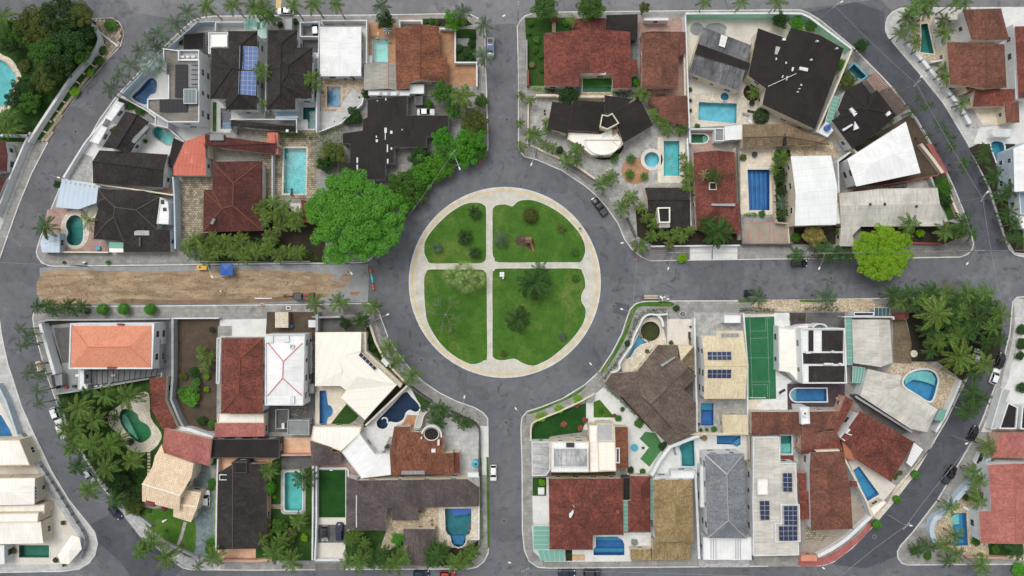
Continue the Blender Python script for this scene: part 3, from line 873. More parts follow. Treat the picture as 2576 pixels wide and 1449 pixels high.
def palms(fmt,items,sort='x',**kw):        # items (u,v,h,r); labelled by their order along the row
 items = sorted(items,key=lambda q: q[0] if sort == 'x' else q[1])
 for i,q in enumerate(items):
  k = dict(kw); k.update(q[4] if len(q) > 4 else {})
  k.setdefault('group',fmt.replace('{o} ','')); palm(*q[:4],fmt.replace('{o}',ORD[i]),**k)
def shrubs(fmt,items,sort='x',**kw):       # items (u,v,r[,opts])
 items = sorted(items,key=lambda q: q[0] if sort == 'x' else q[1])
 for i,q in enumerate(items):
  k = dict(kw); k.update(q[3] if len(q) > 3 else {})
  k.setdefault('group',fmt.replace('{o} ','')); shrub(*q[:3],fmt.replace('{o}',ORD[i]),**k)
# ---------------- cars
def loft(secs):                       # list of closed rings with equal count
 v,f,n = [],[],len(secs[0])
 for s_ in secs: v += s_
 for i in range(len(secs) - 1):
  f += [(i * n + k,i * n + (k + 1) % n,(i + 1) * n + (k + 1) % n,(i + 1) * n + k) for k in range(n)]
 f += [tuple(range(n - 1,-1,-1)),tuple(range((len(secs) - 1) * n,len(secs) * n))]
 return v,f
CARP = {}
def car_meshes(kind):
 if kind in CARP: return CARP[kind]
 # stations: x,half width,belt height ; cabin: x base front,x roof front,x roof rear,x base rear
 if kind == 'hatch':
  S_ = [(-2.0,.62,.72),(-1.92,.8,.86),(-1.3,.86,.92),(-.2,.87,.92),(.75,.86,.9),(1.45,.83,.82),(1.92,.74,.68),(2.05,.55,.58)]; cab = (1.0,.28,-1.45,-1.86); rh = 1.48
 elif kind == 'sedan':
  S_ = [(-2.2,.66,.78),(-2.1,.82,.92),(-1.4,.88,.95),(-.2,.88,.94),(.8,.87,.9),(1.6,.84,.82),(2.12,.74,.68),(2.25,.55,.58)]; cab = (1.0,.25,-1.05,-1.6); rh = 1.43
 elif kind == 'suv':
  S_ = [(-2.2,.7,.8),(-2.12,.86,.98),(-1.4,.92,1.04),(-.2,.93,1.04),(.8,.92,1.02),(1.6,.89,.96),(2.12,.8,.82),(2.24,.62,.66)]; cab = (1.05,.45,-1.75,-2.05); rh = 1.68
 else:
  S_ = [(-2.55,.8,.95),(-2.5,.9,1.02),(-1.0,.92,1.04),(0,.92,1.04),(.9,.92,1.02),(1.8,.9,.98),(2.35,.82,.86),(2.5,.6,.66)]; cab = (1.2,.6,-.55,-.85); rh = 1.76
 def ring(x,w,z): return [(x,-w,.3),(x,-w * 1.02,.55),(x,-w * .98,z - .08),(x,-w * .86,z),(x,0,z + .035),(x,w * .86,z),(x,w * .98,z - .08),(x,w * 1.02,.55),(x,w,.3)]
 body = mesh('body',*loft([ring(*q) for q in S_]),'p_white',smooth=True)
 zb = S_[3][2]; w0,w1 = S_[3][1] * .9,S_[3][1] * .72
 xa,xb,xc,xd = cab
 # cabin roof with pillars
 v,f = loft([[(x,-w1,z),(x,-w1 * .5,z + .035),(x,w1 * .5,z + .035),(x,w1,z),(x,w1,z - .06),(x,-w1,z - .06)] for x,z in ((xb,rh - .03),(xb - .25,rh),(xc + .3,rh),(xc,rh - .04))])
 mb = MB(); mb.add(v,f)
 for sd in (-1,1):
  for (x0,x1) in ((xa,xb),(xd,xc),((xa + xd) / 2 + .05,(xb + xc) / 2)):
   mb.tube([(x0,sd * w0,zb - .02),(x1,sd * w1 * .98,rh - .05)],.04,5)
 roof = mesh('roof_panel',mb.v,mb.f,'p_white',smooth=False)
 def gl(q): return mesh('glass',q,[(0,1,2,3)],'p_carglass')
 ws = gl([(xa,-w0,zb),(xa,w0,zb),(xb,w1,rh - .04),(xb,-w1,rh - .04)]); rw = gl([(xd,w0,zb),(xd,-w0,zb),(xc,-w1,rh - .05),(xc,w1,rh - .05)])
 s1 = gl([(xd,-w0,zb),(xa,-w0,zb),(xb,-w1,rh - .05),(xc,-w1,rh - .05)]); s2 = gl([(xa,w0,zb),(xd,w0,zb),(xc,w1,rh - .05),(xb,w1,rh - .05)])
 L0,L1 = S_[0][0],S_[-1][0]; wl = MB(); wl.cyl((0,0,-.11),.31,.22,16); tyre = mesh('tyre',[(a,c,b) for a,b,c in wl.v],wl.f,'p_rubber')
 wl = MB(); wl.cyl((0,0,-.12),.19,.24,12); rim = mesh('rim',[(a,c,b) for a,b,c in wl.v],wl.f,'p_silver')
 wf = S_[-3][1]; hl = MB(); hl.box((0,0,0),(.28,.3,.14)); head = mesh('headlight',hl.v,hl.f,'p_lampw'); hl = MB(); hl.box((0,0,0),(.1,.26,.22)); tail = mesh('tail_light',hl.v,hl.f,'p_red')
 hl = MB(); hl.box((0,0,0),(.12,.2,.14)); mir = mesh('mirror',hl.v,hl.f,'p_black')
 parts = [('windscreen',ws,(0,0,0)),('rear_window',rw,(0,0,0)),('side_window',s1,(0,0,0)),('side_window',s2,(0,0,0))]
 wy = S_[3][1] - .08
 for sd in (-1,1):
  parts += [('headlight',head,(L1 - .3,sd * (wf * .72),.68)),('tail_light',tail,(L0 + .06,sd * .6,.74)),('mirror',mir,(xa - .25,sd * (w0 + .17),zb + .06))]
 wheels = [(x,sd * wy) for x in (L0 + .72,L1 - .78) for sd in (-1,1)]
 CARP[kind] = (body,roof,parts,tyre,rim,wheels,S_,zb)
 return CARP[kind]
def car(u,v,ang,label,col='p_white',kind='hatch',group=None,cat='car',roofmat=None):   # ang: heading of the nose in the photograph,degrees,0 right,90 up
 body,roof,parts,tyre,rim,wheels,S_,zb = car_meshes(kind)
 c = pt(u,v,1.0); name = {'pickup': 'pickup_truck'}.get(kind,'parked_car')
 root = empty(name,(c.x,c.y,0.01),label,cat,group or 'cars parked in the streets and yards',R(ang))
 for nm,me in (('body',body),('roof_panel',roof)):
  o = link(nm,me,root); omat(o,(roofmat or col) if nm == 'roof_panel' else col)
 for nm,me,loc in parts: link(nm,me,root,loc)
 for x,y in wheels:
  w = link('wheel',tyre,root,(x,y,.31)); link('rim',rim,w)
 if kind == 'pickup':
  mb = MB(); mb.prism([(-2.42,-.72),(-.98,-.72),(-.98,.72),(-2.42,.72)],1.0,1.09); mb.build('bed_cover','p_dkgrey' if col != 'p_dkgrey' else 'p_black',root)
 return root
# ---------------- street furniture
def pole(u,v,label,arm=None,cross=None,h=8.5,hbase=0,mat='G',lamp_h=7.6):   # u,v: foot ; arm: lamp head position in the picture
 b = pt(u,v,0); root = empty('utility_pole',(b.x,b.y,.1),label,'utility pole','utility poles along the streets')
 mb = MB(); mb.tube([(0,0,-.1),(0,0,h)],[.15,.1],8); mb.build('post',mat,root)
 if arm:
  e = pt(arm[0],arm[1],lamp_h); d = Vector((e.x - b.x,e.y - b.y,0)); L = d.length
  if L > 4: d = d * (4 / L)
  mb = MB(); mb.tube([(0,0,lamp_h - .8),tuple(d * .4 + Vector((0,0,lamp_h - .25))),tuple(d + Vector((0,0,lamp_h)))],.055,6); mb.build('lamp_arm','p_steel',root)
  mb = MB(); mb.box((d.x,d.y,lamp_h),(.7,.32,.16),math.atan2(d.y,d.x)); mb.build('lamp_head','p_lampw',root)
 if cross is not None:
  a = R(cross); cx,sx = math.cos(a),math.sin(a)
  mb = MB(); mb.box((0,0,h - .3),(2.2,.12,.14),a); mb.build('crossarm',mat,root)
  for t in (-.95,-.45,.45,.95):
   mb = MB(); mb.cyl((t * cx,t * sx,h - .23),.07,.2,8); mb.build('insulator','p_lampw',root)
 return root
def wire(label,pts,h=8.3,r=.03,sag=.5):   # pts: poles' feet
 P = [pt(u,v,0) for u,v in pts]; mb = MB()
 for a,b in zip(P,P[1:]):
  q = []
  for k in range(9):
   t = k / 8; c = a.lerp(b,t); q.append((c.x,c.y,h - 4 * sag * t * (1 - t)))
  mb.tube(q,r,4)
 c = mb.v[0]
 o = mb.build('power_line','p_charcoal' if r < .035 else 'p_grey',None,rel=(c[0],c[1],0),loc=(c[0],c[1],0))
 return tag(o,label,'power line')
def pergola(label,quad,n,h=2.7,mat='wW',along=True,bw=.14,name='pergola',cat='pergola',glass=None):
 Q = [pt(u,v,h) for u,v in quad]; c = Q[0]; root = empty(name,(c.x,c.y,0),label,cat); o = (c.x,c.y,0)
 for a,b in ((Q[0],Q[1]),(Q[3],Q[2])):
  mb = MB(); mb.tube([a - Vector((0,0,.12)),b - Vector((0,0,.12))],bw * .7,4); mb.build('beam',mat,root,rel=o)
 for k in range(n):
  t = k / (n - 1); a,b = Q[0].lerp(Q[1],t),Q[3].lerp(Q[2],t)
  mb = MB(); mb.tube([a,b],bw * .6,4); mb.build('rafter',mat,root,rel=o)
  if glass and k < n - 1:
   t2 = (k + 1) / (n - 1); a2,b2 = Q[0].lerp(Q[1],t2),Q[3].lerp(Q[2],t2); dz = Vector((0,0,.02))
   q = [a + dz,a2 + dz,b2 + dz,b + dz]; q2 = [p + Vector((0,0,.03)) for p in q]
   mb = MB(); mb.add(q + q2,[(3,2,1,0),(4,5,6,7),(0,1,5,4),(1,2,6,5),(2,3,7,6),(3,0,4,7)]); mb.build('glass_pane',glass,root,rel=o)
 for q in Q:
  mb = MB(); mb.box((q.x,q.y,(h - .1) / 2),(.14,.14,h - .1)); mb.build('post',mat,root,rel=o)
 return root
def panels(name,label,line,n,w,z0,z1,mat,cat,gap=.3,capmat=None):   # a fence or wall of separate panels between posts
 P = [Vector(xy(u,v,z1)) for u,v in line]; L = [(P[i + 1] - P[i]).length for i in range(len(P) - 1)]; tot = sum(L)
 def at(t):
  for i,l in enumerate(L):
   if t <= l or i == len(L) - 1: return P[i].lerp(P[i + 1],min(1,t / l))
   t -= l
 c = P[0]; root = empty(name,(c.x,c.y,0),label,cat)
 for k in range(n):
  a,b = at(tot * k / n + gap / 2),at(tot * (k + 1) / n - gap / 2)
  mb = MB(); wall_data(mb,[a,b],-w / 2,w / 2,z0,z1); mb.build('panel',mat,root,rel=(c.x,c.y,0))
 for k in range(n + 1):
  a = at(tot * k / n); mb = MB(); mb.box((a.x,a.y,z1 / 2),(gap,gap,z1 - .1)); mb.build('post',capmat or 'wG',root,rel=(c.x,c.y,0))
 return root
def thing(label,name,cat,u,v,h=0,rz=0):
 c = pt(u,v,h); return empty(name,(c.x,c.y,0),label,cat,None,R(rz))
def lounger(u,v,ang,label,mat='p_white'):
 root = thing(label,'sun_lounger','lounger',u,v,.3,ang)
 mb = MB(); mb.box((.3,0,.34),(1.3,.6,.06)); mb.build('seat',mat,root)
 mb = MB(); mb.add([(-.35,-.3,.34),(-.35,.3,.34),(-.9,.3,.75),(-.9,-.3,.75),(-.35,-.3,.4),(-.35,.3,.4),(-.9,.3,.81),(-.9,-.3,.81)],[(3,2,1,0),(4,5,6,7),(0,1,5,4),(1,2,6,5),(2,3,7,6),(3,0,4,7)]); mb.build('backrest',mat,root)
 for x in (-.3,.9):
  for y in (-.26,.26):
   mb = MB(); mb.box((x,y,.24),(.05,.05,.17)); mb.build('leg','p_grey',root)
def table_set(u,v,label,r=.55,top='timber',n=4,cm='p_charcoal'):
 root = thing(label,'garden_table','table',u,v,.7)
 mb = MB(); mb.cyl((0,0,.86),r,.05,18); mb.build('table_top',top,root)
 mb = MB(); mb.cyl((0,0,.16),.06,.72,8); mb.cyl((0,0,.16),.3,.04,12); mb.build('pedestal','p_charcoal',root)
def chair(u,v,ang,label,mat='p_charcoal'):
 root = thing(label,'garden_chair','chair',u,v,.5,ang)
 mb = MB(); mb.box((0,0,.6),(.5,.5,.06)); mb.build('seat',mat,root)
 mb = MB(); mb.box((-.24,0,.85),(.06,.5,.45)); mb.build('backrest',mat,root)
 for x in (-.2,.2):
  for y in (-.2,.2):
   mb = MB(); mb.box((x,y,.37),(.05,.05,.4)); mb.build('leg',mat,root)
BLOCKS = []
def block(label,pts,mat='conc',kerb=True):
 F(); p = ccw([xy(*q) for q in pts]); BLOCKS.append(p)
 PENDING.append(('pavement',offset(p,-.2),.12,mat,.3,dict(label=label,kind='structure'),[]))
 mb = MB(); wall_data(mb,[Vector(q) for q in p],0,.24,-.1,.125,True)
 k = mb.build('kerb','kerb'); tag(k,'pale painted kerb around the ' + label.split(' of ',1)[-1] if ' of ' in label else 'pale kerb of ' + label,kind='structure')
# ------------------------------------------------------------------ the setting
block('grey pavement of the upper left block',[(215,362),(160,447),(150,472),(120,545),(100,600),(91,632),(94,647),(105,662),(125,670),(140,671),(400,668),(644,665),(879,663),(919,661),(934,652),(950,631),(971,590),(994,552),(1014,520),(1041,491),(1079,457),(1119,432),(1154,415),(1194,403),(1216,393),(1228,377),(1229,362),(1225,225),(1222,150),(1221,75),(1211,49),(1186,36),(1164,33),(926,37),(804,38),(644,39),(537,40),(500,44),(480,54),(430,100),(360,170),(290,245),(250,300)])
block('grey pavement of the upper right block',[(1300,67),(1307,52),(1320,39),(1348,30),(1650,27),(1932,24),(2014,24),(2034,32),(2064,50),(2147,119),(2167,140),(2224,197),(2257,234),(2282,270),(2307,300),(2343,361),(2379,425),(2402,475),(2429,542),(2442,580),(2449,612),(2447,627),(2434,641),(2414,648),(2302,650),(1932,653),(1638,657),(1613,648),(1588,627),(1570,602),(1553,562),(1525,522),(1498,492),(1473,470),(1413,430),(1350,403),(1320,396),(1309,385),(1303,370),(1303,175)])
block('grey pavement of the lower left block',[(82,800),(84,785),(95,773),(115,769),(225,769),(440,768),(644,766),(926,762),(944,769),(954,784),(976,844),(999,884),(1041,937),(1069,962),(1106,987),(1146,1007),(1194,1024),(1216,1037),(1228,1052),(1229,1087),(1230,1237),(1231,1369),(1229,1392),(1219,1412),(1201,1427),(1179,1432),(794,1434),(644,1435),(480,1434),(460,1429),(425,1404),(390,1374),(325,1307),(295,1277),(245,1207),(225,1172),(190,1117),(160,1059),(140,1007),(115,939),(97,872),(85,824)])
block('grey pavement of the lower right block',[(1932,755),(1685,756),(1620,757),(1598,763),(1584,777),(1575,802),(1563,839),(1538,887),(1508,932),(1470,967),(1413,1002),(1363,1022),(1325,1034),(1312,1049),(1309,1074),(1312,1162),(1313,1337),(1318,1384),(1330,1412),(1353,1428),(1383,1430),(1932,1425),(2067,1424),(2097,1414),(2144,1379),(2194,1327),(2249,1262),(2299,1197),(2354,1104),(2382,1057),(2412,994),(2437,945),(2452,880),(2465,800),(2462,765),(2450,752),(2430,748),(2232,749)])
block('grey pavement of the far upper left block',[(-120,48),(217,47),(282,45),(300,55),(311,75),(311,92),(304,117),(275,147),(240,187),(200,232),(162,287),(120,362),(82,435),(50,512),(25,582),(0,653),(-15,682),(-40,690),(-120,690)],'conc')
block('pale pavement of the far lower left block',[(-120,775),(-20,777),(-5,790),(0,800),(7,849),(22,917),(37,962),(55,1019),(85,1087),(130,1182),(175,1257),(225,1319),(240,1339),(247,1367),(240,1397),(225,1417),(200,1432),(160,1438),(0,1441),(-120,1442)],'conc_l')
block('pale pavement of the far upper right block',[(2227,57),(2232,42),(2244,29),(2264,20),(2282,19),(2700,17),(2700,655),(2576,648),(2552,642),(2537,627),(2524,595),(2484,470),(2433,362),(2372,260),(2317,192),(2234,95),(2226,77)],'conc_l')
block('grey pavement of the far lower right block',[(2700,745),(2576,745),(2557,747),(2546,759),(2543,789),(2539,837),(2519,919),(2507,957),(2469,1057),(2447,1104),(2407,1172),(2357,1257),(2294,1339),(2264,1372),(2256,1387),(2257,1404),(2267,1417),(2282,1422),(2576,1420),(2700,1419)])
# roundabout
F()
RC = [(1270 + 241.5 * math.cos(6.2832 * k / 96),710.5 + 240 * math.sin(6.2832 * k / 96)) for k in range(96)]
block('pale stone path of the roundabout island',RC,'plaza')
ring = [(1270 + 232 * math.cos(6.2832 * k / 96),710.5 + 230.5 * math.sin(6.2832 * k / 96)) for k in range(96)]
mb = MB(); wall_data(mb,[Vector(xy(*q)) for q in ring],-.17,.17,.115,.126,True)
mk_plain('yline','#d8c084','#c9b27a','#b3a68a',.5,2,.9,0)
tag(mb.build('painted_line','yline'),'faded yellow line painted round the roundabout path',kind='structure')
def lawn(label,pts,mat='grass',lv=0,edge=True,sm=True,z=None):
 q = smooth(pts,3) if sm else pts
 sheet('lawn',q,mat,label,lv,z)
 if edge:
  mb = MB(); wall_data(mb,[Vector(xy(*p)) for p in q],-.1,.08,.0,.2,True); tag(mb.build('lawn_edging','kerb'),'pale edging stones round the ' + label,kind='structure')
T(1,1)
lawn('upper left lawn of the roundabout',[(1690,1060),(1700,980),(1760,880),(1850,780),(1950,690),(2060,620),(2150,590),(2240,588),(2300,615),(2320,660),(2320,900),(2320,1140),(2290,1190),(2240,1205),(2000,1205),(1760,1205),(1720,1160),(1695,1110)])
T(2,1)
lawn('upper right lawn of the roundabout',[(-200,680),(-190,640),(-150,612),(-60,605),(0,625),(40,590),(90,565),(180,560),(270,580),(400,640),(520,720),(620,820),(690,910),(730,1000),(740,1080),(720,1150),(690,1190),(650,1195),(300,1195),(-130,1195),(-180,1150),(-200,1100),(-200,900)])
T(1,2)
lawn('lower left lawn of the roundabout',[(1750,-190),(2000,-190),(2260,-190),(2310,-160),(2325,-120),(2328,300),(2330,690),(2300,730),(2240,760),(2180,770),(2120,755),(2000,690),(1880,590),(1790,470),(1720,330),(1700,200),(1690,60),(1690,-100),(1710,-160)])
T(2,2)
lawn('lower right lawn of the roundabout',[(-130,-200),(300,-200),(660,-200),(710,-160),(735,-90),(740,-10),(720,30),(700,80),(705,140),(735,190),(745,240),(735,310),(700,390),(620,500),(520,600),(400,700),(290,760),(220,785),(150,775),(90,750),(40,720),(0,715),(-80,730),(-150,725),(-190,700),(-200,660),(-200,300),(-200,-130),(-180,-175)])
# the road: one asphalt sheet to the horizon,open where the blocks stand
RX = [(-160,-100),(160,-100),(160,100),(-160,100)]
PENDING.append(('ground',[(-1500,-1500),(1500,-1500),(1500,1500),(-1500,1500)],-.06,'grass_d',0,dict(label='green land beyond the streets',kind='structure'),[RX]))
PENDING.append(('road',RX,0,'road',.2,dict(label='grey asphalt of the streets and the ring road',kind='structure'),list(BLOCKS)))
F()
def patch(label,pts,mat,z=.004):
 sheet('road',pts,mat,label,z=z,thick=0)
patch('light grey worn asphalt of the top street',[(312,-20),(2640,-20),(2640,16),(2284,17),(2262,18),(2242,27),(2215,-2),(2040,20),(2014,22),(1348,28),(1318,36),(1300,60),(1224,62),(1213,47),(1188,34),(1164,31),(500,42),(476,52),(420,45),(330,30)],'road_light')
patch('dark fresh asphalt of the right curved street',[(2150,118),(2066,48),(2036,30),(2150,5),(2225,30),(2224,77),(2232,96),(2315,193),(2370,261),(2431,363),(2482,471),(2522,596),(2535,628),(2460,640),(2449,600),(2440,570),(2427,530),(2400,470),(2377,420),(2345,361),(2309,299),(2259,232),(2170,138)],'road_dark')
patch('dark fresh asphalt of the lower right curved street',[(2537,838),(2517,919),(2505,957),(2467,1057),(2445,1104),(2405,1172),(2355,1257),(2292,1339),(2262,1372),(2254,1400),(2180,1430),(2090,1420),(2146,1379),(2196,1328),(2251,1262),(2301,1197),(2356,1104),(2384,1057),(2414,994),(2439,945),(2454,880)],'road_dark')
patch('dark asphalt patch at the lower left corner of the streets',[(249,1367),(243,1338),(228,1319),(265,1300),(290,1275),(323,1306),(388,1375),(424,1406),(458,1431),(440,1452),(330,1452),(300,1410)],'road_dark')
patch('worn grey asphalt of the left curved street',[(314,70),(430,60),(475,58),(428,98),(358,168),(288,243),(248,298),(213,361),(158,446),(148,471),(118,544),(98,600),(89,632),(80,640),(30,620),(27,583),(52,513),(84,436),(122,363),(164,288),(202,233),(242,188),(277,148),(306,118),(313,92)],'road_mid')
patch('grey asphalt of the upper cross street',[(1230,66),(1298,68),(1301,175),(1301,370),(1307,388),(1232,380),(1231,362),(1227,225)],'road_mid')
patch('grey asphalt of the lower cross street',[(1232,1056),(1309,1050),(1307,1074),(1310,1162),(1311,1337),(1316,1384),(1326,1412),(1232,1395),(1233,1369),(1232,1237)],'road_mid')
patch('cracked concrete stretch of the torn-up street',[(100,673),(880,665),(925,664),(928,700),(925,760),(640,764),(100,768)],'grey_con')
patch('bare sandy earth of the torn-up street',smooth([(108,685),(250,681),(400,683),(560,679),(700,680),(790,684),(850,692),(830,704),(880,716),(820,728),(850,738),(740,748),(700,754),(560,757),(400,760),(250,764),(108,763)],3),'dirt',.008)
patch('brown trench edge along the torn-up street',smooth([(300,752),(450,755),(600,752),(745,745),(740,757),(600,763),(450,765),(300,764)],3),'dirt_d',.012)
for i,(u,v,a,b) in enumerate(((870,700,16,9),(845,722,22,7),(893,738,14,6),(800,742,30,6))): patch('%s small spill of sandy earth at the end of the torn-up street' % ORD[i],[(q[0]+random.uniform(-4,4),q[1]+random.uniform(-2,2)) for q in ell(u,v,a,b,14)],'dirt',.008)
T(2,2); patch('square dark repair in the ring road',[(1040,140),(1180,170),(1150,285),(1015,250)],'road_dark',.008)
for i,(u,v,a,b) in enumerate(((1550,460,14,50),(1650,570,16,30),(2440,1020,12,40))):
 T(1,2); patch('%s dark repair spot on the ring road beside the lower left lawn' % ORD[i],ell(u,v,a,b,10),'road_dark',.008)
for i,(u,v) in enumerate(((50,318),(1060,905),(1273,1062),(1545,770),(1295,560),(2090,700),(2380,620),(190,330),(1275,300),(1268,1310),(2200,1350),(640,20))):
 F(); h_=House(('manhole cover in the left street by the pale walk','manhole cover on the lower left of the ring road','manhole cover at the mouth of the lower cross street','manhole cover at the mouth of the right street','manhole cover on the roundabout path','manhole cover in the middle of the right street','manhole cover at the right street crossing','manhole cover in the upper left curved street','manhole cover in the upper cross street','manhole cover low in the lower cross street','manhole cover in the lower right curved street','manhole cover in the top street')[i],'manhole cover') if i!=4 else None
 if h_: h_.box('cover',ell(u,v,4.5,4.5,14),-.02,.03,'wD'); h_.ring('cover_rim',ell(u,v,5.6,5.6,14),-.02,.025,.1,'G')
# ------------------------------------------------------------------ upper left block
T(0,0)
sheet('courtyard',[(1215,985),(1660,525),(1985,240),(2160,228),(2160,322),(2062,330),(2062,500),(2110,600),(2110,1330),(1860,1430),(1300,990)],'white_con','white courtyard of the modern white house')
pool('dark blue wedge shaped pool beside the modern white house',smooth([(1330,985),(1400,905),(1495,800),(1545,788),(1585,835),(1570,935),(1510,965),(1485,1045),(1440,1050)],3),'basin_blue','water_blue','white_con',.3)
bwall('white street wall of the modern white house',[(1215,955),(1640,520),(1985,222),(2160,215)],'wBl',2.6)
bwall('low white wall between the modern white house and the dark L-shaped house',[(1245,985),(1480,1115),(1850,1425)],'wW',2.0)
hedge('narrow yellow green hedge below the modern white house',[(1300,1010),(1470,1110),(1620,1260)],.7,1.3,'l_olive')
H = House('modern two storey white house with grey flat roof and black solar heaters')
A = [(1640,485),(1800,505),(1800,600),(2005,600),(2005,1230),(1690,1230),(1480,1095),(1480,992),(1690,985),(1690,760),(1663,755),(1660,640),(1640,640)]
H.flat(A,6.4,'cGd','wW',.4,.25)
H.flat([(1790,502),(2002,500),(2002,600),(1790,600)],6.0,'Gl','wW',.9,.2)
H.box('skirting_roof',[(1893,640),(2000,640),(2000,880),(1893,880)],6.0,6.15,'G')
H.solar([(1765,650),(1890,650),(1890,978),(1760,978)],1,6,6.2,'p_solar_k','p_charcoal')
H.solar([(1605,1000),(1885,1000),(1885,1125),(1605,1125)],7,1,6.2,'p_solar_k','p_charcoal')
for k in range(5): H.box('roof_beam',[(1925,650+48*k),(1998,650+48*k),(1998,656+48*k),(1925,656+48*k)],6.1,6.3,'wD')
for k in range(4): H.box('glass_pane',[(1850+32*k,897),(1879+32*k,897),(1879+32*k,1038),(1850+32*k,1038)],6.9,7.0,'glass_d')
H.ring('canopy_frame',[(1846,893),(1980,893),(1980,1042),(1846,1042)],6.7,7.05,.12,'wW')
for k in range(3): H.box('air_conditioner',[(1815+55*k,560),(1850+55*k,560),(1850+55*k,580),(1815+55*k,580)],5.2,5.8,'wW')
H.flat([(1560,1150),(1690,1230),(1690,1290),(1555,1260)],3.2,'Gl','wW',.3)
House('flat black garage roof behind the modern white house','garage').flat([(1845,345),(2055,325),(2055,500),(1845,500)],3.2,'B','wG',.12,.15,'wD')
sheet('courtyard',[(2165,218),(2620,218),(2620,320),(2300,320),(2165,330)],'white_con','white forecourt behind the dark hipped house with blue solar panels')
bwall('white street wall behind the dark hipped house with blue panels',[(2165,310),(2168,222),(2450,222)],'wW',2.4)
pergola('glass roofed white pergola beside the top street',[(2462,190),(2620,190),(2620,300),(2462,300)],6,2.8,'wW',glass='glass_g')
H = House('dark tiled hipped house with a pale blue solar array')
e,r = 6.0,7.7
V = [(2300,312,e),(2590,312,e),(2585,1105,e),(2275,1105,e),(2275,995,e),(2115,995,e),(2130,490,e),(2300,490,e),(2425,450,r),(2410,950,r),(2335,685,r),(2417,700,r)]
H.roof(V,[(0,1,8),(1,2,9,11,8),(2,3,9),(0,8,11,10,7),(6,7,10),(6,10,5),(5,10,4),(4,10,11,9),(3,4,9)],'tK','wW',ridge='tK')
H.solar([(2412,462),(2590,470),(2588,705),(2406,703)],4,5,[7.6,6.2,6.2,7.6],'p_solar_b')
H.solar([(2404,715),(2582,715),(2575,962),(2398,945)],4,5,[7.7,6.2,6.2,7.7],'p_solar_b')
H.flat([(2095,325),(2295,325),(2295,480),(2120,480),(2120,540),(2095,540)],5.8,'W','wW',.4)
H.box('skylight',[(2130,350),(2285,345),(2285,470),(2130,470)],5.5,6.1,'p_lampw')
T(0,0)
sheet('courtyard',[(2118,1000),(2270,1000),(2270,1110),(2580,1110),(2580,1210),(2330,1212),(2320,1335),(2115,1335)],'white_con','white terrace below the dark hipped house with solar panels')
lawn('narrow strip of lawn beside the navy pool',[(2145,1030),(2182,1030),(2180,1325),(2142,1325)],'grass',2,False,False)
pool('navy blue rectangular pool with pale step below the solar roof',rect(2222,1090,2330,1300),'basin_navy','water_deep','white_con',.25,steps=[(rect(2230,1225,2310,1296),.5,'basin_sky')])
H = House('low dark tiled annex below the two dark hipped houses','annex')
T(1,0)
H.gable((-250,1208),(400,1208),(398,1330),(-255,1330),(398,1268),(-253,1268),3.0,3.9,'tK',wall='wW')
H.box('roof_vent',rect(300,1303,326,1328),3.4,3.7,'wW')
H.ring('parapet',[(-262,1200),(408,1200),(408,1335)],2.8,3.5,.2,'wW',False)
# white passage and second dark hipped house
sheet('passage',[(0,400),(118,400),(105,1105),(90,1205),(0,1205)],'white_con','white passage between the two dark hipped houses')
bwall('white wall between the two dark hipped houses',[(100,640),(95,1110)],'wW',3)
pergola('glass carport roof between the two dark hipped houses',[(5,225),(112,225),(108,385),(5,385)],5,2.8,'wW',glass='glass_g')
H = House('dark tiled hipped house with a stepped outline')
V = [(125,305,e),(415,305,e),(415,478,e),(573,478,e),(560,990,e),(398,990,e),(395,1103,e),(108,1103,e),(252,440,r),(250,600,r),(320,665,r+.2),(320,745,r+.2),(245,850,r),(245,950,r)]
H.roof(V,[(0,1,8),(1,2,9,8),(2,3,10,9),(3,4,11,10),(4,5,12,11),(5,6,13,12),(6,7,13),(0,8,9,12,13,7),(9,10,11,12)],'tK','wW',ridge='tK')
sheet('courtyard',[(130,200),(640,205),(640,370),(425,372),(425,300),(130,300)],'conc','grey forecourt behind the stepped dark house')
sheet('courtyard',[(425,372),(638,372),(638,700),(575,700),(575,480),(425,480)],'dk_con','dark side yard of the stepped dark house')
bwall('white wall of the narrow carport beside the top street',[(445,365),(445,225),(636,222),(636,368),(445,366)],'wW',2.4)
car(594,285,95,'silver car in the narrow white carport','p_silver','hatch')
House('small grey gatehouse between two dark trees','gatehouse').flat(rect(283,178,362,298),2.7,'Gl','wG',.1,.12)
shrubs('{o} dark shrub from the left beside the grey gatehouse',[(245,240,.9),(395,220,1.1)],tone='l_dark',h=1.8)
H = House('row of small white plant rooms beside the stepped dark house','plant room')
H.flat(rect(578,530,622,590),2.6,'W','wW',.2); H.flat(rect(578,600,622,690),2.4,'Gl','wW',.15)
bwall('long white wall between the stepped dark house and the white roofed house',[(637,215),(625,700),(610,1000),(608,1330)],'wW',2.8)
sheet('terrace',[(400,995),(606,995),(606,1332),(430,1332),(420,1120),(396,1110)],'white_tile','white tiled terrace round the L-shaped teal pool')
pool('L-shaped teal pool below the stepped dark house',[(475,1082),(598,1082),(600,1298),(522,1298),(522,1205),(475,1205)],'basin_teal','water_turq','white_con',.25)
H = House('glass roofed veranda of the stepped dark house','veranda'); H.shed([(190,1125),(425,1130),(425,1190),(200,1195)],2.8,'glass_b',wall=None,thick=.05)
H.box('post',rect(192,1180,200,1190),0,2.7,'wW'); H.box('post',rect(416,1178,424,1188),0,2.7,'wW')
hedge('clipped bright green hedge above the turquoise pool',[(218,1358),(420,1358),(605,1358)],1.2,1.6,'l_mid')
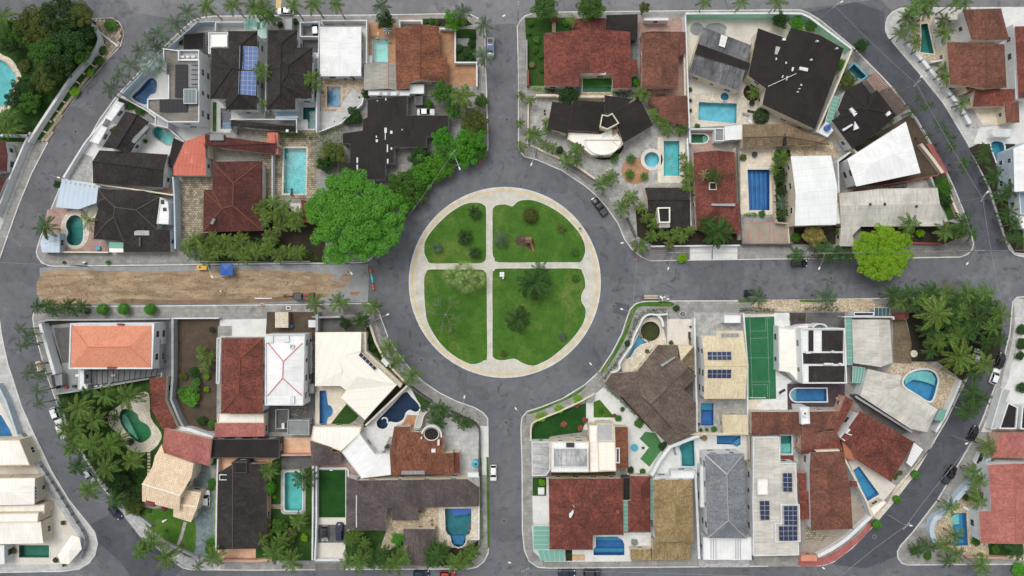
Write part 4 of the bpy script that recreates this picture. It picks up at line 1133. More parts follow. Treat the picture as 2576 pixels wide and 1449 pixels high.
# white roof and blue pool
H = House('low house with a plain white hipped roof')
H.hip((645,268),(1060,268),(1058,765),(640,768),(828,430),(828,545),3.4,3.9,'W',wall='wW',over=.3,fascia='wW')
sheet('courtyard',[(655,205),(1112,205),(1112,640),(1050,640),(1050,268),(655,262)],'cream_con','cream forecourt behind the white hipped roof')
for i,q in enumerate((rect(672,218,790,246),rect(862,216,898,246),rect(968,214,1090,244))):
 House('%s rusty grate from the left in the cream forecourt' % ORD[i],'grate').box('grating',q,.1,.22,'wood')
bwall('white wall between the white roof and the terracotta patio',[(655,208),(1112,205),(1112,640)],'wW',2.2)
sheet('terrace',[(650,770),(1090,770),(1090,960),(960,890),(800,1110),(660,1115)],'stone','tan stone terrace round the blue rectangular pool')
pool('bright blue rectangular pool below the white hipped roof',rect(716,872,856,1083),'basin_mid','water_blue','salmon',.4)
sheet('terrace',[(970,895),(1088,968),(1062,1048),(850,1240),(612,1332),(612,1112),(800,1122)],'conc_l','pale grey angular terrace beside the blue rectangular pool',2)
for i,(u,v,q) in enumerate(((1040,980,12),(790,1225,7))): House(('larger','smaller')[i]+' dark drain in the pale angular terrace','drain').box('drain_cover',ell(u,v,q,q,8),.1,.2,'p_charcoal')
bwall('low white wall along the pale angular terrace',[(1080,985),(1062,1048),(850,1240),(615,1332)],'wW',1.8,.22)
chair(903,795,0,'brown chair nearer the middle of the tan terrace','timber'); chair(985,798,90,'brown chair nearer the right end of the tan terrace','timber')
palm(560,790,7,2.4,'bright green palm leaning over the stepped dark roof edge','l_palm'); palm(600,870,6,1.6,'small palm at the wall beside the blue rectangular pool','l_palm',10)
palm(60,720,7,2.5,'palm in the white passage between the dark hipped houses','l_palm'); palm(75,1040,5.5,1.5,'small yellowish palm at the foot of the white passage','l_palmy',10)
# terracotta patio
sheet('patio',[(1130,230),(1410,230),(1410,640),(1130,640)],'terra_tile','terracotta tiled patio round the pale green pool')
pool('pale turquoise pool on the terracotta patio',rect(1177,395,1328,628),'basin_pale','water_turq','p_grey',.22)
chair(1345,420,30,'green chair beside the pale turquoise pool','p_green'); lounger(1190,372,0,'brown lounger at the top of the pale turquoise pool','timber'); lounger(1225,360,80,'tan lounger beside the brown lounger','p_tan')
pr = thing('striped parasol on the terracotta patio','parasol','parasol',1320,300,2.3)
mb=MB(); mb.cyl((0,0,.1),.04,2.2,8); mb.build('pole','p_lampw',pr)
for k in range(14):
 a0,a1=R(360/14*k),R(360/14*(k+1)); mb=MB(); mb.add([(0,0,2.45),(math.cos(a0)*.95,math.sin(a0)*.95,2.1),(math.cos(a1)*.95,math.sin(a1)*.95,2.1)],[(0,1,2)]); mb.build('canopy_panel','p_white' if k%2 else 'p_navy',pr)
sheet('step',[(1120,560),(1168,560),(1168,640),(1120,640)],'white_tile','white tiled step at the corner of the terracotta patio',2)
tree(1300,200,5.5,2.5,'dark green garden tree over the terracotta patio','l_dark')
palm(1265,60,8.5,2.4,'grey green street palm above the terracotta patio','l_palmg')
H = House('grey corrugated roof with a pink ridge beside the red gabled house','shed')
H.gable((1090,645),(1415,640),(1415,905),(1085,905),(1325,630),(1325,890),3.0,3.7,'cG',wall='wW',over=.2,ridge='p_pinkc')
H = House('long red brown gabled house with mossy tiles')
e,r=3.4,5.0
H.roof([(1405,285,e),(1655,250,r),(1843,265,e+.1),(1843,565,e+.1),(1925,575,e-.5),(1925,830,e-.5),(1650,800,r),(1545,832,e+.9),(1545,882,e+.8),(1415,902,e),(1405,640,e)],[(0,1,6,7,8,9,10),(1,2,3,4,5,6)],'tBrick','wC',over=.3,ridge='tBrick')
H.flat([(1545,850),(1690,850),(1690,942),(1545,942)],2.8,'W','wW',.1)
H.flat([(1130,910),(1545,910),(1545,962),(1130,958)],2.6,'W','wW',.1)
for u in (1240,1320,1412): H.box('roof_box',rect(u,925,u+28,952),2.5,2.8,'Gl')
sheet('patio',[(1845,300),(2003,300),(2003,635),(2222,635),(2222,870),(1925,870),(1925,575),(1845,565)],'terra_tile','terracotta terrace on the right of the red gabled house')
bwall('white stepped wall round the terracotta terrace',[(1845,288),(2004,288),(2004,628),(2222,628),(2222,870)],'wW',1.6,.3)
sheet('garden',[(2006,295),(2215,295),(2215,620),(2010,620)],'grass_d','small green corner garden beside the upper cross street')
sheet('slab',rect(2012,388,2145,466),'grey_con','square grey slab in the corner garden',2)
sheet('garden',[(1680,190),(2110,190),(2180,250),(2000,285),(1845,265),(1680,240)],'soil_d','planted strip behind the red gabled house')
sheet('path',rect(1445,178,1670,242),'pink_tile','pink entrance path behind the red gabled house')
bwall('white gate wall of the pink entrance path',[(1444,275),(1444,208),(1668,208),(1668,240)],'wW',2.0,.3)
tree(2000,195,5,2.9,'bright green round tree at the upper right corner garden','l_bright')
shrubs('{o} shrub from the left in the planted strip behind the red gabled house',[(1700,215,.9),(1760,215,1.0),(1820,225,.9)],tone='l_mid',h=1.4)
shrubs('{o} shrub from the top of the small corner garden',[(2040,480,1.2),(2130,520,1.6),(2070,590,1.2),(2180,350,1.1),(2160,440,1.1),(2170,590,1.0)],'y',tone='l_dark',h=1.5)
palms('{o} grey green street palm from the left at the upper cross street corner',[(2080,120,8,2.3),(2290,250,8,2.3),(2290,560,8,2.5)],tone='l_palmg')
# black house
H = House('low black flat roofed house behind the great green tree')
F()
H.flat([(924,250),(1024,240),(1024,290),(1129,290),(1128,333),(1073,345),(1073,371),(992,371),(992,413),(970,413),(970,452),(910,452),(851,436),(851,408),(880,408),(880,362),(862,362),(862,335),(912,328),(913,300),(924,295)],3.4,'cK','wG',.1,.12,'wD')
T(1,0)
for q in (rect(1292,1285,1316,1335),rect(1297,1335,1304,1405),rect(1350,1315,1372,1345),rect(1205,1365,1216,1385),rect(1205,1402,1226,1430),rect(1465,1298,1476,1310),rect(1300,990,1312,1010),rect(1215,1010,1228,1018)): H.box('roof_patch',q,3.3,3.42,'wW')
T(1,1)
for q in (rect(1012,135,1026,190),rect(1012,208,1026,258),rect(1316,5,1328,80),rect(1318,150,1332,195),rect(1354,34,1370,56)): H.box('roof_patch',q,3.3,3.42,'wW')
T(1,0)
sheet('driveway',[(1525,965),(1800,965),(1800,1040),(1945,1040),(1945,1160),(1525,1160)],'conc_d','mossy driveway behind the black house')
car(1708,1125,0,'white saloon car on the mossy driveway beside the black house','p_white','sedan')
H=House('small timber shed above the white saloon car','shed'); H.shed([(1590,970),(1680,965),(1680,1055),(1595,1055)],[2.6,2.6,2.3,2.3],'cDk',wall='timber',over=.1)
palm(2075,965,6.5,3.4,'large feather palm beside the mossy driveway','l_palmy',18,'arch')
for u,v,h,r,t,l in ((1880,930,5.5,3.0,'l_mid','round garden tree between the white saloon car and the large feather palm'),(2200,1230,6.5,4.0,'l_olive','yellow green tree at the upper cross street kerb'),(2170,1370,6,3.8,'l_bright','bright green bushy tree below the yellow green kerb tree'),(2270,1010,3.5,2.0,'l_mid','small kerb tree right of the large feather palm'),(1870,1390,4.5,2.8,'l_bright','bushy tree at the lower edge of the black roof'),(1990,1110,4,2.2,'l_mid','small tree below the large feather palm')): tree(u,v,h,r,l,t)
for u,v,r,t,l in ((980,1130,1.9,'l_dark','large leaved dark shrub beside the pale angular terrace'),(930,1210,1.5,'l_dark','dark shrub at the tip of the pale angular terrace'),(1010,1200,1.7,'l_dark','dark shrub between the pale angular terrace and the black roof'),(1110,930,1.5,'l_dark','leafy shrub at the top corner of the black roof'),(1735,1040,1.4,'l_mid','shrub above the white saloon car')): shrub(u,v,r,l,t,1.8+r*.5)
mass('tangled green shrubbery above the great green tree',[(600,1310),(860,1240),(880,1449),(860,1600),(830,1700),(620,1700),(570,1449)],3.2,'l_olive',10)
# red house with turquoise pool
H = House('dark red hipped house on mossy paving')
T(0,1)
e,r=3.6,5.4
H.roof([(2140,178,e),(2640,170,e),(2640,872,e),(2045,886,e),(2050,460,e),(2137,460,e),(2350,395,r),(2345,622,r),(2235,650,r-.5)],[(0,1,6),(1,2,7,6),(2,3,8,7),(3,4,8),(4,5,8),(5,0,6,7,8)],'tDk','wC',ridge='tBrick')
H.box('roof_patch',[(2140,745),(2168,755),(2140,810),(2116,800)],4.2,4.75,'G')
T(0,0)
H.gable((2062,1352),(2770,1335),(2770,1555),(2070,1585),(2770,1445),(2066,1468),3.6,4.5,'tDk',wall='wC',ridge='tDk')
H.shed([(2690,1333),(2796,1333),(2798,1548),(2690,1545)],[3.6,3.5,3.5,3.6],'cRed',wall='wP',over=.2)
H.box('chimney',rect(2112,1345,2250,1412),3.2,4.6,'G')
T(0,1)
H = House('salmon red metal roof with pale scuffs','annex')
H.shed([(1858,-25),(2062,-98),(2072,315),(1745,316),(1745,232)],[4.2,4.2,3.6,3.4,3.5],'cRed',wall='wW',over=.25)
sheet('terrace',[(1825,322),(2140,322),(2140,460),(2050,470),(2045,886),(1830,1010)],'stone_m','mossy stone paving left of the dark red hipped house')
bwall('tall pale wall left of the mossy stone paving',[(1738,330),(1752,520),(1762,1055)],'wBl',3.2,.3)
T(1,1)
sheet('terrace',[(60,-140),(610,-140),(610,520),(585,560),(170,545),(60,560)],'stone_m','mossy stone terrace round the long turquoise pool')
pool('long bright turquoise pool on the mossy stone terrace',[(288,42),(510,42),(497,500),(278,500)],'basin_turq','water_aqua','stone_l',.4)
for i,q in enumerate(((162,110,162,560),(68,220,68,560))): bwall('%s thin white wall from the right of the dark red roof edge' % ORD[1-i],[(q[0],q[1]),(q[2],q[3])],'wW',2.2,.15)
lounger(360,485,90,'dark green lounger at the foot of the turquoise pool','p_charcoal')
H = House('red flat roofed shelter beside the great green tree','shelter'); H.shed([(450,557),(585,590),(585,792),(482,790)],2.8,'tR',wall='wP',over=.2)
sheet('slab',[(335,595),(450,600),(450,690),(395,690),(335,640)],'cream_con','cream slab beside the red shelter',3)
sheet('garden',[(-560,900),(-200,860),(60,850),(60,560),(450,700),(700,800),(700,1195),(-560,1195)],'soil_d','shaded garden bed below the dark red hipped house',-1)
arec=[(60,640),(170,590),(190,700),(290,640),(330,750),(100,760),(420,720),(240,830),(400,810),(-30,690)]
palms('{o} areca palm from the left beside the foot of the dark red roof',[(u,v,3.8,2.4) for u,v in arec],tone='l_palmy',kind='arch',n=12)
arec=[(-690,1040),(-600,960),(-520,1060),(-430,950),(-390,1080),(-300,980),(-230,1070),(-150,960),(-60,1050),(20,1090),(110,1060),(230,1120),(330,1080),(430,1100),(140,930),(-480,1150),(-120,1130)]
palms('{o} areca palm from the left in the row above the torn-up street',[(u,v,3.6,2.5) for u,v in arec],tone='l_palmy',kind='arch',n=15)
mass('dark green undergrowth below the areca row',[(-720,1060),(-560,930),(0,940),(300,1010),(520,1060),(640,1170),(-700,1180)],1.8,'l_mid',14)
bwall('low white wall below the areca row',[(180,1180),(540,1180)],'wG',1.2,.2)
root = tree(985,745,14,12.6,'great bright green tree with a broad crown beside the roundabout','l_bright',2,(44000,.021,150,.07,.15),zs=.5)
for u,v,h,r,t,l in ((1570,430,5,5.0,'l_mid','broad green tree right of the great green tree'),(1760,240,5,5.0,'l_bright','bushy tree in the middle of the kerb thicket'),(2090,70,5.5,4.2,'l_bright','light green tree at the upper end of the kerb thicket'),(1920,60,4.5,3.4,'l_mid','olive tree between the two light green kerb trees'),(770,80,5,3.4,'l_olive','olive tree between the black house and the turquoise pool'),(1430,400,4.5,3.4,'l_mid','darker tree against the right side of the great tree'),(1650,130,4.5,3.2,'l_dark','dark tree at the black house corner'),(700,200,4,2.4,'l_dark','dark tree beside the top of the great tree'),(1900,180,4.2,2.6,'l_mid','small tree at the bend of the kerb thicket'),(1480,560,4.5,3.6,'l_bright','light green tree joining the great tree to the kerb thicket'),(1640,340,4.8,3.8,'l_bright','light green tree low in the kerb thicket'),(2240,60,4,2.6,'l_mid','tree at the top end of the kerb thicket')): tree(u,v,h,r,l,t)
hedge('narrow dark hedge right of the turquoise pool',[(620,80),(630,250)],1.2,2,'l_mid')
mass('green undergrowth along the ring road kerb',[(1350,560),(1500,330),(1750,60),(2200,20),(2300,60),(2150,140),(1880,230),(1700,350),(1500,560),(1400,700)],1.6,'l_mid',9)
car(1290,1035,62,'beige car parked under the great green tree','p_beige','hatch')
# dark L-shaped house
T(0,0)
sheet('courtyard',[(1205,1000),(1260,1030),(1520,1240),(1560,1240),(1860,1435),(1830,1449),(1700,1560),(1700,1900),(640,1960),(620,1800),(840,1449)],'white_con','white yard round the dark L-shaped house',-1)
bwall('white street wall of the dark L-shaped house',[(1190,990),(1030,1240),(880,1400),(830,1470),(640,1790)],'wW',1.8,.25)
H = House('white stepped garden building along the left street','outbuilding'); H.flat([(1165,1010),(1250,1040),(1120,1220),(1050,1180)],2.6,'W','wW',.1); H.flat([(1010,1255),(1080,1285),(990,1450),(900,1420)],2.6,'W','wW',.1)
House('small black opening roof in the white garden wall','canopy').flat([(1195,975),(1275,1030),(1255,1070),(1185,1035)],2.2,'B','wD',.08,.1)
H = House('dark L-shaped house with weathered black tiles')
H.gable((1265,1120),(1500,1225),(1300,1560),(1030,1480),(1385,1150),(1170,1500),3.4,4.8,'tK',wall='wW',ridge='tK')
T(0,1)
H.roof([(1000,62,3.5),(1690,105,3.5),(1650,262,5.2),(1640,436,3.5),(935,396,3.5),(930,175,5.2)],[(0,1,2,5),(5,2,3,4)],'tK','wW',ridge='tK',over=.3)
H.box('gutter_box',[(980,352),(1190,372),(1190,415),(980,395)],2.4,2.9,'Gl');
for u in (945,975): H.box('red_post',rect(u,340,u+10,395),2,3.2,'wR')
H.box('service_block',[(1310,-30),(1470,-190),(1500,-170),(1350,-5)],3.2,3.9,'G')
House('narrow black roof beside the salmon metal roof','canopy').flat([(1745,-65),(1850,-15),(1742,228),(1688,200)],3.0,'B','wD',.08,.1)
T(0,0)
pool('turquoise lozenge pool between the dark houses',smooth([(1555,1300),(1600,1282),(1700,1335),(1750,1372),(1725,1445),(1690,1455),(1560,1375)],3),'basin_turq','water_turq','stone_g',.3)
pergola('small white pergola beside the modern white house',[(1560,1165),(1650,1180),(1700,1290),(1575,1265)],6,2.6)
for u,v,r,t,l in ((1150,1310,1.3,'l_olive','round olive shrub in the white yard'),(1200,1110,1.2,'l_mid','round shrub at the left street corner'),(1290,1060,1.6,'l_mid','bushy shrub below the wedge pool wall'),(1400,1110,1.4,'l_mid','bushy shrub above the dark L-shaped roof'),(1600,1250,1.0,'l_olive','shrub above the lozenge pool'),(1460,1420,.6,'l_mid','tiny shrub on the white tiles'),(1820,420,1.0,'l_olive','shrub beside the flat black garage')): shrub(u,v,r,l,t,1.8)
T(0,1)
sheet('yard',[(650,350),(930,395),(935,130),(800,90)],'stone_g','stained grey yard left of the dark L-shaped house',2)
# complex dark roof
H = House('dark many-hipped house with cracked ridges')
e,r=3.4,5.0
V=[(990,452,e),(1450,470,e),(1605,530,e),(1580,862,e),(1245,975,e),(942,957,e),(955,762,e),(990,650,e),(975,588,e),(1060,545,r-.4),(1155,637,r),(1370,665,r),(1145,737,r),(1050,815,r-.3)]
H.roof(V,[(0,1,10,9),(1,2,11,10),(2,3,11),(10,11,3,4,12),(4,5,13,12),(5,6,13),(6,7,9,10,12,13),(0,9,8),(8,9,7)],'tK','wW',ridge='tGr',over=.3)
H.shed([(1340,868),(1712,868),(1716,1086),(1245,1086),(1245,962)],[3.6,3.5,2.8,2.8,3.2],'tK',wall='wW',over=.2)
H.flat([(1612,535),(1690,582),(1700,690),(1695,808),(1575,802)],3.9,'W','wW',.15)
H.box('roof_slab',[(1350,868),(1500,872),(1500,920),(1350,918)],3.5,3.75,'Gl'); H.box('pipe',rect(1396,935,1414,1030),3.2,3.6,'wD')
for q in (rect(1620,560,1650,605),rect(1640,640,1672,675)): H.box('roof_opening',q,3.8,3.92,'p_charcoal')
House('pale blue roof at the left street bend','carport').shed([(620,362),(990,420),(970,592),(790,657),(560,636)],2.8,'cBl',wall='wBl',over=.3)
H=House('small pale blue roof beside the kidney pool','shed'); H.pyr([(430,915),(600,890),(600,1092),(425,1092),(402,1000)],(510,990),2.7,3.0,'cBl',wall='wBl',over=.15)
sheet('patio',[(480,660),(985,600),(985,760),(935,960),(1080,980),(1080,1090),(590,1090),(430,920)],'pink_tile','pinkish patio round the kidney pool')
sheet('patio',ell(760,860,145,200,28),'stone_l','cream stone rim round the kidney pool',2)
sheet('patio',[(840,660),(970,605),(990,650),(960,740),(930,770)],'cream_con','cream corner beside the pale blue roof',3)
pool('kidney shaped teal pool at the left street bend',smooth([(680,770),(720,725),(775,718),(825,750),(842,820),(838,960),(800,1015),(740,1022),(690,1000),(672,950),(690,890),(668,830)],3),'basin_teal','water_turq','cream_con',.4)
palm(455,840,5.5,3.0,'palm hanging over the left street beside the kidney pool','l_palmd',14); palm(880,770,4.5,2.6,'drooping palm over the edge of the kidney pool','l_palmy',11,'thin')
H=House('small green striped awning beside the kidney pool','awning'); H.shed([(1100,985),(1240,990),(1240,1050),(1095,1045)],2.6,'glass_g',wall=None,thick=.06); H.shed([(1100,1048),(1240,1052),(1240,1090),(1100,1090)],2.6,'Wc',wall='wC',over=.1)
House('blue plastic box at the foot of the kidney pool','box').box('lid',rect(962,1032,1005,1068),.16,.7,'p_aqua')
bwall('mossy white wall above the many-hipped dark house',[(940,400),(1450,470),(1750,515)],'wC',2.6,.3)
bwall('dark edged wall along the foot of the kidney pool patio',[(430,1085),(1090,1090)],'wD',1.6,.3,cap='wC')
sheet('yard',[(1690,300),(1740,330),(1755,515),(1640,490),(1650,400)],'pink_tile','narrow pink side yard beside the dark L-shaped house',2)
sheet('yard',rect(1600,535,1760,1000),'grey_con','narrow grey yard right of the many-hipped house',0)
# pavement stones at the corner
shrubs('{o} small weed tuft from the left on the pavement above the torn-up street',[(645,1190,.5),(860,1200,.5),(1090,1195,.8)],tone='l_mid',h=.6)
tree(580,410,3,1.1,'little street tree at the left street bend','l_dark')
T(0,0)
palms('{o} grey green palm from the left along the left curved street',[(1115,880,7,2.5),(1200,750,7,2.4),(1300,640,7,2.5),(1400,510,7,2.3),(1500,410,7,2.4),(1600,330,7,2.5),(1760,230,7.5,2.7),(1890,120,7.5,2.6),(1590,470,5,2.0)],tone='l_palmg',n=12)
palm(1540,650,7.6,3.1,'silver fan palm in front of the modern white house','l_grey',34,'fan')
palms('{o} green street palm from the left along the top street',[(2075,60,8.5,2.4),(2335,45,8.5,2.4),(2560,70,8.5,2.6)],tone='l_palm')
hedge('row of grey green shrubs along the left curved street',[(1240,900),(1460,690),(1700,430),(1900,260)],1.6,1.2,'l_dark',12)
T(1,0)
palms('{o} street palm from the left behind the white saloon by the top street',[(70,90,8.5,3.0),(375,60,8,2.2),(575,40,8.5,2.6),(810,50,8,1.9)],tone='l_palm')
palm(130,170,8,2.6,'dark palm beside the white car in the top street','l_palmd')
car(292,108,180,'white hatchback parked in the top street','p_white','hatch')
sheet('road',[(205,-40),(265,-40),(240,120),(195,110)],'yline','yellow hatched marking on the top street',z=.01,thick=0)
c=car(2360,480,-90,'silver pickup with a roof rack parked at the upper cross street','p_silver','pickup')
mb=MB();
for y in (-.7,.7): mb.box((0,y,1.9),(4.4,.06,.06))
for x in (-2,-1,0,1,2): mb.box((x,0,1.9),(.06,1.4,.06))
for x in (-2,2):
 for y in (-.7,.7): mb.box((x,y,1.45),(.05,.05,.85))
mb.build('roof_rack','p_steel',c)
mb=MB(); mb.box((.3,0,1.96),(1.2,1.2,.05)); mb.build('carried_panel','p_solar_b',c)
# ------------------------------------------------------------------ upper right block
T(2,0)
sheet('garden',[(130,180),(610,180),(610,310),(330,335),(322,865),(170,865),(140,400)],'grass_d','green side garden of the big red tiled house')
sheet('path',rect(402,190,440,325),'stone','narrow stone path from the brick gate',2)
g=House('small brick gate roof above the narrow stone path','gate'); g.shed([(388,165),(460,165),(460,195),(388,195)],2.4,'tR',wall='wR',over=.1)
H = House('big red tiled gabled house with a notch at the green pool')
e,r=3.6,5.8
H.roof([(320,340,e),(785,288,r),(1190,318,e),(1205,888,e),(1015,888,4.6),(1010,738,4.6),(790,735,r),(690,735,5.3),(668,862,5.2),(325,862,e)],[(0,1,6,7,8,9),(1,2,3,4,5,6)],'tR','wC',ridge='tBrick',over=.35)
H.gable((605,195),(945,185),(945,302),(605,307),(780,173),(785,290),3.3,4.6,'tR',wall='wC',ridge='tBrick')
H.shed([(1200,602),(1262,602),(1264,750),(1205,750)],[3.4,3,3,3.4],'tR',wall='wC',over=.1)
for u in (750,880): H.box('air_conditioner',rect(u,724,u+62,748),4.4,5.0,'wW')
House('long black corrugated roof beside the big red house','carport').shed([(950,152),(1265,142),(1260,402),(1192,402),(1190,312),(950,300)],[3.2,3,2.8,2.9,3.1,3.2],'cK',wall='wD',over=.2)
sheet('yard',[(1195,405),(1262,405),(1262,900),(1030,960),(690,970),(430,940),(340,865),(1205,890)],'slate_pav','narrow blue grey side yard of the big red house',-1)
sheet('terrace',[(692,742),(1010,742),(1010,965),(692,968)],'stone','stone terrace round the green pool')
pool('dull green rectangular pool under a pale net',rect(712,788,998,930),'basin_dgreen','water_green','stone_l',.3,.5,steps=[(rect(716,865,992,928),.3,'basin_green')])
bwall('cream wall below the green pool',[(240,958),(440,958),(470,970),(1010,970)],'wC',2.0,.5)
bwall('grey street wall of the green side garden',[(148,400),(150,700),(155,860)],'wG',1.6); bwall('red brick pier wall of the green side garden',[(158,705),(162,860)],'wR',1.9,.5)
hedge('lime green clipped hedge below the green side garden',[(205,880),(340,885)],.9,1.2,'l_lime'); hedge('dark hedge below the big red house',[(330,905),(430,912)],.9,1.3,'l_dark')
tree(580,975,4.5,2.9,'dense dark round tree below the big red house','l_dark')
shrubs('{o} shrub from the top of the green side garden',[(190,230,1.0),(250,400,1.2),(230,500,1.0),(200,650,1.0,{'tone':'l_yel'}),(290,560,.9),(300,700,.8),(540,230,1.1),(170,330,.8)],'y',tone='l_mid',h=1.3)
mass('dark climbing shrubbery below the red houses',[(1030,920),(1200,900),(1330,940),(1300,1000),(1100,990)],1.8,'l_dark',10)
shrub(1248,820,1.3,'bright bush beside the small red lean-to roof','l_bright',2)
palm(600,200,5.5,1.6,'yellowish palm at the corner of the small red roof','l_palmy',12); palms('{o} palm from the left beside the brown gabled house foot',[(1290,930,5,1.9),(1340,960,4.5,1.6)],tone='l_palmy')
tree(330,70,7,3.4,'feathery pale street tree at the upper cross street corner','l_mid'); tree(800,60,7.5,3.8,'grey green feathery street tree above the big red house','l_mid'); tree(1330,80,5,1.5,'thin yellowish street tree by the top street','l_olive')
# brown house
sheet('courtyard',[(1270,185),(1740,190),(1745,325),(1300,330),(1270,300)],'pink_tile','pink forecourt of the brown gabled house')
sheet('courtyard',[(1640,545),(1765,540),(1772,985),(1320,985),(1320,870),(1640,870)],'pink_tile','pink side passage of the brown gabled house')
House('white gate roof of the pink forecourt','gate').flat(rect(1330,178,1575,205),2.6,'W','wW',.1)
H = House('brown gabled house with a lower wrap-around roof')
H.shed([(1300,330),(1412,314),(1745,322),(1742,545),(1676,548),(1676,388),(1500,366),(1310,390)],[3.3,3.5,3.3,3.3,3.6,3.7,3.8,3.6],'tRb',wall='wP',over=.2)
H.gable((1310,388),(1675,388),(1670,866),(1310,870),(1500,362),(1508,856),4.4,5.8,'tRb',wall='wP',over=.2,ridge='tRb')
H = House('brown tiled annex in the corner of the pink passage','annex')
H.roof([(1372,990,3),(1645,960,4),(1765,970,3.1),(1776,1272,3.1),(1648,1238,4),(1480,1172,3.3),(1480,1100,3.3),(1385,1030,3)],[(0,1,4,5,6,7),(1,2,3,4)],'tRb','wP',over=.2,ridge='tRb')
House('dark opening in the pink passage','hatch').box('cover',rect(1446,945,1540,968),.1,.24,'timber')
bwall('long white wall between the brown house and the grey corrugated roof',[(1745,140),(1752,320),(1765,700),(1785,1290)],'wW',3.0,.25)
bwall('cream inner wall of the pink passage',[(1735,545),(1742,960)],'wC',2.0,.4)
# big black roof lot
F()
sheet('courtyard',[(1726,36),(2014,38),(2060,66),(2136,126),(2062,330),(1884,312),(1733,322),(1728,200)],'cream_con','pale forecourt of the big black roofed house',-1)
T(2,0)
bwall('mint green inner faced wall of the big black roofed house along the street',[(1748,135),(2576,132),(2915,135),(3000,175),(3420,490)],'wGr',3.4,.4,cap='wW')
sheet('terrace',[(1790,935),(2330,935),(2470,1060),(2440,1250),(1790,1250)],'stone_l','cream stone terrace round the large pale blue pool',1)
for i,(a,b,ru,rv) in enumerate(((1858,295,68,66),(2050,285,110,52),(2080,330,70,45))): sheet('paving',ell(a,b,ru,rv,20),'grey_con','%s rounded grey paving from the left behind the corrugated roof' % ORD[i],1+i)
pool('large pale blue pool with a sloping edge',[(1876,1028),(2262,1042),(2255,1244),(1872,1210)],'basin_aqua','water_aqua','stone_l',.3)
pool('small round blue whirlpool above the large pale blue pool',ell(2138,975,42,42,20),'basin_sky','water_aqua','cream_con',.45,1.0)
H = House('weathered grey and black corrugated roof','barn')
H.roof([(1920,270,4.2),(2410,455,4.2),(2350,690,4.8),(2290,922,4.2),(1780,728,4.2),(1850,498,4.8)],[(0,1,2,5),(5,2,3,4)],'cDk','wC',over=.3)
H.roof([(1872,440,4.85),(2395,635,4.85),(2375,712,4.92),(1838,545,4.92)],[(0,1,2,3)],'B',None,thick=.05)
H.solar([(2105,345),(2170,370),(2140,480),(2080,460)],2,3,[4.5,4.5,4.8,4.8],'p_lampw','p_silver',.02,'clear_sheet')
F()
H = House('very large black flat roofed house in the upper right block')
H.roof([(1907,71,5.4),(1977,96,5.4),(1990,70,5.2),(2062,88,5.2),(2122,122,5.2),(2104,182,5.6),(2050,325,5.2),(1918,263,5.2),(1926,222,5.4),(1882,190,5.3),(1990,205,6.0)],[(0,1,10),(1,2,3,10),(3,4,5,10),(5,6,10),(6,7,8,10),(8,9,10),(9,0,10)],'B','wC',over=.3)
T(3,0)
for q in ([(320,670),(405,685),(400,718),(315,700)],[(245,675),(265,680),(250,718),(238,712)],[(330,845),(345,850),(342,862),(328,858)],rect(430,592,448,606),[(490,402),(514,410),(508,420),(488,412)],[(690,475),(710,482),(705,492),(688,485)],rect(180,620,190,640),[(150,755),(158,758),(148,782),(140,780)],[(190,765),(200,768),(192,808),(184,805)],rect(310,888,326,896),rect(292,918,308,928),rect(80,580,90,602)): H.box('roof_patch',q,5.3,6.12,'wW')
mb=MB(); mb.tube([pt(0,870,6.2),pt(285,740,6.3)],.08,5); H.put('roof_pipe',mb.v,mb.f,'wW')
H.box('skylight',[(85,465),(125,475),(95,548),(68,540)],5.4,6.05,'Gl'); H.box('roof_hatch',rect(148,382,180,405),5.2,5.9,'wW')
T(2,0)
palm(2430,930,3.5,2.0,'bright green palm in the dark planter by the large pale blue pool','l_palmy',14,'arch'); sheet('planter',ell(2420,930,95,90,18),'soil_d','dark round planter by the large pale blue pool',3)
shrub(2510,1170,2.1,'dark round clipped tree beside the loungers','l_dark',3,True)
lounger(2350,1155,-15,'grey lounger nearer the large pale blue pool','p_grey'); lounger(2400,1122,-10,'grey lounger beside the dark round tree','p_charcoal'); lounger(2388,1215,-40,'white lounger below the two grey loungers','p_white')
table_set(2412,1040,'dark round table near the dark planter',.7,'p_charcoal'); shrub(1862,1270,.9,'small palm-like tuft at the terrace corner','l_mid',1.2)
shrubs('{o} shrub from the top along the long white wall by the pool terrace',[(1790,900,.7),(1792,1010,.6),(1795,1110,.6)],'y',tone='l_mid',h=1)
T(3,0)
for u,v,h,r,t,l in ((130,200,4,2.2,'l_dark','dark shrubby tree behind the big black roof'),(300,240,3.2,2.0,'l_bright','light green shrubby tree behind the big black roof'),(430,260,3.2,1.7,'l_mid','shrubby tree at the mint wall bend'),(735,650,3,1.8,'l_bright','bright green tree at the right corner of the big black roof'),(940,460,4.5,1.9,'l_dark','dark street tree in the right curved street')): tree(u,v,h,r,l,t)
# right of the diagonal wall
bwall('white diagonal wall right of the big black roof',[(845,500),(670,920),(490,1330)],'wW',3.4,.35,cap='wC')
sheet('passage',[(840,520),(1040,760),(950,850),(780,910),(700,1110),(620,1230),(500,1330),(680,920)],'conc','grey passage along the white diagonal wall')
pergola('glass roofed walk along the white diagonal wall',[(575,1240),(655,965),(720,985),(640,1250)],8,2.8,'wW',glass='glass_g')
pool('small dark teal corner pool under a bushy tree',[(810,700),(862,645),(985,768),(935,800),(880,780)],'basin_teal','water_deep','basin_mid',.3)
tree(810,800,3.6,2.6,'bushy olive tree over the small teal corner pool','l_olive')
H = House('black hipped house with white roof patches')
e,r=4.0,5.6
P_=[(865,862),(942,822),(1035,945),(1095,905),(1295,1160),(960,1440),(850,1500),(640,1215),(725,1150),(700,1105),(780,905)]
H.roof([p+(e,) for p in P_]+[(1000,1095,r)],[(i,(i+1)%11,11) for i in range(11)],'B','wW',over=.25,ridge='tK',fascia='wW')
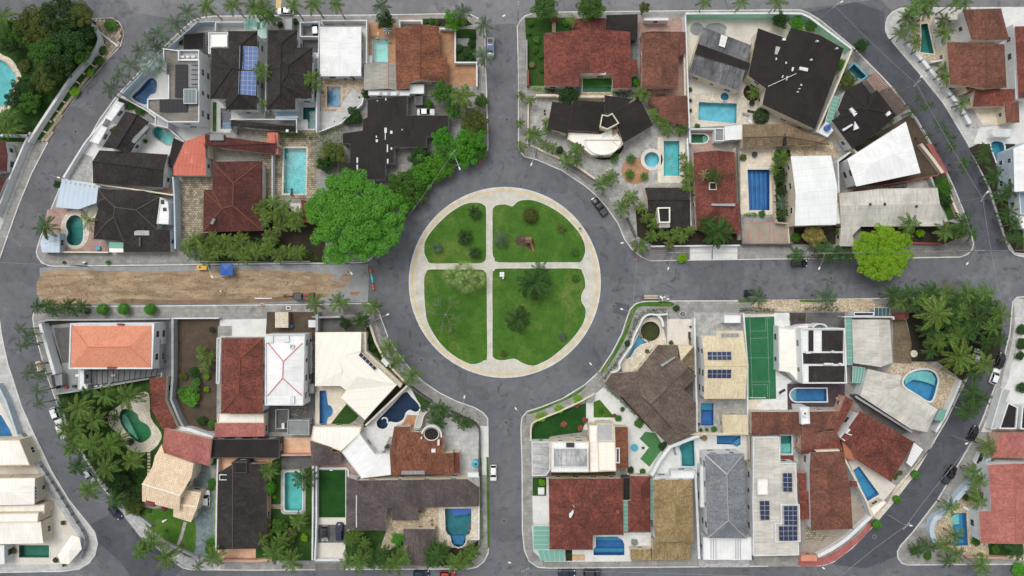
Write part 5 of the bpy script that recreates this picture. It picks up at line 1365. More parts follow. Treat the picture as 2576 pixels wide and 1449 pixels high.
for q in ([(820,1095),(845,1080),(902,1140),(870,1172)],[(875,1220),(918,1290),(868,1310)],[(1190,1145),(1222,1115),(1242,1140),(1205,1170)],[(750,1300),(845,1245),(855,1258),(765,1318)]): H.box('roof_patch',q,4.6,5.2,'wW')
pergola('dark slatted pergola at the right curved street',[(1130,935),(1265,875),(1405,1095),(1295,1155)][0:1]+[(1295,1155),(1405,1095),(1265,875)],16,2.7,'timber')
pergola('pinkish timber pergola beside the teal corner pool',[(1000,795),(1100,925),(1205,870),(1090,740)],12,2.6,'wP')
sheet('yard',[(1000,760),(1090,735),(1410,1090),(1300,1160),(1090,910),(1035,950),(940,820)],'dk_con','dark yard under the two timber pergolas')
H=House('blue water tank on a white corner roof','water tank'); H.flat([(590,1225),(660,1310),(600,1380),(495,1330)],3.2,'W','wW',.1); H.tank(605,1282,4.3,.75)
bwall('grey stepped wall below the black hipped house',[(620,1230),(800,1449),(1030,1660),(830,1660)],'wC',2.4,.5)
hedge('green planting below the black hipped house',[(930,1400),(1080,1310),(1220,1210)],1.6,1.6,'l_olive',14)
palms('{o} palm from the left in the bed below the black hipped house',[(960,1420,3,1.3),(1110,1310,3,1.4),(1220,1220,3,1.4)],tone='l_palmd')
# white pyramid roof
F()
sheet('yard',[(2150,370),(2285,290),(2300,300),(2380,440),(2320,462),(2110,470),(2108,405)],'soil','bare brown yard round the large white pyramid roof')
H = House('large white hipped roof by the right curved street')
H.roof([(2131,400,5.6),(2279,306,5.6),(2316,435,5.6),(2154,469,5.6),(2187,415,5.95),(2250,386,5.95)],[(0,1,5,4),(1,2,5),(2,3,4,5),(3,0,4)],'W','wW',over=.4,fascia='wW')
T(3,1)
sheet('yard',[(715,220),(830,230),(885,430),(720,490)],'conc_d','mossy paved strip left of the large white hipped roof',1)
bwall('white wall left of the mossy paved strip',[(830,80),(705,175),(715,490)],'wW',2.6,.3); hedge('lime green hedge strip beside the white corrugated house',[(680,190),(695,400),(705,580)],.8,1.2,'l_lime')
bwall('red garden wall below the large white hipped roof',[(900,460),(1280,395),(1720,310)],'wR',1.8,.25)
bwall('pale panelled wall along the right curved street',[(1540,0),(1660,150),(1760,290)],'wC',1.6,.7); sheet('verge',[(1590,0),(1650,0),(1810,290),(1760,300)],'red_pav','reddish verge along the right curved street',2)
sheet('yard',[(900,465),(1640,330),(1680,440),(1000,460)],'stone_g','narrow yard between the white hipped roof and the cream roof',1)
pergola('dark barred cage beside the cream corrugated roof',[(1210,420),(1390,390),(1400,430),(1220,445)],12,2.4,'p_charcoal')
bwall('grey wall of the street garden by the cream roof',[(1640,330),(1680,440)],'wG',2,.4);
H = House('long cream corrugated house with moss stains')
H.roof([(715,497,3.6),(1140,450,3.9),(1705,440,3.6),(1805,768,3.2),(1742,826,3.2),(735,832,3.2),(1730,600,4.6),(725,620,4.6)],[(0,1,2,6,7),(7,6,3,4,5)],'cGw','wC',over=.3)
H.shed([(735,832),(935,832),(850,920),(882,1030),(715,1028)],[3.2,3.2,3.0,2.6,2.6],'cGw',wall='wC',over=.2)
for u,v,w in ((1024,594,18),(1170,592,20),(1494,615,14)): H.box('roof_vent',rect(u,v,u+w,v+24),4.2,4.9,'p_charcoal')
H.box('side_roof',rect(688,592,738,800),0,3.0,'W')
H = House('tall white corrugated house with windows in its left wall')
H.roof([(230,122,6.6),(635,116,6.6),(700,440,7.2),(686,812,6.6),(272,822,6.6),(278,500,7.2)],[(0,1,2,5),(5,2,3,4)],'cW','wC',over=.15,fascia='wW')
sheet('yard',[(60,60),(232,60),(232,840),(200,840),(60,780)],'soil_d','shaded planted strip left of the tall white house')
sheet('yard',[(200,-20),(640,-20),(720,160),(640,120),(230,120)],'stone','stone yard above the tall white house')
for u,v,h,r,t,l in ((130,130,4.5,2.2,'l_mid','palm-like tree at the top of the planted strip'),(120,330,4,2.0,'l_dark','dark tree in the middle of the planted strip'),(130,480,3.5,1.6,'l_dark','dark tree low in the planted strip')): tree(u,v,h,r,l,t)
palms('{o} palm from the top of the planted strip left of the tall white house',[(140,150,5.5,2.2),(70,260,3.5,1.5,{'tone':'l_palmy'}),(140,590,4.5,2.0,{'tone':'l_palmg'}),(150,710,4,1.7,{'tone':'l_palmd'})],'y')
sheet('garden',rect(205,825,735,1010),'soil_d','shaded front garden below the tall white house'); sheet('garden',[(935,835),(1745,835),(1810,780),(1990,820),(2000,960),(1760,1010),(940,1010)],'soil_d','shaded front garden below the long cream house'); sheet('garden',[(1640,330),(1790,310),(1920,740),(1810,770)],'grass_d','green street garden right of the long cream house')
tree(480,905,4.5,3.3,'yellow flowering tree below the tall white house','l_yel'); tree(1780,440,3.5,2.2,'upper bushy tree in the green street garden','l_mid'); tree(1780,560,3.2,2.0,'lower bushy tree in the green street garden','l_dark')
shrub(280,940,1.6,'green bush left of the yellow flowering tree','l_mid',2); shrub(715,880,1.2,'bush right of the yellow flowering tree','l_mid',2.4); shrub(1540,900,1.2,'yellow green upright bush beside the lime tree','l_lime',2.4)
tree(1165,1095,9,7.7,'large lime green tree overhanging the right street','l_lime',1,(26000,.026,100,.08,.17),zs=.55)
palms('{o} palm from the left along the right street pavement',[(290,1120,5,2.4,{'tone':'l_palmd'}),(570,1060,5,2.8,{'tone':'l_palmd'}),(690,1100,5,2.4,{'tone':'l_palmd'}),(790,1120,5,2.2,{'tone':'l_palmd'}),(620,1140,4.5,2.0,{'tone':'l_palmd'}),(1430,800,7,3.0),(1780,890,6,3.0),(1960,800,7,3.2,{'tone':'l_palmd'}),(1920,880,5,2.2,{'tone':'l_palmy'}),(2040,900,5,2.2,{'tone':'l_palmd'}),(1400,940,4.5,2.2)],kind='arch',n=13)
mass('dark green kerb planting left of the lime tree',[(180,1110),(480,1010),(860,1010),(860,1150),(200,1160)],1.4,'l_dark',8)
bwall('low red wall in front of the long cream house',[(1420,995),(1750,1005)],'wR',1.0,.4); sheet('pavement',[(1390,1015),(1760,1010),(2030,900),(2060,1000),(2040,1060),(1950,1125),(1400,1135)],'conc_d','dark mossy pavement at the right street corner',0)
bwall('grey street garden wall at the right curved street',[(1830,510),(1925,730)],'wC',1.5,.5)
# black house on the roundabout
F()
sheet('courtyard',[(1331,245),(1600,243),(1650,300),(1722,330),(1735,345),(1735,470),(1626,470),(1626,560),(1604,610),(1570,545),(1530,498),(1440,430),(1352,385),(1333,372)],'stone_g','pale grey yard of the angular black house',-1)
T(2,0)
H = House('angular black roofed house with a white lookout')
H.shed([(405,1020),(605,1058),(615,1010),(600,1160),(560,1348),(355,1292)],[3.6,4.4,4.4,4.4,4.4,3.6],'B',wall='wC',over=.2)
H.shed([(615,1010),(958,1025),(870,1332),(560,1312)],[4.6,4.0,4.0,4.6],'B',wall='wC',over=.25,fascia='wC')
H.shed([(930,957),(1220,997),(1015,1142),(935,1145)],[3.8,3.8,4.4,4.4],'B',wall='wC',over=.2)
H.shed([(1282,980),(1418,1262),(1120,1442),(1013,1142)],[3.8,3.8,4.6,4.6],'B',wall='wC',over=.25)
H.flat([(905,1150),(965,1162),(1010,1136),(1080,1240),(960,1302),(882,1275)],5.6,'B','wC',.5,.25,'wC')
H.flat([(565,1330),(900,1350),(990,1290),(1060,1330),(1110,1445),(1000,1560),(800,1560),(700,1480),(560,1400)],3.3,'Wc','wC',.1,.15)
H.shed([(1005,1310),(1080,1280),(1095,1300),(1010,1360)],4.0,'timber',wall=None)
for k in range(3): H.box('step',[(900+22*k,1345-8*k),(918+22*k,1338-8*k),(925+22*k,1372-8*k),(908+22*k,1380-8*k)],3.2,3.5-.1*k,'wW')
T(2,1)
H.flat(ell(915,-50,190,160,24,0,180),3.6,'Wc','wW',.35,.2,'wW')
H.flat([(1060,-100),(1130,-30),(1090,40),(1010,-20)],3.4,'Wc','wC',.3)
sheet('bed',ell(925,-10,205,172,20,10,170),'soil_d','dark curved bed under the white lookout',2)
sheet('patio',ell(1240,270,138,135,26),'terra_tile','round terracotta patio beside the round pool',1)
pool('round aqua pool with a pale rim',ell(1405,157,76,76,28),'basin_aqua','water_aqua','cream_con',.85)
sheet('terrace',[(1465,-70),(1740,-70),(1740,390),(1465,390)],'cream_tile','cream terrace round the dolphin pool',0)
pool('long turquoise pool with two dolphin figures on its floor',rect(1525,-30,1683,322),'basin_turq','water_aqua','cream_con',.7)
for i,(u,v) in enumerate(((1588,130),(1612,215))):
 d=thing(('upper','lower')[i]+' pale dolphin figure on the pool floor','dolphin_figure','figure',u,v,-1); mb=MB(); mb.tube([(-.7,.5,-1.45),(-.2,.1,-1.4),(.2,-.3,-1.4),(.5,-.8,-1.45)],[.05,.2,.2,.04],8); mb.build('figure_body','p_lampw',d); mb=MB(); mb.box((.55,-.85,-1.45),(.5,.14,.06),.4); mb.build('tail_fin','p_lampw',d)
for i,(u,v,rr) in enumerate(((1195,150,1.4),(1185,305,1.5),(1330,325,1.3),(1025,140,1.4))): palm(u,v,1.1,rr,'round cycad '+('at the top of the terracotta patio','at the left of the terracotta patio','at the lower right of the terracotta patio','beside the dark curved bed')[i],'l_mid',20,'cycad',name='cycad',cat='cycad',lean=0)
palms('{o} bushy palm from the left along the ring road wall',[(90,30,4,1.8),(330,10,3.5,1.6),(410,40,3.5,1.7),(560,150,4.5,2.6),(650,60,4,2.2),(910,400,4.5,2.6),(1000,330,4,2.4),(1110,640,4.5,2.5),(1200,540,4,2.3),(1400,930,3.5,2.0),(1290,1020,4,2.4),(650,170,3,1.6)],kind='arch',n=13,tone='l_palm')
shrub(480,60,1.0,'dark clipped ball bush by the ring road wall','l_dark',1.8,True)
bwall('grey low wall along the ring road',[(190,10),(350,90),(480,140),(640,210),(850,360)],'wC',1.2,.45); bwall('dark grey low wall at the ring road bend',[(1160,740),(1250,930)],'wD',1.6,.4)
sheet('bed',[(500,190),(640,200),(860,350),(930,450),(900,470),(740,390)],'conc_d','dark bed along the ring road wall',1)
H = House('small dark tiled house with a white framed skylight tower')
H.roof([(1335,440,3.6),(1790,440,3.6),(1792,562,4.8),(1796,826,3.4),(1590,826,3.4),(1590,790,3.6),(1465,680,4.2),(1370,672,4.2),(1365,562,4.8)],[(0,1,2,8),(8,2,3,4,5,6,7)],'tK','wC',over=.25,ridge='tK')
H.flat([(1465,638),(1592,636),(1592,792),(1480,792)],6.2,'B','wC',.3,.28,'Wc')
H.box('porch_roof',[(1480,795),(1590,790),(1590,838),(1480,840)],0,3.2,'Wc')
H = House('narrow red tiled house with a palm growing through its roof')
e,r=4.0,5.3
H.roof([(1825,87,e),(2060,65,r),(2240,82,e),(2258,602,e),(2075,592,r),(1842,500,e)],[(0,1,4,5),(1,2,3,4)],'tR','wC',over=.2,ridge='tBrick')
H.shed([(1842,500),(2075,592),(2290,605),(2302,900),(1855,862)],[4.0,5.0,4.2,3.2,3.2],'tR',wall='wC',over=.2)
H.box('roof_ledge',[(2010,600),(2250,600),(2245,625),(2010,620)],4.6,5.1,'wG'); H.ring('light_well',rect(1985,385,2060,462),4.2,5.4,.2,'wC'); H.box('well_dark_plate',rect(1988,388,2057,459),5.0,5.25,'B')  # black plate at roof height paints the darkness inside the well
palm(2040,320,7,2.4,'palm rising through the light well of the narrow red house','l_palmd',11); palm(1940,310,6.5,1.4,'pale dry palm over the narrow red roof','l_dry',8,'thin')
palms('{o} palm from the top between the long pool and the narrow red house',[(1760,230,4.5,2.2),(1770,330,4.5,2.2),(1760,430,4,1.9),(1720,130,3.5,1.4)],'y',tone='l_palmy',kind='arch')
bwall('white party wall of the narrow red house',[(1765,-60),(1790,560),(1800,830)],'wW',2.6,.3); bwall('grey wall right of the narrow red house',[(2262,30),(2285,570),(2310,960)],'wC',3,.35,cap='wD')
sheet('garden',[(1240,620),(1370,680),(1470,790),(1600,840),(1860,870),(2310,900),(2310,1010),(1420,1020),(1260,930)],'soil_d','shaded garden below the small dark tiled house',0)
palms('{o} areca palm from the left in the shaded corner garden',[(1300,640,3.2,1.8),(1350,740,3.2,1.8),(1420,800,3.2,1.8),(1410,690,3,1.6),(1520,900,3,1.9),(1600,960,3,1.9),(1650,880,3,1.9),(1720,940,3,2.0),(1790,870,3,1.8),(1580,1010,2.8,1.6)],kind='arch',n=12,tone='l_palmy')
palm(2070,880,5,4.2,'large dark palm in front of the narrow red house','l_palmd',20,'feather'); palm(1980,800,4.5,2.6,'dark palm beside the large dark palm','l_palmd',12)
bwall('white low front wall of the shaded corner garden',[(1400,1030),(2290,1020)],'wW',1.3,.3)
sheet('driveway',[(1790,1035),(2010,1035),(2005,1166),(1790,1166)],'white_con','left white driveway slab in front of the narrow red house',0); sheet('driveway',[(2020,1032),(2268,1030),(2265,1165),(2020,1166)],'white_con','right white driveway slab in front of the narrow red house',0)
shrub(1715,1150,1.5,'lime green bush on the pavement beside the white driveway','l_lime',1.8); sheet('pavement',[(1290,1060),(1780,1050),(1780,1165),(1390,1172),(1310,1140)],'conc_d','mossy corner pavement beside the ring road',0)
# striped pool and sand court
F()
sheet('terrace',[(1862,370),(1952,370),(1952,540),(1862,540)],'cream_tile','cream terrace round the blue striped pool',0)
T(2,1)
pool('deep blue pool with striped water',[(2366,258),(2590,258),(2590,668),(2384,668)],'basin_royal','water_blue','cream_con',.35,steps=[([(2370+i*46,262),(2392+i*46,262),(2400+i*44,664),(2386+i*44,664)],1.1,'basin_blue') for i in range(5)])
sheet('court',[(2335,790),(2830,780),(2835,1000),(2340,1000)],'sand_court','worn sand coloured court by the right street',0)
for i,q in enumerate(([(2345,795),(2770,790),(2770,797),(2345,802)],[(2375,880),(2382,880),(2382,985),(2375,985)],[(2470,905),(2477,905),(2477,990),(2470,990)],[(2585,800),(2592,800),(2592,985),(2585,985)],[(2630,860),(2637,860),(2637,990),(2630,990)])): sheet('court_marking',q,'p_redline','%s faded red line from the left on the sand court' % ORD[(1,0,2,3,4)[i]],3,thick=.004)
sheet('yard',[(2330,690),(2600,690),(2600,790),(2335,790)],'conc','grey strip above the sand court',0)
hedge('clipped box hedge above the sand court',[(2340,708),(2470,708)],.8,1,'l_mid'); shrub(2515,700,1.1,'bush in the square planter above the sand court','l_mid',1.4)
sheet('yard',[(2290,70),(2580,60),(2580,180),(2300,190)],'cream_tile','cream tiled corner above the blue striped pool',0)
table_set(2440,105,'dark round table above the blue striped pool',.7,'p_charcoal'); shrub(2325,135,1.1,'yellow green shrub above the blue striped pool','l_olive',1.2)
bwall('dark wall below the sand court',[(2320,1008),(2840,1010)],'wD',1.8,.2); bwall('white hedge-side wall right of the blue striped pool',[(2640,60),(2650,700),(2670,790),(2780,800),(2790,1000)],'wC',1.8,.2)
H = House('tan tiled low house above the blue striped pool')
F(); H.roof([(1868,314,3.2),(1972,312,3.2),(2080,350,3.0),(2086,364,3.0),(1975,366,3.0),(1868,374,3.0),(1868,345,4.0),(1978,342,4.0),(2060,357,3.5)],[(0,1,7,6),(1,2,8,7),(2,3,8),(3,4,7,8),(4,5,6,7)],'tTan2','wC',over=.25,ridge='tTan2')
H.box('roof_gap',rect(1972,338,1979,365),3.0,4.05,'B')
T(2,0)
sheet('yard',[(1795,1300),(2140,1290),(2140,1449),(2030,1449),(2000,1540),(1800,1500)],'pink_tile','pinkish yard round the little green pool',0)
pool('little green pool with rounded end',[(1802,1352),(1930,1352),(1965,1372),(1972,1400),(1955,1428),(1925,1440),(1802,1440)],'basin_green','water_green','white_con',.3,steps=[(rect(1925,1365,1968,1430),.5,'basin_pale')])
bwall('white walls round the little green pool',[(1790,1440),(1790,1298),(2040,1296),(2042,1430)],'wW',2.4,.25)
H = House('white corrugated roof beside the little green pool','shed'); H.shed([(2140,1272),(2315,1252),(2316,1402),(2142,1412)],[3.2,3.2,2.9,2.9],'cW',wall='wW',over=.2); H.flat(rect(2040,1290,2136,1420),2.9,'G','wW',.4)
palms('{o} palm from the left beside the little green pool wall',[(1420,1140,3,1.9),(1470,1180,3,1.6),(1530,1230,3,2.1),(1570,1310,3,1.9),(1680,1310,3,1.9),(1720,1290,3,1.7)],kind='arch',n=12,tone='l_palm')
palms('{o} palm from the top along the left edge of the angular black house yard',[(90,960,3,1.4),(190,1010,3,1.5,{'tone':'l_palmy'}),(85,1240,3,1.4),(340,1230,2.6,1.3),(350,1310,2.6,1.4),(220,1350,4,2.6)],'y',kind='arch')
bwall('grey wall along the upper cross street',[(165,1000),(160,1449)],'wC',1.4,.3)
shrubs('{o} pot plant from the top of the angular black house yard',[(330,1115,.35),(330,1148,.35)],'y',tone='l_dark',h=.7)
T(2,1)
pk=car(882,628,125,'black pickup with a grey bed cover parked on the ring road','p_black','pickup')
# ------------------------------------------------------------------ lower left block
T(0,2)
sheet('courtyard',[(420,345),(1745,318),(1745,900),(1500,925),(620,1050),(560,900)],'grey_con','grey yard round the orange tiled house')
sheet('bed',[(470,330),(1000,335),(1000,350),(700,352),(500,380),(630,750),(600,830),(560,830),(450,350)],'soil','brown bed inside the white slanting wall',2)
sheet('pit',[(545,400),(700,395),(695,750),(635,755)],'dk_con','grey concrete slab left of the orange tiled house',3)
bwall('broad white slanting wall left of the orange tiled house',[(400,362),(545,870)],'wW',3,.7); bwall('grey top wall of the orange tiled house',[(385,345),(480,322),(1010,320),(1715,308)],'wG',2.4,.3)
H = House('house with a new orange tiled hipped roof and white gutters')
H.flat([(706,355),(1552,352),(1532,816),(690,816)],6.3,'W','wW',.3,.3)
H.hip((728,380),(1522,378),(1516,796),(712,796),(885,592),(1300,590),6.2,7.5,'tO',wall=None,ridge='tO',fascia='wW')
for q in (rect(1175,358,1240,374),rect(1075,797,1165,812)): H.box('roof_vent',q,6.0,6.6,'wood')
H.flat([(1552,355),(1612,355),(1600,815),(1535,815)],3.3,'G','wG',.3);
for k in range(4): H.box('window_slab',rect(1615,400+150*k,1628,500+150*k),0,1.2,'wW')
pergola('dark steel grid pergola below the orange tiled house',[(862,830),(1590,815),(1570,888),(868,990)],14,2.8,'p_charcoal',bw=.16)
H = House('white L-shaped slab beside the dark grid pergola','canopy'); H.flat([(790,825),(845,825),(845,965),(878,965),(878,1012),(788,1022)],2.8,'W','wW',.1)
bwall('grey slanting wall between the building site and the palm garden',[(570,1066),(900,1020),(1500,908)],'wG',2.4,.3)
H=House('two dark blue grey site hoardings at the left street corner','hoarding'); H.box('panel',[(510,880),(545,872),(570,1015),(530,985)],.1,1.8,'p_dkgrey'); H.box('panel',[(545,875),(622,865),(628,975),(565,985)],.1,2.2,'p_grey')
for i,(u,v,m) in enumerate(((660,1000,'p_red'),(740,990,'p_charcoal'),(960,985,'p_white'),(1015,975,'p_white'),(1100,960,'p_white'),(1138,878,'p_white'),(775,880,'p_white'),(1640,740,'p_charcoal'))):
 House(('red material sack by the slanting wall','black rubble sack by the slanting wall','first white box from the left along the slanting wall','second white box from the left along the slanting wall','third white box from the left along the slanting wall','white bag lying under the grid pergola','white bag beside the L-shaped slab','dark scaffold pile right of the orange house')[i],'site material').box('bundle',[(u-18,v-10),(u+16,v-14),(u+19,v+11),(u-15,v+14)],.1,.7,m)
s_=House('weathered skip full of rubble at the left kerb','skip'); s_.box('skip_body',[(355,745),(400,732),(428,825),(380,840)],.02,1.1,'wC'); s_.box('rubble',[(362,755),(396,745),(418,818),(384,828)],1.1,1.25,'stone_m')
for i,(u,v) in enumerate(((1030,215),(1240,210),(1510,215))): shrub(u,v,1.5,('leftmost','middle','rightmost')[i]+' clipped green ball tree on the pavement of the torn-up street','l_bright',2.8,True,'topiary_tree','topiary')
palms('{o} small dark palm from the left on the corner pavement',[(385,190,3.5,2.0),(480,170,3.5,1.9),(540,225,3,1.8),(640,200,3,1.6),(690,160,3.5,1.9),(740,235,3,1.6),(830,180,3.5,1.9)],tone='l_palmd')
shrub(875,235,.9,'dark bush at the end of the corner palms','l_dark',1.2)
palms('{o} slim dark street palm from the top of the left curved street',[(200,410,6.5,1.7),(270,480,6.5,1.9),(340,465,6,1.4),(215,590,6.5,1.7),(290,560,6,1.5),(270,860,6.5,1.8),(390,880,5.5,1.9),(385,1040,6.5,2.0),(395,1160,6,1.7),(320,780,6,1.2)],'y',tone='l_palmd',n=10,kind='thin')
# empty lot
sheet('lot',[(1760,315),(2215,315),(2190,500),(2178,1440),(1960,1430),(1880,1380),(1740,1130),(1745,900)],'soil','bare brown vacant lot with banana plants')
bwall('grey block wall left of the vacant lot',[(1735,310),(1735,900),(1718,1120),(1800,1320),(1850,1410)],'wG',2.4,.5); bwall('white front wall of the vacant lot',[(1718,306),(2200,303)],'wW',2,.25)
palms('{o} banana plant from the top of the vacant lot',[(2030,660,3,2.4),(2110,710,3,2.0),(2060,800,3,2.0),(1950,1000,2.6,2.0,{'tone':'l_mid'})],'y',tone='l_palmy',kind='arch',n=11,name='banana_plant',cat='banana plant')
for u,v,r,t,l in ((1910,1100,2.9,'l_bright','wide bright green bush in the vacant lot'),(1850,1060,2.0,'l_mid','bush left of the wide bright bush'),(2080,890,1.0,'l_lime','lime tuft in the vacant lot'),(2075,1020,.9,'l_lime','small lime tuft low in the vacant lot'),(1950,850,1.6,'l_dark','dark bush in the middle of the vacant lot'),(2030,1340,1.6,'l_dark','dark bush at the foot of the vacant lot'),(2140,1370,1.4,'l_mid','green tuft at the foot of the vacant lot'),(1980,940,1.3,'l_mid','bush between the banana plants and the bright bush'),(2130,420,.9,'l_dark','dark round bush at the top of the vacant lot'),(1840,890,1.2,'l_olive','dry bush by the block wall')): shrub(u,v,r,l,t,1.0+r*.5)
# red hipped house and white hipped house
sheet('courtyard',[(2215,318),(2690,310),(2690,490),(2215,490)],'white_con','white forecourt above the long red hipped house')
sheet('slab',rect(2195,382,2337,482),'conc','square of grey tiles on the white forecourt',3)
F()
H = House('long red tiled hipped house with a rusty ridge')
H.hip((558,851),(663,850),(661,1041),(556,1040),(604,902),(601,990),6.0,7.6,'tR',wall='wW',ridge='tBrick')
H.flat([(548,1041),(664,1041),(664,1064),(546,1064)],3.4,'Wc','wC',.3); H.shed([(541,1064),(665,1062),(665,1098),(540,1100)],[3.4,3.4,2.9,2.9],'tP',wall='wC',over=.15)
H.flat([(545,850),(556,850),(552,965),(543,965)],3.2,'Gl','wW',.2)
T(1,2)
sheet('yard',[(115,240),(600,240),(600,460),(490,460),(100,460)],'soil','brown building yard above the white hipped roof')
sheet('yard',[(490,440),(600,440),(600,1185),(560,1449),(130,1449),(130,1185),(480,1185)],'dk_con','dark grey yard right of the white hipped roof')
H = House('tall white hipped roof with pink ridge lines')
H.flat([(90,467),(490,465),(475,1182),(88,1182)],6.4,'W','wW',.35,.25)
H.hip((122,555),(468,555),(462,1085),(116,1085),(275,740),(268,905),6.1,7.0,'W',wall=None,ridge='p_pinkc',fascia='wW')
for q in (rect(100,480,170,550),rect(280,480,330,545),rect(340,1090,385,1165)): H.box('roof_slab',q,6.0,6.5,'wW')
H.ring('roof_hatch',rect(338,570,380,612),6.3,6.8,.15,'wW')
H=House('row of grey service rooms right of the white hipped roof','plant room'); H.flat(rect(495,545,560,860),3,'G','wG',.2); H.flat(rect(535,970,580,1060),2.6,'Gl','wG',.2)
for v in (795,830): H.box('window_opening',rect(505,v,522,v+26),2.9,3.06,'p_charcoal')
H=House('pale timber pile on a site hut','site hut'); H.flat(rect(192,242,325,400),2.4,'stone_l','timber',0)
for k in range(8): H.box('plank',[(194,250+19*k),(322,246+19*k),(322,256+19*k),(194,261+19*k)],2.4,2.5+.03*(k%3),'wC')
House('white square tank lid in the brown building yard','tank').box('lid',rect(527,323,600,396),.1,1.4,'wW')
H=House('blue barrel beside the site hut','barrel'); H.anchor([pt(345,385,0)]); H.tank(345,385,1.1,.5,'p_blue',.9)
H=House('grey flat roofed hut below the white hipped roof','hut'); H.flat([(315,1330),(535,1328),(535,1480),(312,1480)],2.8,'G','wG',.25); H.flat(rect(195,1220,330,1420),1.4,'dk_con','wG',.6)
H.box('white_boxes',rect(258,1360,285,1420),1.0,1.6,'wW')
mass('rubble heap behind the white hipped roof',[(330,1200),(400,1185),(520,1190),(520,1280),(340,1290)],.6,'stone_m',10,.2,.7,'rubble','rubble','stuff')
bwall('grey garden wall between the building yard and the cream house',[(612,245),(610,440)],'wG',2.6,.6)
# cream house
sheet('courtyard',[(600,300),(1000,300),(1110,445),(600,445)],'dk_con','dark grey forecourt of the big cream house')
House('white stone gate beam at the torn-up street','gate').flat([(560,282),(620,285),(850,278),(850,300),(620,305),(560,295)],2.4,'stone_l','wG',.05)
H = House('big cream roofed house with two angled wings')
H.roof([(597,446,4.0),(1060,443,4.0),(1055,638,4.6),(822,692,5.2),(866,830,5.2),(850,986,4.2),(594,988,3.8)],[(0,1,2,3,4,5,6)],'cCr','wC',over=.2,fascia='Wc')
H.roof([(822,692,5.2),(1052,640,4.4),(1416,975,4.2),(1095,1326,4.0),(855,1105,4.0),(906,1030,4.3),(850,986,4.4),(1026,890,5.4)],[(0,1,2,7),(7,2,3,4,5),(0,7,5,6)],'cCr','wC',over=.2,fascia='Wc')
H.flat([(1060,446),(1108,446),(1110,634),(1470,965),(1450,1005),(1416,972),(1052,640)],3.0,'stone_l','wC',.1)
H.solar([(1056,644),(1218,806),(1194,832),(1030,676)],5,1,[4.6,4.6,4.7,4.7],'p_solar_k')
sheet('terrace',[(598,990),(860,990),(905,1030),(860,1105),(910,1165),(820,1280),(750,1375),(750,1395),(598,1395)],'cream_tile','cream terrace round the keyhole shaped pool')
pool('narrow blue pool with a half round bay',[(640,1030),(708,1030)]+ell(718,1236,58,65,14,-80,80)+[(708,1384),(640,1384)],'basin_blue','water_blue','cream_con',.3)
lawn('triangular lawn below the cream house',[(910,1170),(1035,1285),(1000,1330),(930,1372),(750,1372),(815,1290)],'grass_d',1,False,False)
sheet('garden',[(1108,446),(1160,440),(1330,720),(1510,970),(1470,1010),(1110,1400),(1060,1390),(1100,1330),(1420,985),(1110,640)],'soil_d','dark narrow garden behind the cream house',0)
H = House('cream flat annex below the keyhole pool','annex'); T(1,3); H.flat([(575,-58),(1060,-55),(1045,15),(856,196),(552,84)],3.4,'Wc','wC',.1)
House('bright white angled flat roof','pavilion').flat([(1043,18),(1195,222),(1346,222),(1358,432),(1060,466),(862,202)],3.8,'W','wW',.12)
T(1,2)
palm(1060,330,3,2.4,'dark round cycad palm at the ring road corner','l_palmd',26,'cycad'); tree(900,360,3.5,1.6,'dark bush beside the cycad palm','l_dark')
bwall('white stone pier wall along the ring road below the cycad',[(1145,370),(1200,540),(1300,740),(1500,950)],'wC',1.6,.45)
House('white gate pillars by the ring road palms','gate').flat([(1255,730),(1285,700),(1355,770),(1310,795)],2.2,'W','wW',.05)
palms('{o} palm from the left along the kerb of the torn-up street and ring road',[(595,160,6,2.6),(835,150,6,2.6),(1170,190,6,2.5),(1330,600,6,2.6),(1410,730,6,2.6),(1560,890,6,2.6)],tone='l_palm',n=14)
sheet('pavement',[(880,160),(1130,158),(1210,200),(1320,480),(1270,500),(1180,260),(880,270)],'conc_d','dark pavement corner by the ring road',0)
sheet('garden',[(1110,400),(1150,380),(1220,560),(1330,760),(1500,960),(1420,960),(1110,640)],'grass_d','green strip behind the ring road pier wall',1)
shrubs('{o} bush from the top behind the ring road pier wall',[(1190,600,1.2),(1150,520,1.0),(1240,660,1.0)],'y',tone='l_dark',h=1.4)
# navy pool villa
sheet('terrace',[(1515,975),(1770,1150),(1750,1210),(1640,1290),(1600,1449),(1340,1500),(1200,1860),(1060,1660),(1080,1400)],'white_con','white terrace round the navy pool')
pool('navy blue free-form pool with a curled white edge',smooth([(1500,1045),(1570,1100),(1638,1175),(1640,1228),(1600,1245),(1550,1225),(1508,1255),(1485,1315),(1420,1352),(1345,1345),(1318,1400),(1275,1418),(1228,1400),(1215,1352),(1240,1312),(1370,1180)],3),'basin_navy','water_deep','wW',.35)
rt=thing('white curled kerb inside the navy pool','pool_kerb','kerb',1290,1340,0);
mb=MB(); wall_data(mb,[Vector(xy(*q))-Vector(rt.location[:2]) for q in smooth([(1268,1322),(1280,1305),(1310,1308),(1325,1330),(1322,1352),(1345,1358)],3,False)],-.15,.15,-.5,.22); mb.build('kerb_body','wW',rt)
sheet('deck',[(1522,1275),(1625,1278),(1590,1400),(1425,1398),(1490,1345)],'terra_tile','red brown deck at the foot of the navy pool',2)
bwall('reddish white slanting wall beside the navy pool',[(1100,1385),(1520,985)],'wW',2.2,.4,cap='wC'); bwall('dark curved hedge wall along the ring road villa',[(1540,985),(1660,1080),(1765,1145)],'wD',1.8,.45)
sheet('garden',[(1560,1010),(1760,1150),(1690,1270),(1640,1260),(1650,1180)],'grass_d','small green corner beside the navy pool',3)
sheet('terrace',[(1760,1150),(2240,1340),(2250,1449),(2240,2020),(1890,2020),(1890,1449),(1600,1449),(1640,1330)],'conc_l','pale concrete terrace of the ring road villa',-1)
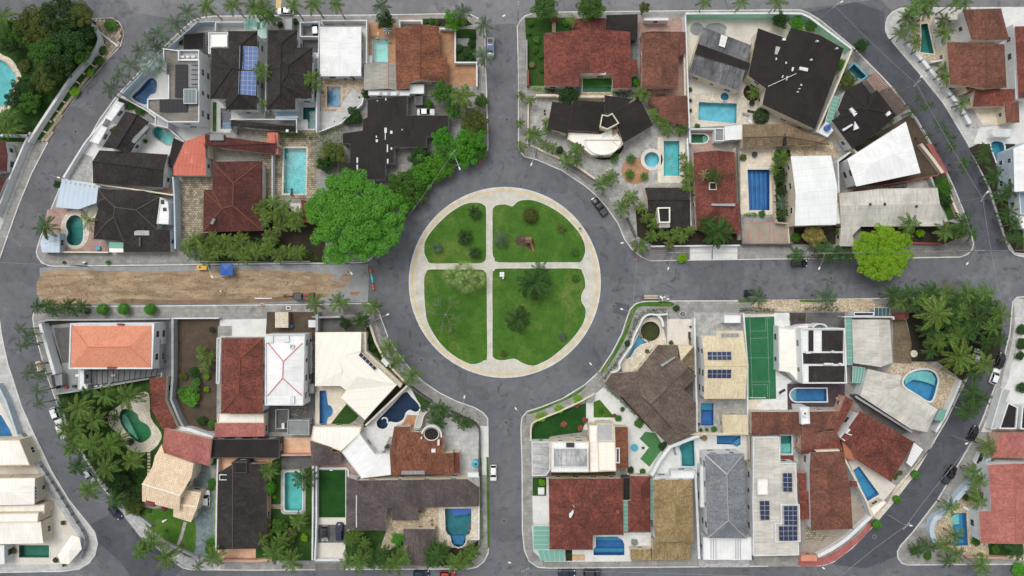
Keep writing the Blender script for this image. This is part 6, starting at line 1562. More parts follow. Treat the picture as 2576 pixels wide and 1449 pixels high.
H=House('white curved passage roof beside the navy pool','passage'); H.flat(smooth([(1720,1190),(1760,1210),(1690,1290),(1660,1400),(1600,1395),(1620,1290)],3),2.6,'Gl','wC',.15)
palms('{o} palm from the left in the villa corner by the ring road',[(1690,1200,3,1.5),(1820,1220,4,2.6),(1890,1240,4,2.4),(1790,1320,3.5,2.0),(1850,1370,3,1.8),(2020,1310,3,1.6),(2090,1370,3,1.8),(2150,1360,3,1.6)],kind='arch',tone='l_palmd',n=13)
bwall('dark curved fence along the ring road corner',smooth([(1960,1245),(2080,1300),(2190,1350),(2235,1400),(2250,1470),(2245,1700),(2240,2030)],2,False),'wD',1.8,.3)
T(1,3)
H = House('brown tiled villa with a white ring skylight')
e,r=3.8,5.2
H.roof([(1390,-55,e),(1550,-55,e),(1550,-10,e),(1700,10,e),(1890,65,e),(1885,215,r),(1345,226,r)],[(0,1,2,3,4,5,6)],'tBrick','wC',over=.2)
H.roof([(1345,226,r),(1885,215,r),(1985,208,r),(1995,418,e),(1365,436,e)],[(0,1,2,3,4)],'tBrick','wC',over=.2,ridge='tBrick')
H.shed([(1985,205),(2050,205),(2055,416),(1995,418)],[4.0,3.6,3.6,4.0],'tR',wall='wC',over=.15)
H.ring('skylight_ring',ell(1765,35,98,95,24,190,370),3.8,5.4,.3,'wW',False); H.flat(ell(1765,20,80,70,18),4.6,'B','wC',.2)
H.solar([(1465,392),(1695,390),(1698,425),(1465,428)],5,1,4.1,'p_grey')
for q in (rect(1765,172,1806,206),rect(1657,52,1670,72),rect(1826,80,1846,135)): H.box('roof_box',q,4.2,5.4,'wW')
spiral=House('black spiral stair beside the bright white roof','spiral stair')
for k in range(9): spiral.box('tread',[(1335,165),(1335+45*math.cos(R(180+12*k)),165+45*math.sin(R(180+12*k))),(1335+45*math.cos(R(190+12*k)),165+45*math.sin(R(190+12*k)))],.2+.3*k,.26+.3*k,'p_charcoal')
spiral.box('centre_post',ell(1335,165,4,4,8),.1,3.4,'p_charcoal')
H=House('large blue water tank on the villa terrace','water tank'); H.anchor([pt(2210,322,0)]); H.tank(2210,322,1.8,.95,'p_aqua',1.6)
House('white awning box by the villa terrace','awning').flat(rect(2128,408,2240,450),2.6,'W','wW',.1)
pergola('grey slatted pergola at the corner of the grey tiled house',[(2132,455),(2245,455),(2245,550),(2140,550)],10,2.7,'wW')
sheet('pavement',[(2252,-60),(2340,-60),(2340,430),(2275,430)],'white_con','white pavement stretch by the lower cross street',0)
sheet('verge',[(2318,250),(2340,250),(2350,1150),(2330,1180)],'grass','narrow grass verge along the lower cross street',1); hedge('narrow green hedge along the villa and pool wall',[(2258,270),(2265,700),(2275,1080),(2240,1160)],.5,1.1,'l_mid')
bwall('white terrace wall right of the teal pool',[(2245,560),(2242,1080),(2160,1082)],'wW',1.6,.25)
# brown annex,salmon terrace,black roof
H=House('brown tiled annex below the cream flat roof','annex'); H.roof([(545,86,3.4),(760,155,3.8),(770,205,3.8),(852,208,3.6),(845,330,2.9),(562,335,2.9)],[(0,1,2,3,4,5)],'tGr','wP',over=.15)
sheet('terrace',[(240,55),(555,55),(552,235),(240,235)],'salmon','salmon tiled roof terrace above the garden',0); bwall('salmon wall round the salmon terrace',[(240,235),(550,232),(550,60)],'wP',2.2,.3)
for v in (98,138): House(('upper','lower')[v>120]+' brown skylight on the salmon terrace','skylight').box('cover',rect(250,v,272,v+34),.1,.6,'wood')
sheet('patio',[(845,280),(950,330),(1060,470),(930,450),(900,350),(600,350),(600,338),(845,335)],'pink_tile','brown passage beside the brown annex',0)
F()
House('long black flat roof left of the salmon terrace','hall').flat([(530,1105),(703,1104),(703,1153),(531,1152)],3.2,'B','wD',.12,.15)
sheet('terrace',[(548,1152),(700,1152),(690,1190),(684,1400),(560,1408),(545,1385)],'salmon','salmon tiled terrace round the dark grey tiled house',0)
H = House('dark grey tiled house beside the garden lawn')
H.roof([(548,1190,3.4),(585,1167,3.5),(671,1167,3.4),(672,1380,3.4),(545,1383,3.4),(586,1167,4.9),(585,1381,4.9)],[(0,5,6,4),(5,2,3,6)],'tK','wP',over=.3,ridge='tGr')
H.flat([(582,1163),(620,1163),(620,1190),(584,1190)],4.9,'B','wD',.1,.12); H.ring('roof_well',rect(551,1194,582,1208),3.6,4.3,.15,'wW')
bwall('salmon wall below the dark grey tiled house',[(560,1410),(640,1412),(683,1408)],'wP',1.4,.6)
T(0,3)
hedge('thin yellow green hedge along the driveway',[(2165,420),(2160,800),(2155,1180)],.5,1.3,'l_lime'); bwall('white louvred fence along the driveway',[(2190,270),(2178,700),(2172,1200)],'wW',1.9,.3)
shrubs('{o} bush from the top of the thin driveway hedge',[(2140,300,1.0),(2130,510,1.4),(2120,560,1.0),(2120,1120,1.6),(2110,1190,1.6)],'y',tone='l_mid',h=1.8)
# garden with pool
T(1,3)
sheet('garden',[(160,290),(260,240),(560,345),(565,1290),(0,1290),(0,880),(150,880)],'grass_d','green garden of the rounded turquoise pool')
sheet('terrace',rrect(252,366,500,826,40),'stone_g','pale stone rim of the rounded turquoise pool',1); sheet('terrace',[(262,240),(560,240),(560,345),(500,370),(262,380)],'dk_con','dark stone yard above the rounded turquoise pool',2)
pool('turquoise pool with rounded corners and white edge in the garden',rrect(288,402,468,790,26),'basin_turq','water_turq','wW',.2)
sheet('path',rect(148,726,252,770),'stone_m','short stone path to the rounded turquoise pool',3)
shrub(118,560,2.0,'clipped round bright tree left of the turquoise pool','l_bright',3.4,True); shrub(185,655,.6,'tiny yellow bush beside the short stone path','l_lime',.8); shrub(485,1065,1.2,'lime green round bush in the garden corner','l_lime',1.8)
palms('{o} palm from the left round the turquoise garden pool',[(130,390,4,2.6),(480,470,5.5,3.0,{'tone':'l_palmd'}),(430,900,4,2.4),(60,1070,3.5,2.2,{'tone':'l_palmy'}),(180,1210,6,2.9),(360,1300,6,3.0),(250,1100,3.5,2.2,{'tone':'l_palmy'})])
tree(60,950,3.5,2.6,'bushy tree at the lower left of the turquoise pool','l_olive'); tree(230,960,3.2,2.4,'bushy tree below the short stone path','l_mid'); tree(330,1050,3,2.2,'olive bushy tree low in the pool garden','l_olive'); tree(120,1100,3,2.2,'green bushy tree beside the salmon corner','l_mid')
mass('mixed low shrubs in the pool garden',[(0,900),(300,890),(360,980),(380,1150),(150,1170),(0,1150)],1.3,'l_olive',7)
bwall('double white wall beside the turf court',[(575,345),(570,900),(565,1290)],'wW',2.2,.3); bwall('white inner wall beside the turf court',[(606,345),(606,900),(600,1100),(590,1290)],'wW',2.0,.3)
lawn('rectangular artificial turf court with white kerb',rect(618,375,905,862),'turf',0,True,False); bwall('white raised kerb round the top of the turf court',[(615,366),(908,364),(928,390),(930,445)],'wW',.6,.3)
H=House('small white goal frame on the turf court','goal'); H.box('goal_frame',rect(742,380,772,390),.2,.7,'p_white')
sheet('driveway',[(600,868),(915,865),(918,930),(600,930)],'cream_con','cream strip between the turf court and the two cars',0); sheet('driveway',rect(598,930,918,1112),'dk_con','dark grey parking bay of the two cars',0); sheet('driveway',rect(596,1112,915,1300),'cream_con','cream driveway below the two cars',0)
car(690,1025,-90,'grey car with a black roof in the parking bay','p_grey','hatch',roofmat='p_black'); car(838,1005,90,'black estate car in the parking bay','p_navy','suv')
bwall('white front wall of the cream driveway',[(590,1290),(900,1288)],'wW',1.4,.4); sheet('pavement',rect(600,1320,900,1388),'conc_d','dark pavement in front of the cream driveway',0)
# grey tiled house
H = House('long grey brown tiled house with a deep notch')
H.roof([(1015,486,5.3),(2125,474,5.3),(2248,560,4.6),(2246,745,3.5),(1630,760,3.5),(1636,886,3.0),(1370,890,3.0),(1368,766,3.5),(1310,766,3.5),(1306,986,3.5),(1010,996,5.2)],[(0,1,2,3,4,7,8),(7,4,5,6),(0,8,9,10)],'tGr','wC',over=.25)
H.shed([(910,450),(1012,482),(1008,966),(905,982)],[3.4,3.9,3.9,3.4],'tGr',wall='wW',over=.15)
H.box('roof_flashing',rect(1006,640,1014,960),4.2,5.3,'wW')
H=House('brown tiled pool pavilion among the palms','pavilion'); H.roof([(1482,972,3.4),(1805,976,3.4),(1745,1345,3.0),(1550,1342,3.0)],[(0,1,2,3)],'tGr','wC',over=.2); H.box('red_cushion',rect(1514,1125,1532,1162),3.2,3.36,'wR')
sheet('patio',[(1308,770),(1370,890),(1640,890),(1640,765),(1840,760),(1840,1100),(1800,1110),(1800,975),(1480,975),(1480,1080),(1350,1180),(1250,1170),(1320,990)],'stone','tan stone patio in the notch of the grey tiled house')
sheet('terrace',[(1840,755),(2242,750),(2240,1085),(2130,1085),(2100,1150),(1970,1160),(1840,1100)],'stone_l','pale stone terrace round the dark teal pool')
pool('dark teal pool with a rounded end and attached spa',[(1900,768),(2168,765),(2166,980),(2150,1020),(2112,1045),(2108,1110),(2080,1145),(2035,1158),(1990,1140),(1968,1110),(1960,1048),(1925,1020),(1908,980)],'basin_teal','water_blue','stone_l',.3,steps=[([(1965,1050),(2108,1050),(2080,1140),(1990,1138)],.6,'basin_blue')])
rt=thing('crumpled blue cover over the top of the dark teal pool','pool_cover','cover',2070,800,.1); mb=MB(); mb.prism([tuple(Vector(xy(*q))-Vector(rt.location[:2])) for q in smooth([(1978,760),(2070,752),(2160,758),(2168,800),(2120,830),(2060,838),(1990,842),(1972,810)],3)],.07,.13); mb.build('cover_sheet','p_blue',rt)
for i,(u,v,m) in enumerate(((2145,945,'p_red'),(2152,990,'p_orange'),(2118,1035,'p_green'))): H=House(('red','orange','green')[i]+' inflatable ring at the edge of the dark teal pool','pool ring'); H.ring('ring_tube',ell(u,v,11,11,14),.02,.2,.14,m)
table_set(1680,790,'small garden table under the frame on the tan patio',.5); chair(1660,800,20,'wicker chair by the small garden table','timber'); chair(1770,890,0,'wicker chair at the right of the tan patio','timber'); chair(1770,930,180,'second wicker chair at the right of the tan patio below the first','timber')
H=House('yellow ring lying on the tan patio','pool ring'); H.ring('ring_tube',ell(1590,945,11,11,14),.16,.34,.12,'p_yellow')
sheet('garden',[(960,985),(1310,990),(1250,1170),(1350,1185),(1480,1090),(1480,1340),(900,1320),(900,1010)],'grass_d','shaded garden below the grey tiled house',0); sheet('garden',[(1750,1110),(1970,1165),(2100,1155),(2240,1090),(2230,1200),(2150,1330),(1560,1350),(1750,1340)],'soil_d','shaded garden below the dark teal pool',0)
palms('{o} palm from the left in the bottom row by the lower street',[(930,1300,5,2.4),(960,1080,4,2.2),(1060,1290,6,3.2,{'n':16}),(1000,1030,3.5,2.0),(1200,1290,5.5,2.8,{'tone':'l_palmd'}),(1260,1230,5,2.4,{'tone':'l_palmd'}),(1310,1330,5,2.4),(1410,1310,5.5,2.8),(1480,1260,5,2.4),(1780,1180,4.5,2.4,{'tone':'l_palmd'}),(1840,1250,5.5,2.8,{'tone':'l_palmd'}),(1760,1290,4.5,2.2,{'tone':'l_palmd'}),(1990,1330,5,2.6),(2060,1300,5,2.4),(2180,1190,4.5,2.2),(2130,1280,4.5,2.4),(1880,1180,4,2.0),(1100,1130,3.5,1.8)],kind='feather',n=14)
tree(1420,1080,3.5,1.8,'bright green bush beside the brown pool pavilion','l_bright')
# palm garden with the green pool
F()
sheet('garden',[(145,990),(380,948),(400,1010),(445,1080),(402,1140),(362,1225),(358,1275),(480,1310),(488,1390),(470,1400),(330,1290),(250,1200),(180,1090)],'grass_d','green palm garden of the peach roofed house',-1)
lawn('bright lawn in front of the peach roofed house',[(360,1285),(435,1280),(490,1310),(488,1395),(460,1392),(400,1345),(370,1325)],'grass',1,False)
sheet('terrace',smooth([(273,1042),(292,1026),(330,1000),(365,985),(377,1000),(380,1050),(406,1088),(402,1112),(382,1133),(350,1138),(322,1128),(302,1092),(278,1075)],3),'stone_l','cream stone rim of the green free-form pool',1)
pool('green free-form pool in the palm garden',smooth([(303,1036),(318,1028),(346,1040),(352,1056),(374,1070),(381,1088),(377,1101),(358,1113),(343,1109),(320,1088),(304,1062)],3),'basin_green','water_green','stone_l',.25,steps=[(smooth([(306,1044),(318,1052),(338,1092),(344,1107),(322,1088),(305,1062)],2),.5,'basin_pale')])
T(0,2)
H = House('curved dark red tiled gallery beside the green pool','gallery')
H.roof([(1505,918,3.2),(1672,890,3.6),(1664,1132,3.6),(1786,1402,3.6),(1645,1445,3.2),(1520,1215,3.2)],[(0,1,2,5),(5,2,3,4)],'tR','wC',over=.15,ridge=None)
F()
H = House('pink tiled roof beside the peach roofed house','annex'); H.shed([(414,1077),(531,1104),(527,1173),(407,1140)],[4.6,4.6,3.8,3.8],'tP',wall='wC',over=.2)
bwall('white wall above the pink tiled roof',[(440,1075),(480,1082),(535,1102)],'wW',2.6,.8)
T(0,3)
H = House('peach tiled house with stepped roof planes')
H.roof([(1560,232,5.2),(1640,212,5.2),(1948,320,5.2),(1926,452,6.0),(1535,346,6.0),(1430,522,6.8),(1816,642,6.8),(1802,790,5.4),(1430,697,5.4)],[(0,1,2,3,4),(4,3,6,5),(5,6,7,8)],'tPeach','wC',over=.3,ridge='Wc',fascia='Wc')
H.roof([(1625,125,4.0),(1650,212,4.6),(1565,235,4.6)],[(0,1,2)],'tPeach','wC',over=.05)
H.roof([(1862,580,4.0),(2022,608,4.0),(1985,755,4.8),(1920,908,3.8),(1742,852,3.8),(1745,722,4.8)],[(0,1,2,5),(5,2,3,4)],'tPeach','wC',over=.25,ridge='Wc',fascia='Wc')
H.box('balcony_well',[(1470,680),(1560,700),(1545,755),(1460,735)],3.0,5.6,'wood')
sheet('driveway',[(1930,430),(1990,330),(2110,350),(2150,580),(2150,1290),(1945,1230),(1940,700)],'slate_pav','blue grey slate driveway of the peach roofed house',0)
car(2072,675,90,'white car on the slate driveway','p_white','hatch')
sheet('path',[(1850,900),(1885,905),(1835,1080),(1800,1140),(1780,1130),(1820,1020)],'stone_g','pale stone path across the bright lawn',3);
mk_paint('stepstone','#d8cfae',.8)
for k in range(9):
 q=[xy(1486,180+32*k),xy(1516,180+32*k),xy(1516,202+32*k),xy(1486,202+32*k)]
 if k==0: rt=thing('row of square stepping stones beside the peach roof','stepping_stones','stepping stones',1500,180); ro=rt.location.copy()
 mb=MB(); mb.prism([(x-ro.x,y-ro.y) for x,y in q],.1,.2); mb.build('stone','stepstone',rt)
shrub(1400,640,2.2,'large maroon bush at the corner of the peach roof','l_dark',2.6); shrub(1650,770,.8,'magenta flowering shrub below the peach roof','l_pink',.8); shrub(1490,790,.9,'green shrub below the peach balcony','l_mid',1); House('white garden ornament on the bright lawn','ornament').box('ornament_body',[(1628,895),(1655,885),(1680,878),(1676,888),(1650,905),(1632,915)],.16,.5,'p_white')
palms('{o} tall coconut palm from the left in the palm garden',[(760,130,6,2.9),(930,130,7,3.4),(1110,140,7,3.2),(1080,370,7,3.3),(1330,290,6,2.9,{'tone':'l_palmy'}),(790,340,7.5,2.8,{'tone':'l_palmd'}),(890,580,8,3.1),(1160,690,7,2.8,{'tone':'l_palmd'}),(1180,80,6,2.6),(740,60,6,2.4),(700,180,6,2.2),(1000,230,5,2.4)],n=16)
T(0,2)
palms('{o} coconut palm from the left above the green pool',[(790,1210,7,3.4,{'tone':'l_palmy'}),(1290,1090,7,3.6),(960,1330,6.5,3.0),(1050,1080,5.5,2.8),(640,1210,6,2.4,{'tone':'l_palmd'}),(760,1400,6,2.8),(650,1430,6,2.4),(880,1060,4.5,2.0,{'tone':'l_palmd'}),(1160,1300,2,1.4,{'tone':'l_palmd','kind':'cycad'})],n=16)
T(0,3)
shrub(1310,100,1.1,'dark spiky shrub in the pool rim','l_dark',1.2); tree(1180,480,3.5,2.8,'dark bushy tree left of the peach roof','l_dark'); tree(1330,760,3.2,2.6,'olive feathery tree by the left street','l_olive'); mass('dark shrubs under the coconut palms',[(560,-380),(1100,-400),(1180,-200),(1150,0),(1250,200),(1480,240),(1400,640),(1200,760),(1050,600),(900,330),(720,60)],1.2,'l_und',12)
sheet('pavement',[(1190,770),(1320,800),(1520,960),(1500,1000),(1480,1100),(1420,1060)],'mosaic','grey and white patterned pavement by the lower left street',0); sheet('pavement',[(1570,1150),(1660,1180),(1990,1280),(2220,1330),(2220,1380),(1920,1385),(1760,1290)],'mosaic','grey and white patterned corner pavement',0)
bwall('grey stone wall along the lower left street',[(1230,780),(1340,810),(1520,950)],'wG',1.2,.5); bwall('grey low wall at the corner of the bright lawn',[(1650,1110),(1820,1190),(1990,1270)],'wG',1.1,.5)
palms('{o} street palm from the left at the lower left corner',[(1410,1210,6.5,2.4),(1530,1090,7,3.0),(1680,1260,7.5,3.2),(2150,1260,6,2.8),(1470,1150,5,2.0)],n=16,tone='l_palm')
palm(1990,1290+60,4,1.6,'small dark palm at the corner pavement edge','l_palmd',10)
hedge('green hedge beside the slate driveway foot',[(2110,1060),(2120,1250)],1.6,1.5,'l_bright',16)
# ------------------------------------------------------------------ lower right block
T(2,2)
lawn('curved grass verge along the ring road',[(1600,142),(1330,142),(1250,168),(1198,222),(1165,312),(1112,462),(1012,652),(895,832),(925,850),(1045,670),(1150,475),(1205,320),(1240,235),(1300,185),(1600,186)],'grass',0,False)
lawn('lower grass verge along the ring road',[(735,975),(640,1045),(500,1118),(310,1198),(160,1255),(200,1262),(330,1215),(510,1140),(650,1070),(735,1000)],'grass',0,False)
hedge('dark green hedge below the curved pavement',[(1580,232),(1400,230),(1310,265),(1240,350),(1190,520),(1140,640),(1000,810),(930,920)],1.2,1.2,'l_dark',16)
sheet('yard',[(1560,235),(1835,235),(1835,575),(1560,570)],'cream_con','cream yard beside the round pool tower'); sheet('yard',rect(1565,232,1832,312),'conc','grey paved entrance above the cream yard',3)
sheet('terrace',[(1325,300),(1480,290),(1520,400),(1560,565),(1470,575),(1260,832),(1110,838),(1090,770),(1240,500)],'stone_l','cream stone terrace of the keyhole pool tower')
bwall('white curved wall round the keyhole pool',smooth([(1565,262),(1470,272),(1400,264),(1345,283),(1312,318),(1285,375),(1232,480),(1205,575),(1180,612),(1085,755),(1085,800),(1060,835),(1000,852)],2,False),'wW',2.2,.35); bwall('white hooked wall above the keyhole pool',smooth([(1470,275),(1510,325),(1522,390)],2,False),'wW',2.0,.5)
pool('murky round pool with a pale rim',ell(1390,435,98,100,28),'basin_murky','water_murky','stone_l',.35)
pool('blue tail shaped wading pool below the murky round pool',[(1283,450),(1300,500),(1375,542),(1290,572),(1232,622),(1195,690),(1142,722),(1190,630),(1240,540)],'basin_sky','water_aqua','cream_con',.2,1.0)
fo=House('round grey stone fountain in the paved entrance','fountain'); fo.ring('basin_ring',ell(1718,265,40,34,20),.1,.7,.3,'wG'); fo.box('centre',ell(1718,265,12,10,10),.1,1.0,'G')
shrub(1655,205,1.0,'dark planted arch bush at the paved entrance','l_dark',1.2); shrub(1160,560,.9,'dark clipped bush beside the white curved wall','l_dark',1.4); shrub(1600,550,.8,'yellow green tuft at the top of the brown roof','l_olive',.9); shrub(1360,635,.7,'small bush beside the brown roof corner','l_olive',.9)
lounger(1790,540,90,'brown lounger by the white wall of the cream yard','timber'); lounger(1785,480,90,'dark lounger above the brown lounger','p_charcoal'); chair(1795,390,0,'dark chair by the wall of the cream yard')
H = House('large brown tiled house with crossing roof planes')
H.roof([(1258,836,4.4),(1470,573,4.2),(1668,576,4.4),(1674,705,5.4),(1772,800,6.4),(1400,1174,6.4),(1300,1090,5.6),(1854,886,5.4),(1728,1020,5.2),(1850,1160,4.2),(1852,1449,4.0),(1700,1512,4.4)],[(0,1,2,3,4,5,6),(4,7,8,9,10,11,5)],'tBr','wC',over=.25,ridge='tGr')
H.roof([(930,962,3.2),(1002,856,3.8),(1256,840,4.6),(1298,1092,5.0),(1398,1178,5.0),(1698,1512,4.2),(1585,1576,3.2),(1440,1450,3.2),(1090,1096,3.2)],[(0,1,2,3,8),(8,3,4,5,6,7)],'tBr','wC',over=.25)
H.roof([(1670,578,4.3),(1832,580,4.0),(1700,735,4.6)],[(0,1,2)],'tCr','wC',over=.1); H.roof([(1832,580,4.0),(1838,846,4.0),(1776,800,4.8),(1700,735,4.6)],[(0,1,2,3)],'tTan2','wC',over=.1)
H.box('roof_flashing',[(1498,775),(1640,690),(1640,705),(1512,792)],4.6,5.9,'wG'); H.box('gutter',[(1100,1090),(1430,1449),(1415,1449),(1090,1100)],2.8,3.5,'B')
bwall('white wall between the brown house and the cream tiled house',[(1838,300),(1848,840),(1860,1160),(1862,1449)],'wW',2.8,.35)
sheet('yard',[(1730,1015),(1835,930),(1850,1150)],'dk_con','dark triangular court in the brown roof',0)
sheet('courtyard',[(745,1150),(830,1070),(930,990),(1440,1449),(1590,1590),(1500,1720),(1400,1880),(1160,1880),(1030,1400),(700,1430),(745,1350)],'white_con','white L-shaped court below the brown house',-1)
lawn('triangular lawn in the white court',[(882,1122),(1035,1302),(820,1302),(820,1145)],'grass',1,False,False); lawn('flowery lawn behind the corner wall',[(200,1420),(240,1348),(420,1265),(560,1215),(745,1155),(745,1330),(700,1449),(390,1490),(345,1535),(195,1535)],'turf',0,False,False)
bwall('cream corner wall along the ring road pavement',smooth([(832,1062),(720,1128),(440,1258),(235,1342),(192,1400),(190,1540)],2,False),'wC',1.2,.3)
for i,(u,v) in enumerate(((295,1300),(475,1222),(660,1125))): shrub(u,v,1.5,('leftmost','middle','rightmost')[i]+' yellow green bush on the ring road pavement','l_lime',1.4)
shrubs('{o} pink flowering bush from the left on the flowery lawn',[(520,1370,1.0),(690,1410,.9),(735,1330,1.0),(655,1190,.6),(1030,1285,.7)],tone='l_pink',h=1); shrubs('{o} green bush from the left round the white court',[(890,1230,.8),(1070,1310,1.0),(1275,1360,1.5),(1110,1220,.7),(230,1360,.7)],tone='l_mid',h=1.2)
hedge('green creeper hedge under the brown roof edge',[(925,985),(1090,1130),(1240,1280)],.7,1.2,'l_mid',14)
H=House('grey metal gate of the corner wall','gate'); H.box('gate_leaf',[(735,1142),(820,1080),(832,1110),(800,1148)],.1,1.4,'p_grey')
# cream tiled house with solar panels
sheet('courtyard',[(1842,245),(2335,250),(2335,480),(1842,500)],'stone_g','grey stone forecourt of the cream tiled house'); sheet('courtyard',[(1870,1118),(2365,1118),(2365,1449),(1870,1460)],'stone_g','grey stone court below the cream tiled house'); sheet('yard',[(1845,500),(1910,490),(1930,1118),(1870,1118)],'grey_con','narrow yard left of the cream tiled house')
House('white canopy above the cream tiled house','canopy').flat(rect(2135,274,2302,352),2.8,'W','wW',.08)
H = House('cream tiled gabled house with two dark solar arrays')
H.roof([(1910,487,5.8),(2058,482,5.8),(2056,430,5.6),(2326,430,5.6),(2368,780,7.0),(2350,1116,5.8),(1930,1116,5.8),(1940,782,7.0)],[(0,1,2,3,4,7),(7,4,5,6)],'tCr','wW',over=.25,ridge='tCr')
H.solar([(1966,640),(2206,640),(2210,726),(1968,726)],5,2,[6.5,6.5,6.8,6.8],'p_solar'); H.solar([(1968,820),(2208,820),(2206,910),(1966,908)],5,2,[6.8,6.8,6.5,6.5],'p_solar'); H.solar([(2104,455),(2286,455),(2286,492),(2104,492)],4,1,[5.8,5.8,6.0,6.0],'p_grey')
pool('small rectangular pool half pale and half royal blue',rect(1898,1157,2026,1383),'basin_royal','water_blue','stone_g',.25,steps=[(rect(1902,1160,2022,1230),.4,'basin_mid')])
H=House('small cream tiled roof beside the royal blue pool','shed'); H.shed([(2116,1275),(2366,1278),(2378,1460),(2125,1460)],[3.4,3.4,2.9,2.9],'tCr',wall='wC',over=.15); H.shed([(1790,1460),(1870,1455),(2380,1460),(2380,1475),(1800,1480)],3,'tCr',wall=None)
shrubs('{o} pot plant from the left below the royal blue pool',[(1900,1430,.5),(1960,1425,.5),(2030,1420,1.0),(1880,1370,.5)],tone='l_mid',h=.8)
# sports court
F()
sheet('yard',[(1868,790),(1957,790),(1960,1036),(1880,1036)],'cream_tile','cream surround of the green sports court'); sheet('court',[(1873,798),(1947,796),(1952,1003),(1880,1005)],'court','long green sports court',2)
T(2,2)
def line(label,a,b,w=.055,lv=3):
 mb=MB(); wall_data(mb,[Vector(xy(*a)),Vector(xy(*b))],-w/2,w/2,.16,YARD+.006*lv+.004); tag(mb.build('court_marking','Gl'),label,kind='structure')
for i,(a,b) in enumerate((((2390,290),(2418,1120)),((2565,290),(2590,1120)),((2390,432),(2552,432)),((2550,305),(2552,432)),((2390,505),(2580,503)),((2365,702),(2600,702)),((2405,945),(2600,943)),((2410,972),(2568,972)),((2568,972),(2570,1095)),((2372,300),(2600,298)))): line('%s white court line from the top' % ORD[i],a,b)
bwall('white wall left of the green sports court',[(2330,250),(2372,780),(2372,1449)],'wW',2.4,.3)
for i,v in enumerate((285,1105)):
 g=House(('upper','lower')[i]+' white goal on the green sports court','goal'); g.box('crossbar',rect(2395,v-3,2555,v+3),1.3,1.4,'p_white'); g.box('goal_post',rect(2395,v-3,2400,v+3),.1,1.3,'p_white'); g.box('goal_post',rect(2550,v-3,2555,v+3),.1,1.3,'p_white')
# white stained flat house
T(2,3)
H = House('white flat roofed house with stained corrugated panels')
H.flat([(198,98),(388,98),(385,380),(345,440),(200,445)],3.3,'cWst','wW',.15); H.flat([(392,96),(775,96),(775,405),(392,405)],5.6,'W','wC',.12); H.flat([(415,162),(768,162),(768,358),(415,358)],5.9,'cWst','wW',.2)
H.flat([(776,-70),(1034,-70),(1050,395),(780,405)],4.4,'Wc','wC',.12); H.flat(rect(853,-85,1018,92),4.9,'Gl','wC',.15); H.flat([(862,95),(1040,95),(1048,392),(870,390)],5.0,'cCr','wC',.1)
H.shed([(1032,-50),(1165,-50),(1172,372),(1052,370)],[4.4,3.6,3.6,4.4],'tBrick',wall='wC',over=.1); H.ring('white_box',rect(1045,160,1085,315),3.8,4.8,.2,'wW'); H.box('skylight',rect(546,112,626,152),5.4,5.9,'p_charcoal')
sheet('bed',rect(395,400,1040,440),'soil','planted strip below the white flat roofed house',0); shrubs('{o} shrub from the left in the strip below the white flat roof',[(490,415,.8),(600,418,1.1),(740,415,.9),(950,415,.9)],tone='l_olive',h=.9)
lawn('V-shaped artificial lawn in the white court',[(1282,65),(1340,-5),(1440,8),(1505,110),(1510,170),(1382,350),(1288,268),(1375,155)],'turf_l',1,False,False)
table_set(1230,155,'round table with star shaped cloth on the white court',.9,'p_aqua'); shrub(1320,160,.45,'small green pot on the white court','l_mid',.6); shrub(1520,145,1.5,'dark bush at the tip of the V-shaped lawn','l_dark',1.8); shrub(1195,385,1.1,'round bush below the red strip roof','l_dark',1.6); shrub(1315,395,1.0,'bush below the V-shaped lawn','l_mid',1.2); shrub(300,510,1.1,'yellow green tree in the small side bed','l_lime',2.2)
bwall('broad white slanting wall below the brown house',[(1885,35),(1590,150),(1480,300),(1405,440)],'wW',2.6,.7)
# red hipped pair
sheet('yard',[(200,455),(375,450),(375,945),(210,945)],'white_con','white yard left of the square red hipped house'); sheet('bed',rect(205,455,345,640),'grass_d','small side bed left of the square red hipped house',2); House('white square planter in the small side bed','planter').box('planter_box',rect(262,560,325,630),.1,.6,'wW')
H = House('square red tiled hipped house beside the blue banded pool')
e,r=3.9,6.0
H.roof([(368,468,e),(1112,468,e),(1120,1032,e),(812,1036,e),(812,1180,e),(380,1182,e),(640,755,r),(845,755,r),(592,880,r-.5),(592,985,r-.7)],[(0,1,7,6),(1,2,7),(6,7,2,3,8),(3,4,9,8),(4,5,9),(5,0,6,8,9)],'tR','wC',over=.3,ridge='tR')
for q in ([(575,830),(612,785),(630,792),(592,865),(578,862)],[(610,735),(625,730),(640,755),(628,758)]): H.box('roof_patch',q,5.4,5.95,'wW')
H.box('chimney',rect(1048,785,1082,825),4.2,5.2,'wR')
H = House('narrow red tiled hipped house between two glass strips')
H.roof([(1195,443,e),(1392,445,e),(1392,1002,e),(1168,1002,e),(1168,690,e),(1195,690,e),(1296,540,5.2),(1296,770,5.2),(1276,885,5.2)],[(0,1,6),(1,2,8,7,6),(2,3,8),(3,4,8),(4,5,7,8),(5,0,6,7)],'tR','wC',over=.2,ridge='tR')
House('black slab filling the gap between the two red hipped houses','court').flat(rect(1114,455,1192,690),2.6,'B','wD',.1)  # plain black slab fills the gap, dark by its colour alone
pergola('glass strip roof between the two red houses',[(1118,690),(1118,995),(1165,995),(1165,690)],8,2.8,'wW',glass='glass_g'); pergola('glass strip roof left of the tan hipped house',[(1396,480),(1396,880),(1420,880),(1420,480)],10,2.8,'wW',glass='glass_g')
pergola('green glass pergola at the lower left corner of the red house',[(215,945),(215,1180),(372,1180),(372,945)],6,2.8,'wW',glass='glass_g'); pergola('green glass pergola below the square red house',[(258,1188),(526,1188),(526,1296),(290,1296)],6,2.7,'wW',glass='glass_g')
sheet('patio',[(200,945),(375,945),(385,1185),(812,1185),(812,1036),(1120,1036),(1180,1120),(1230,1180),(1200,1300),(330,1305),(215,1200)],'white_con','white patio round the blue banded pool')
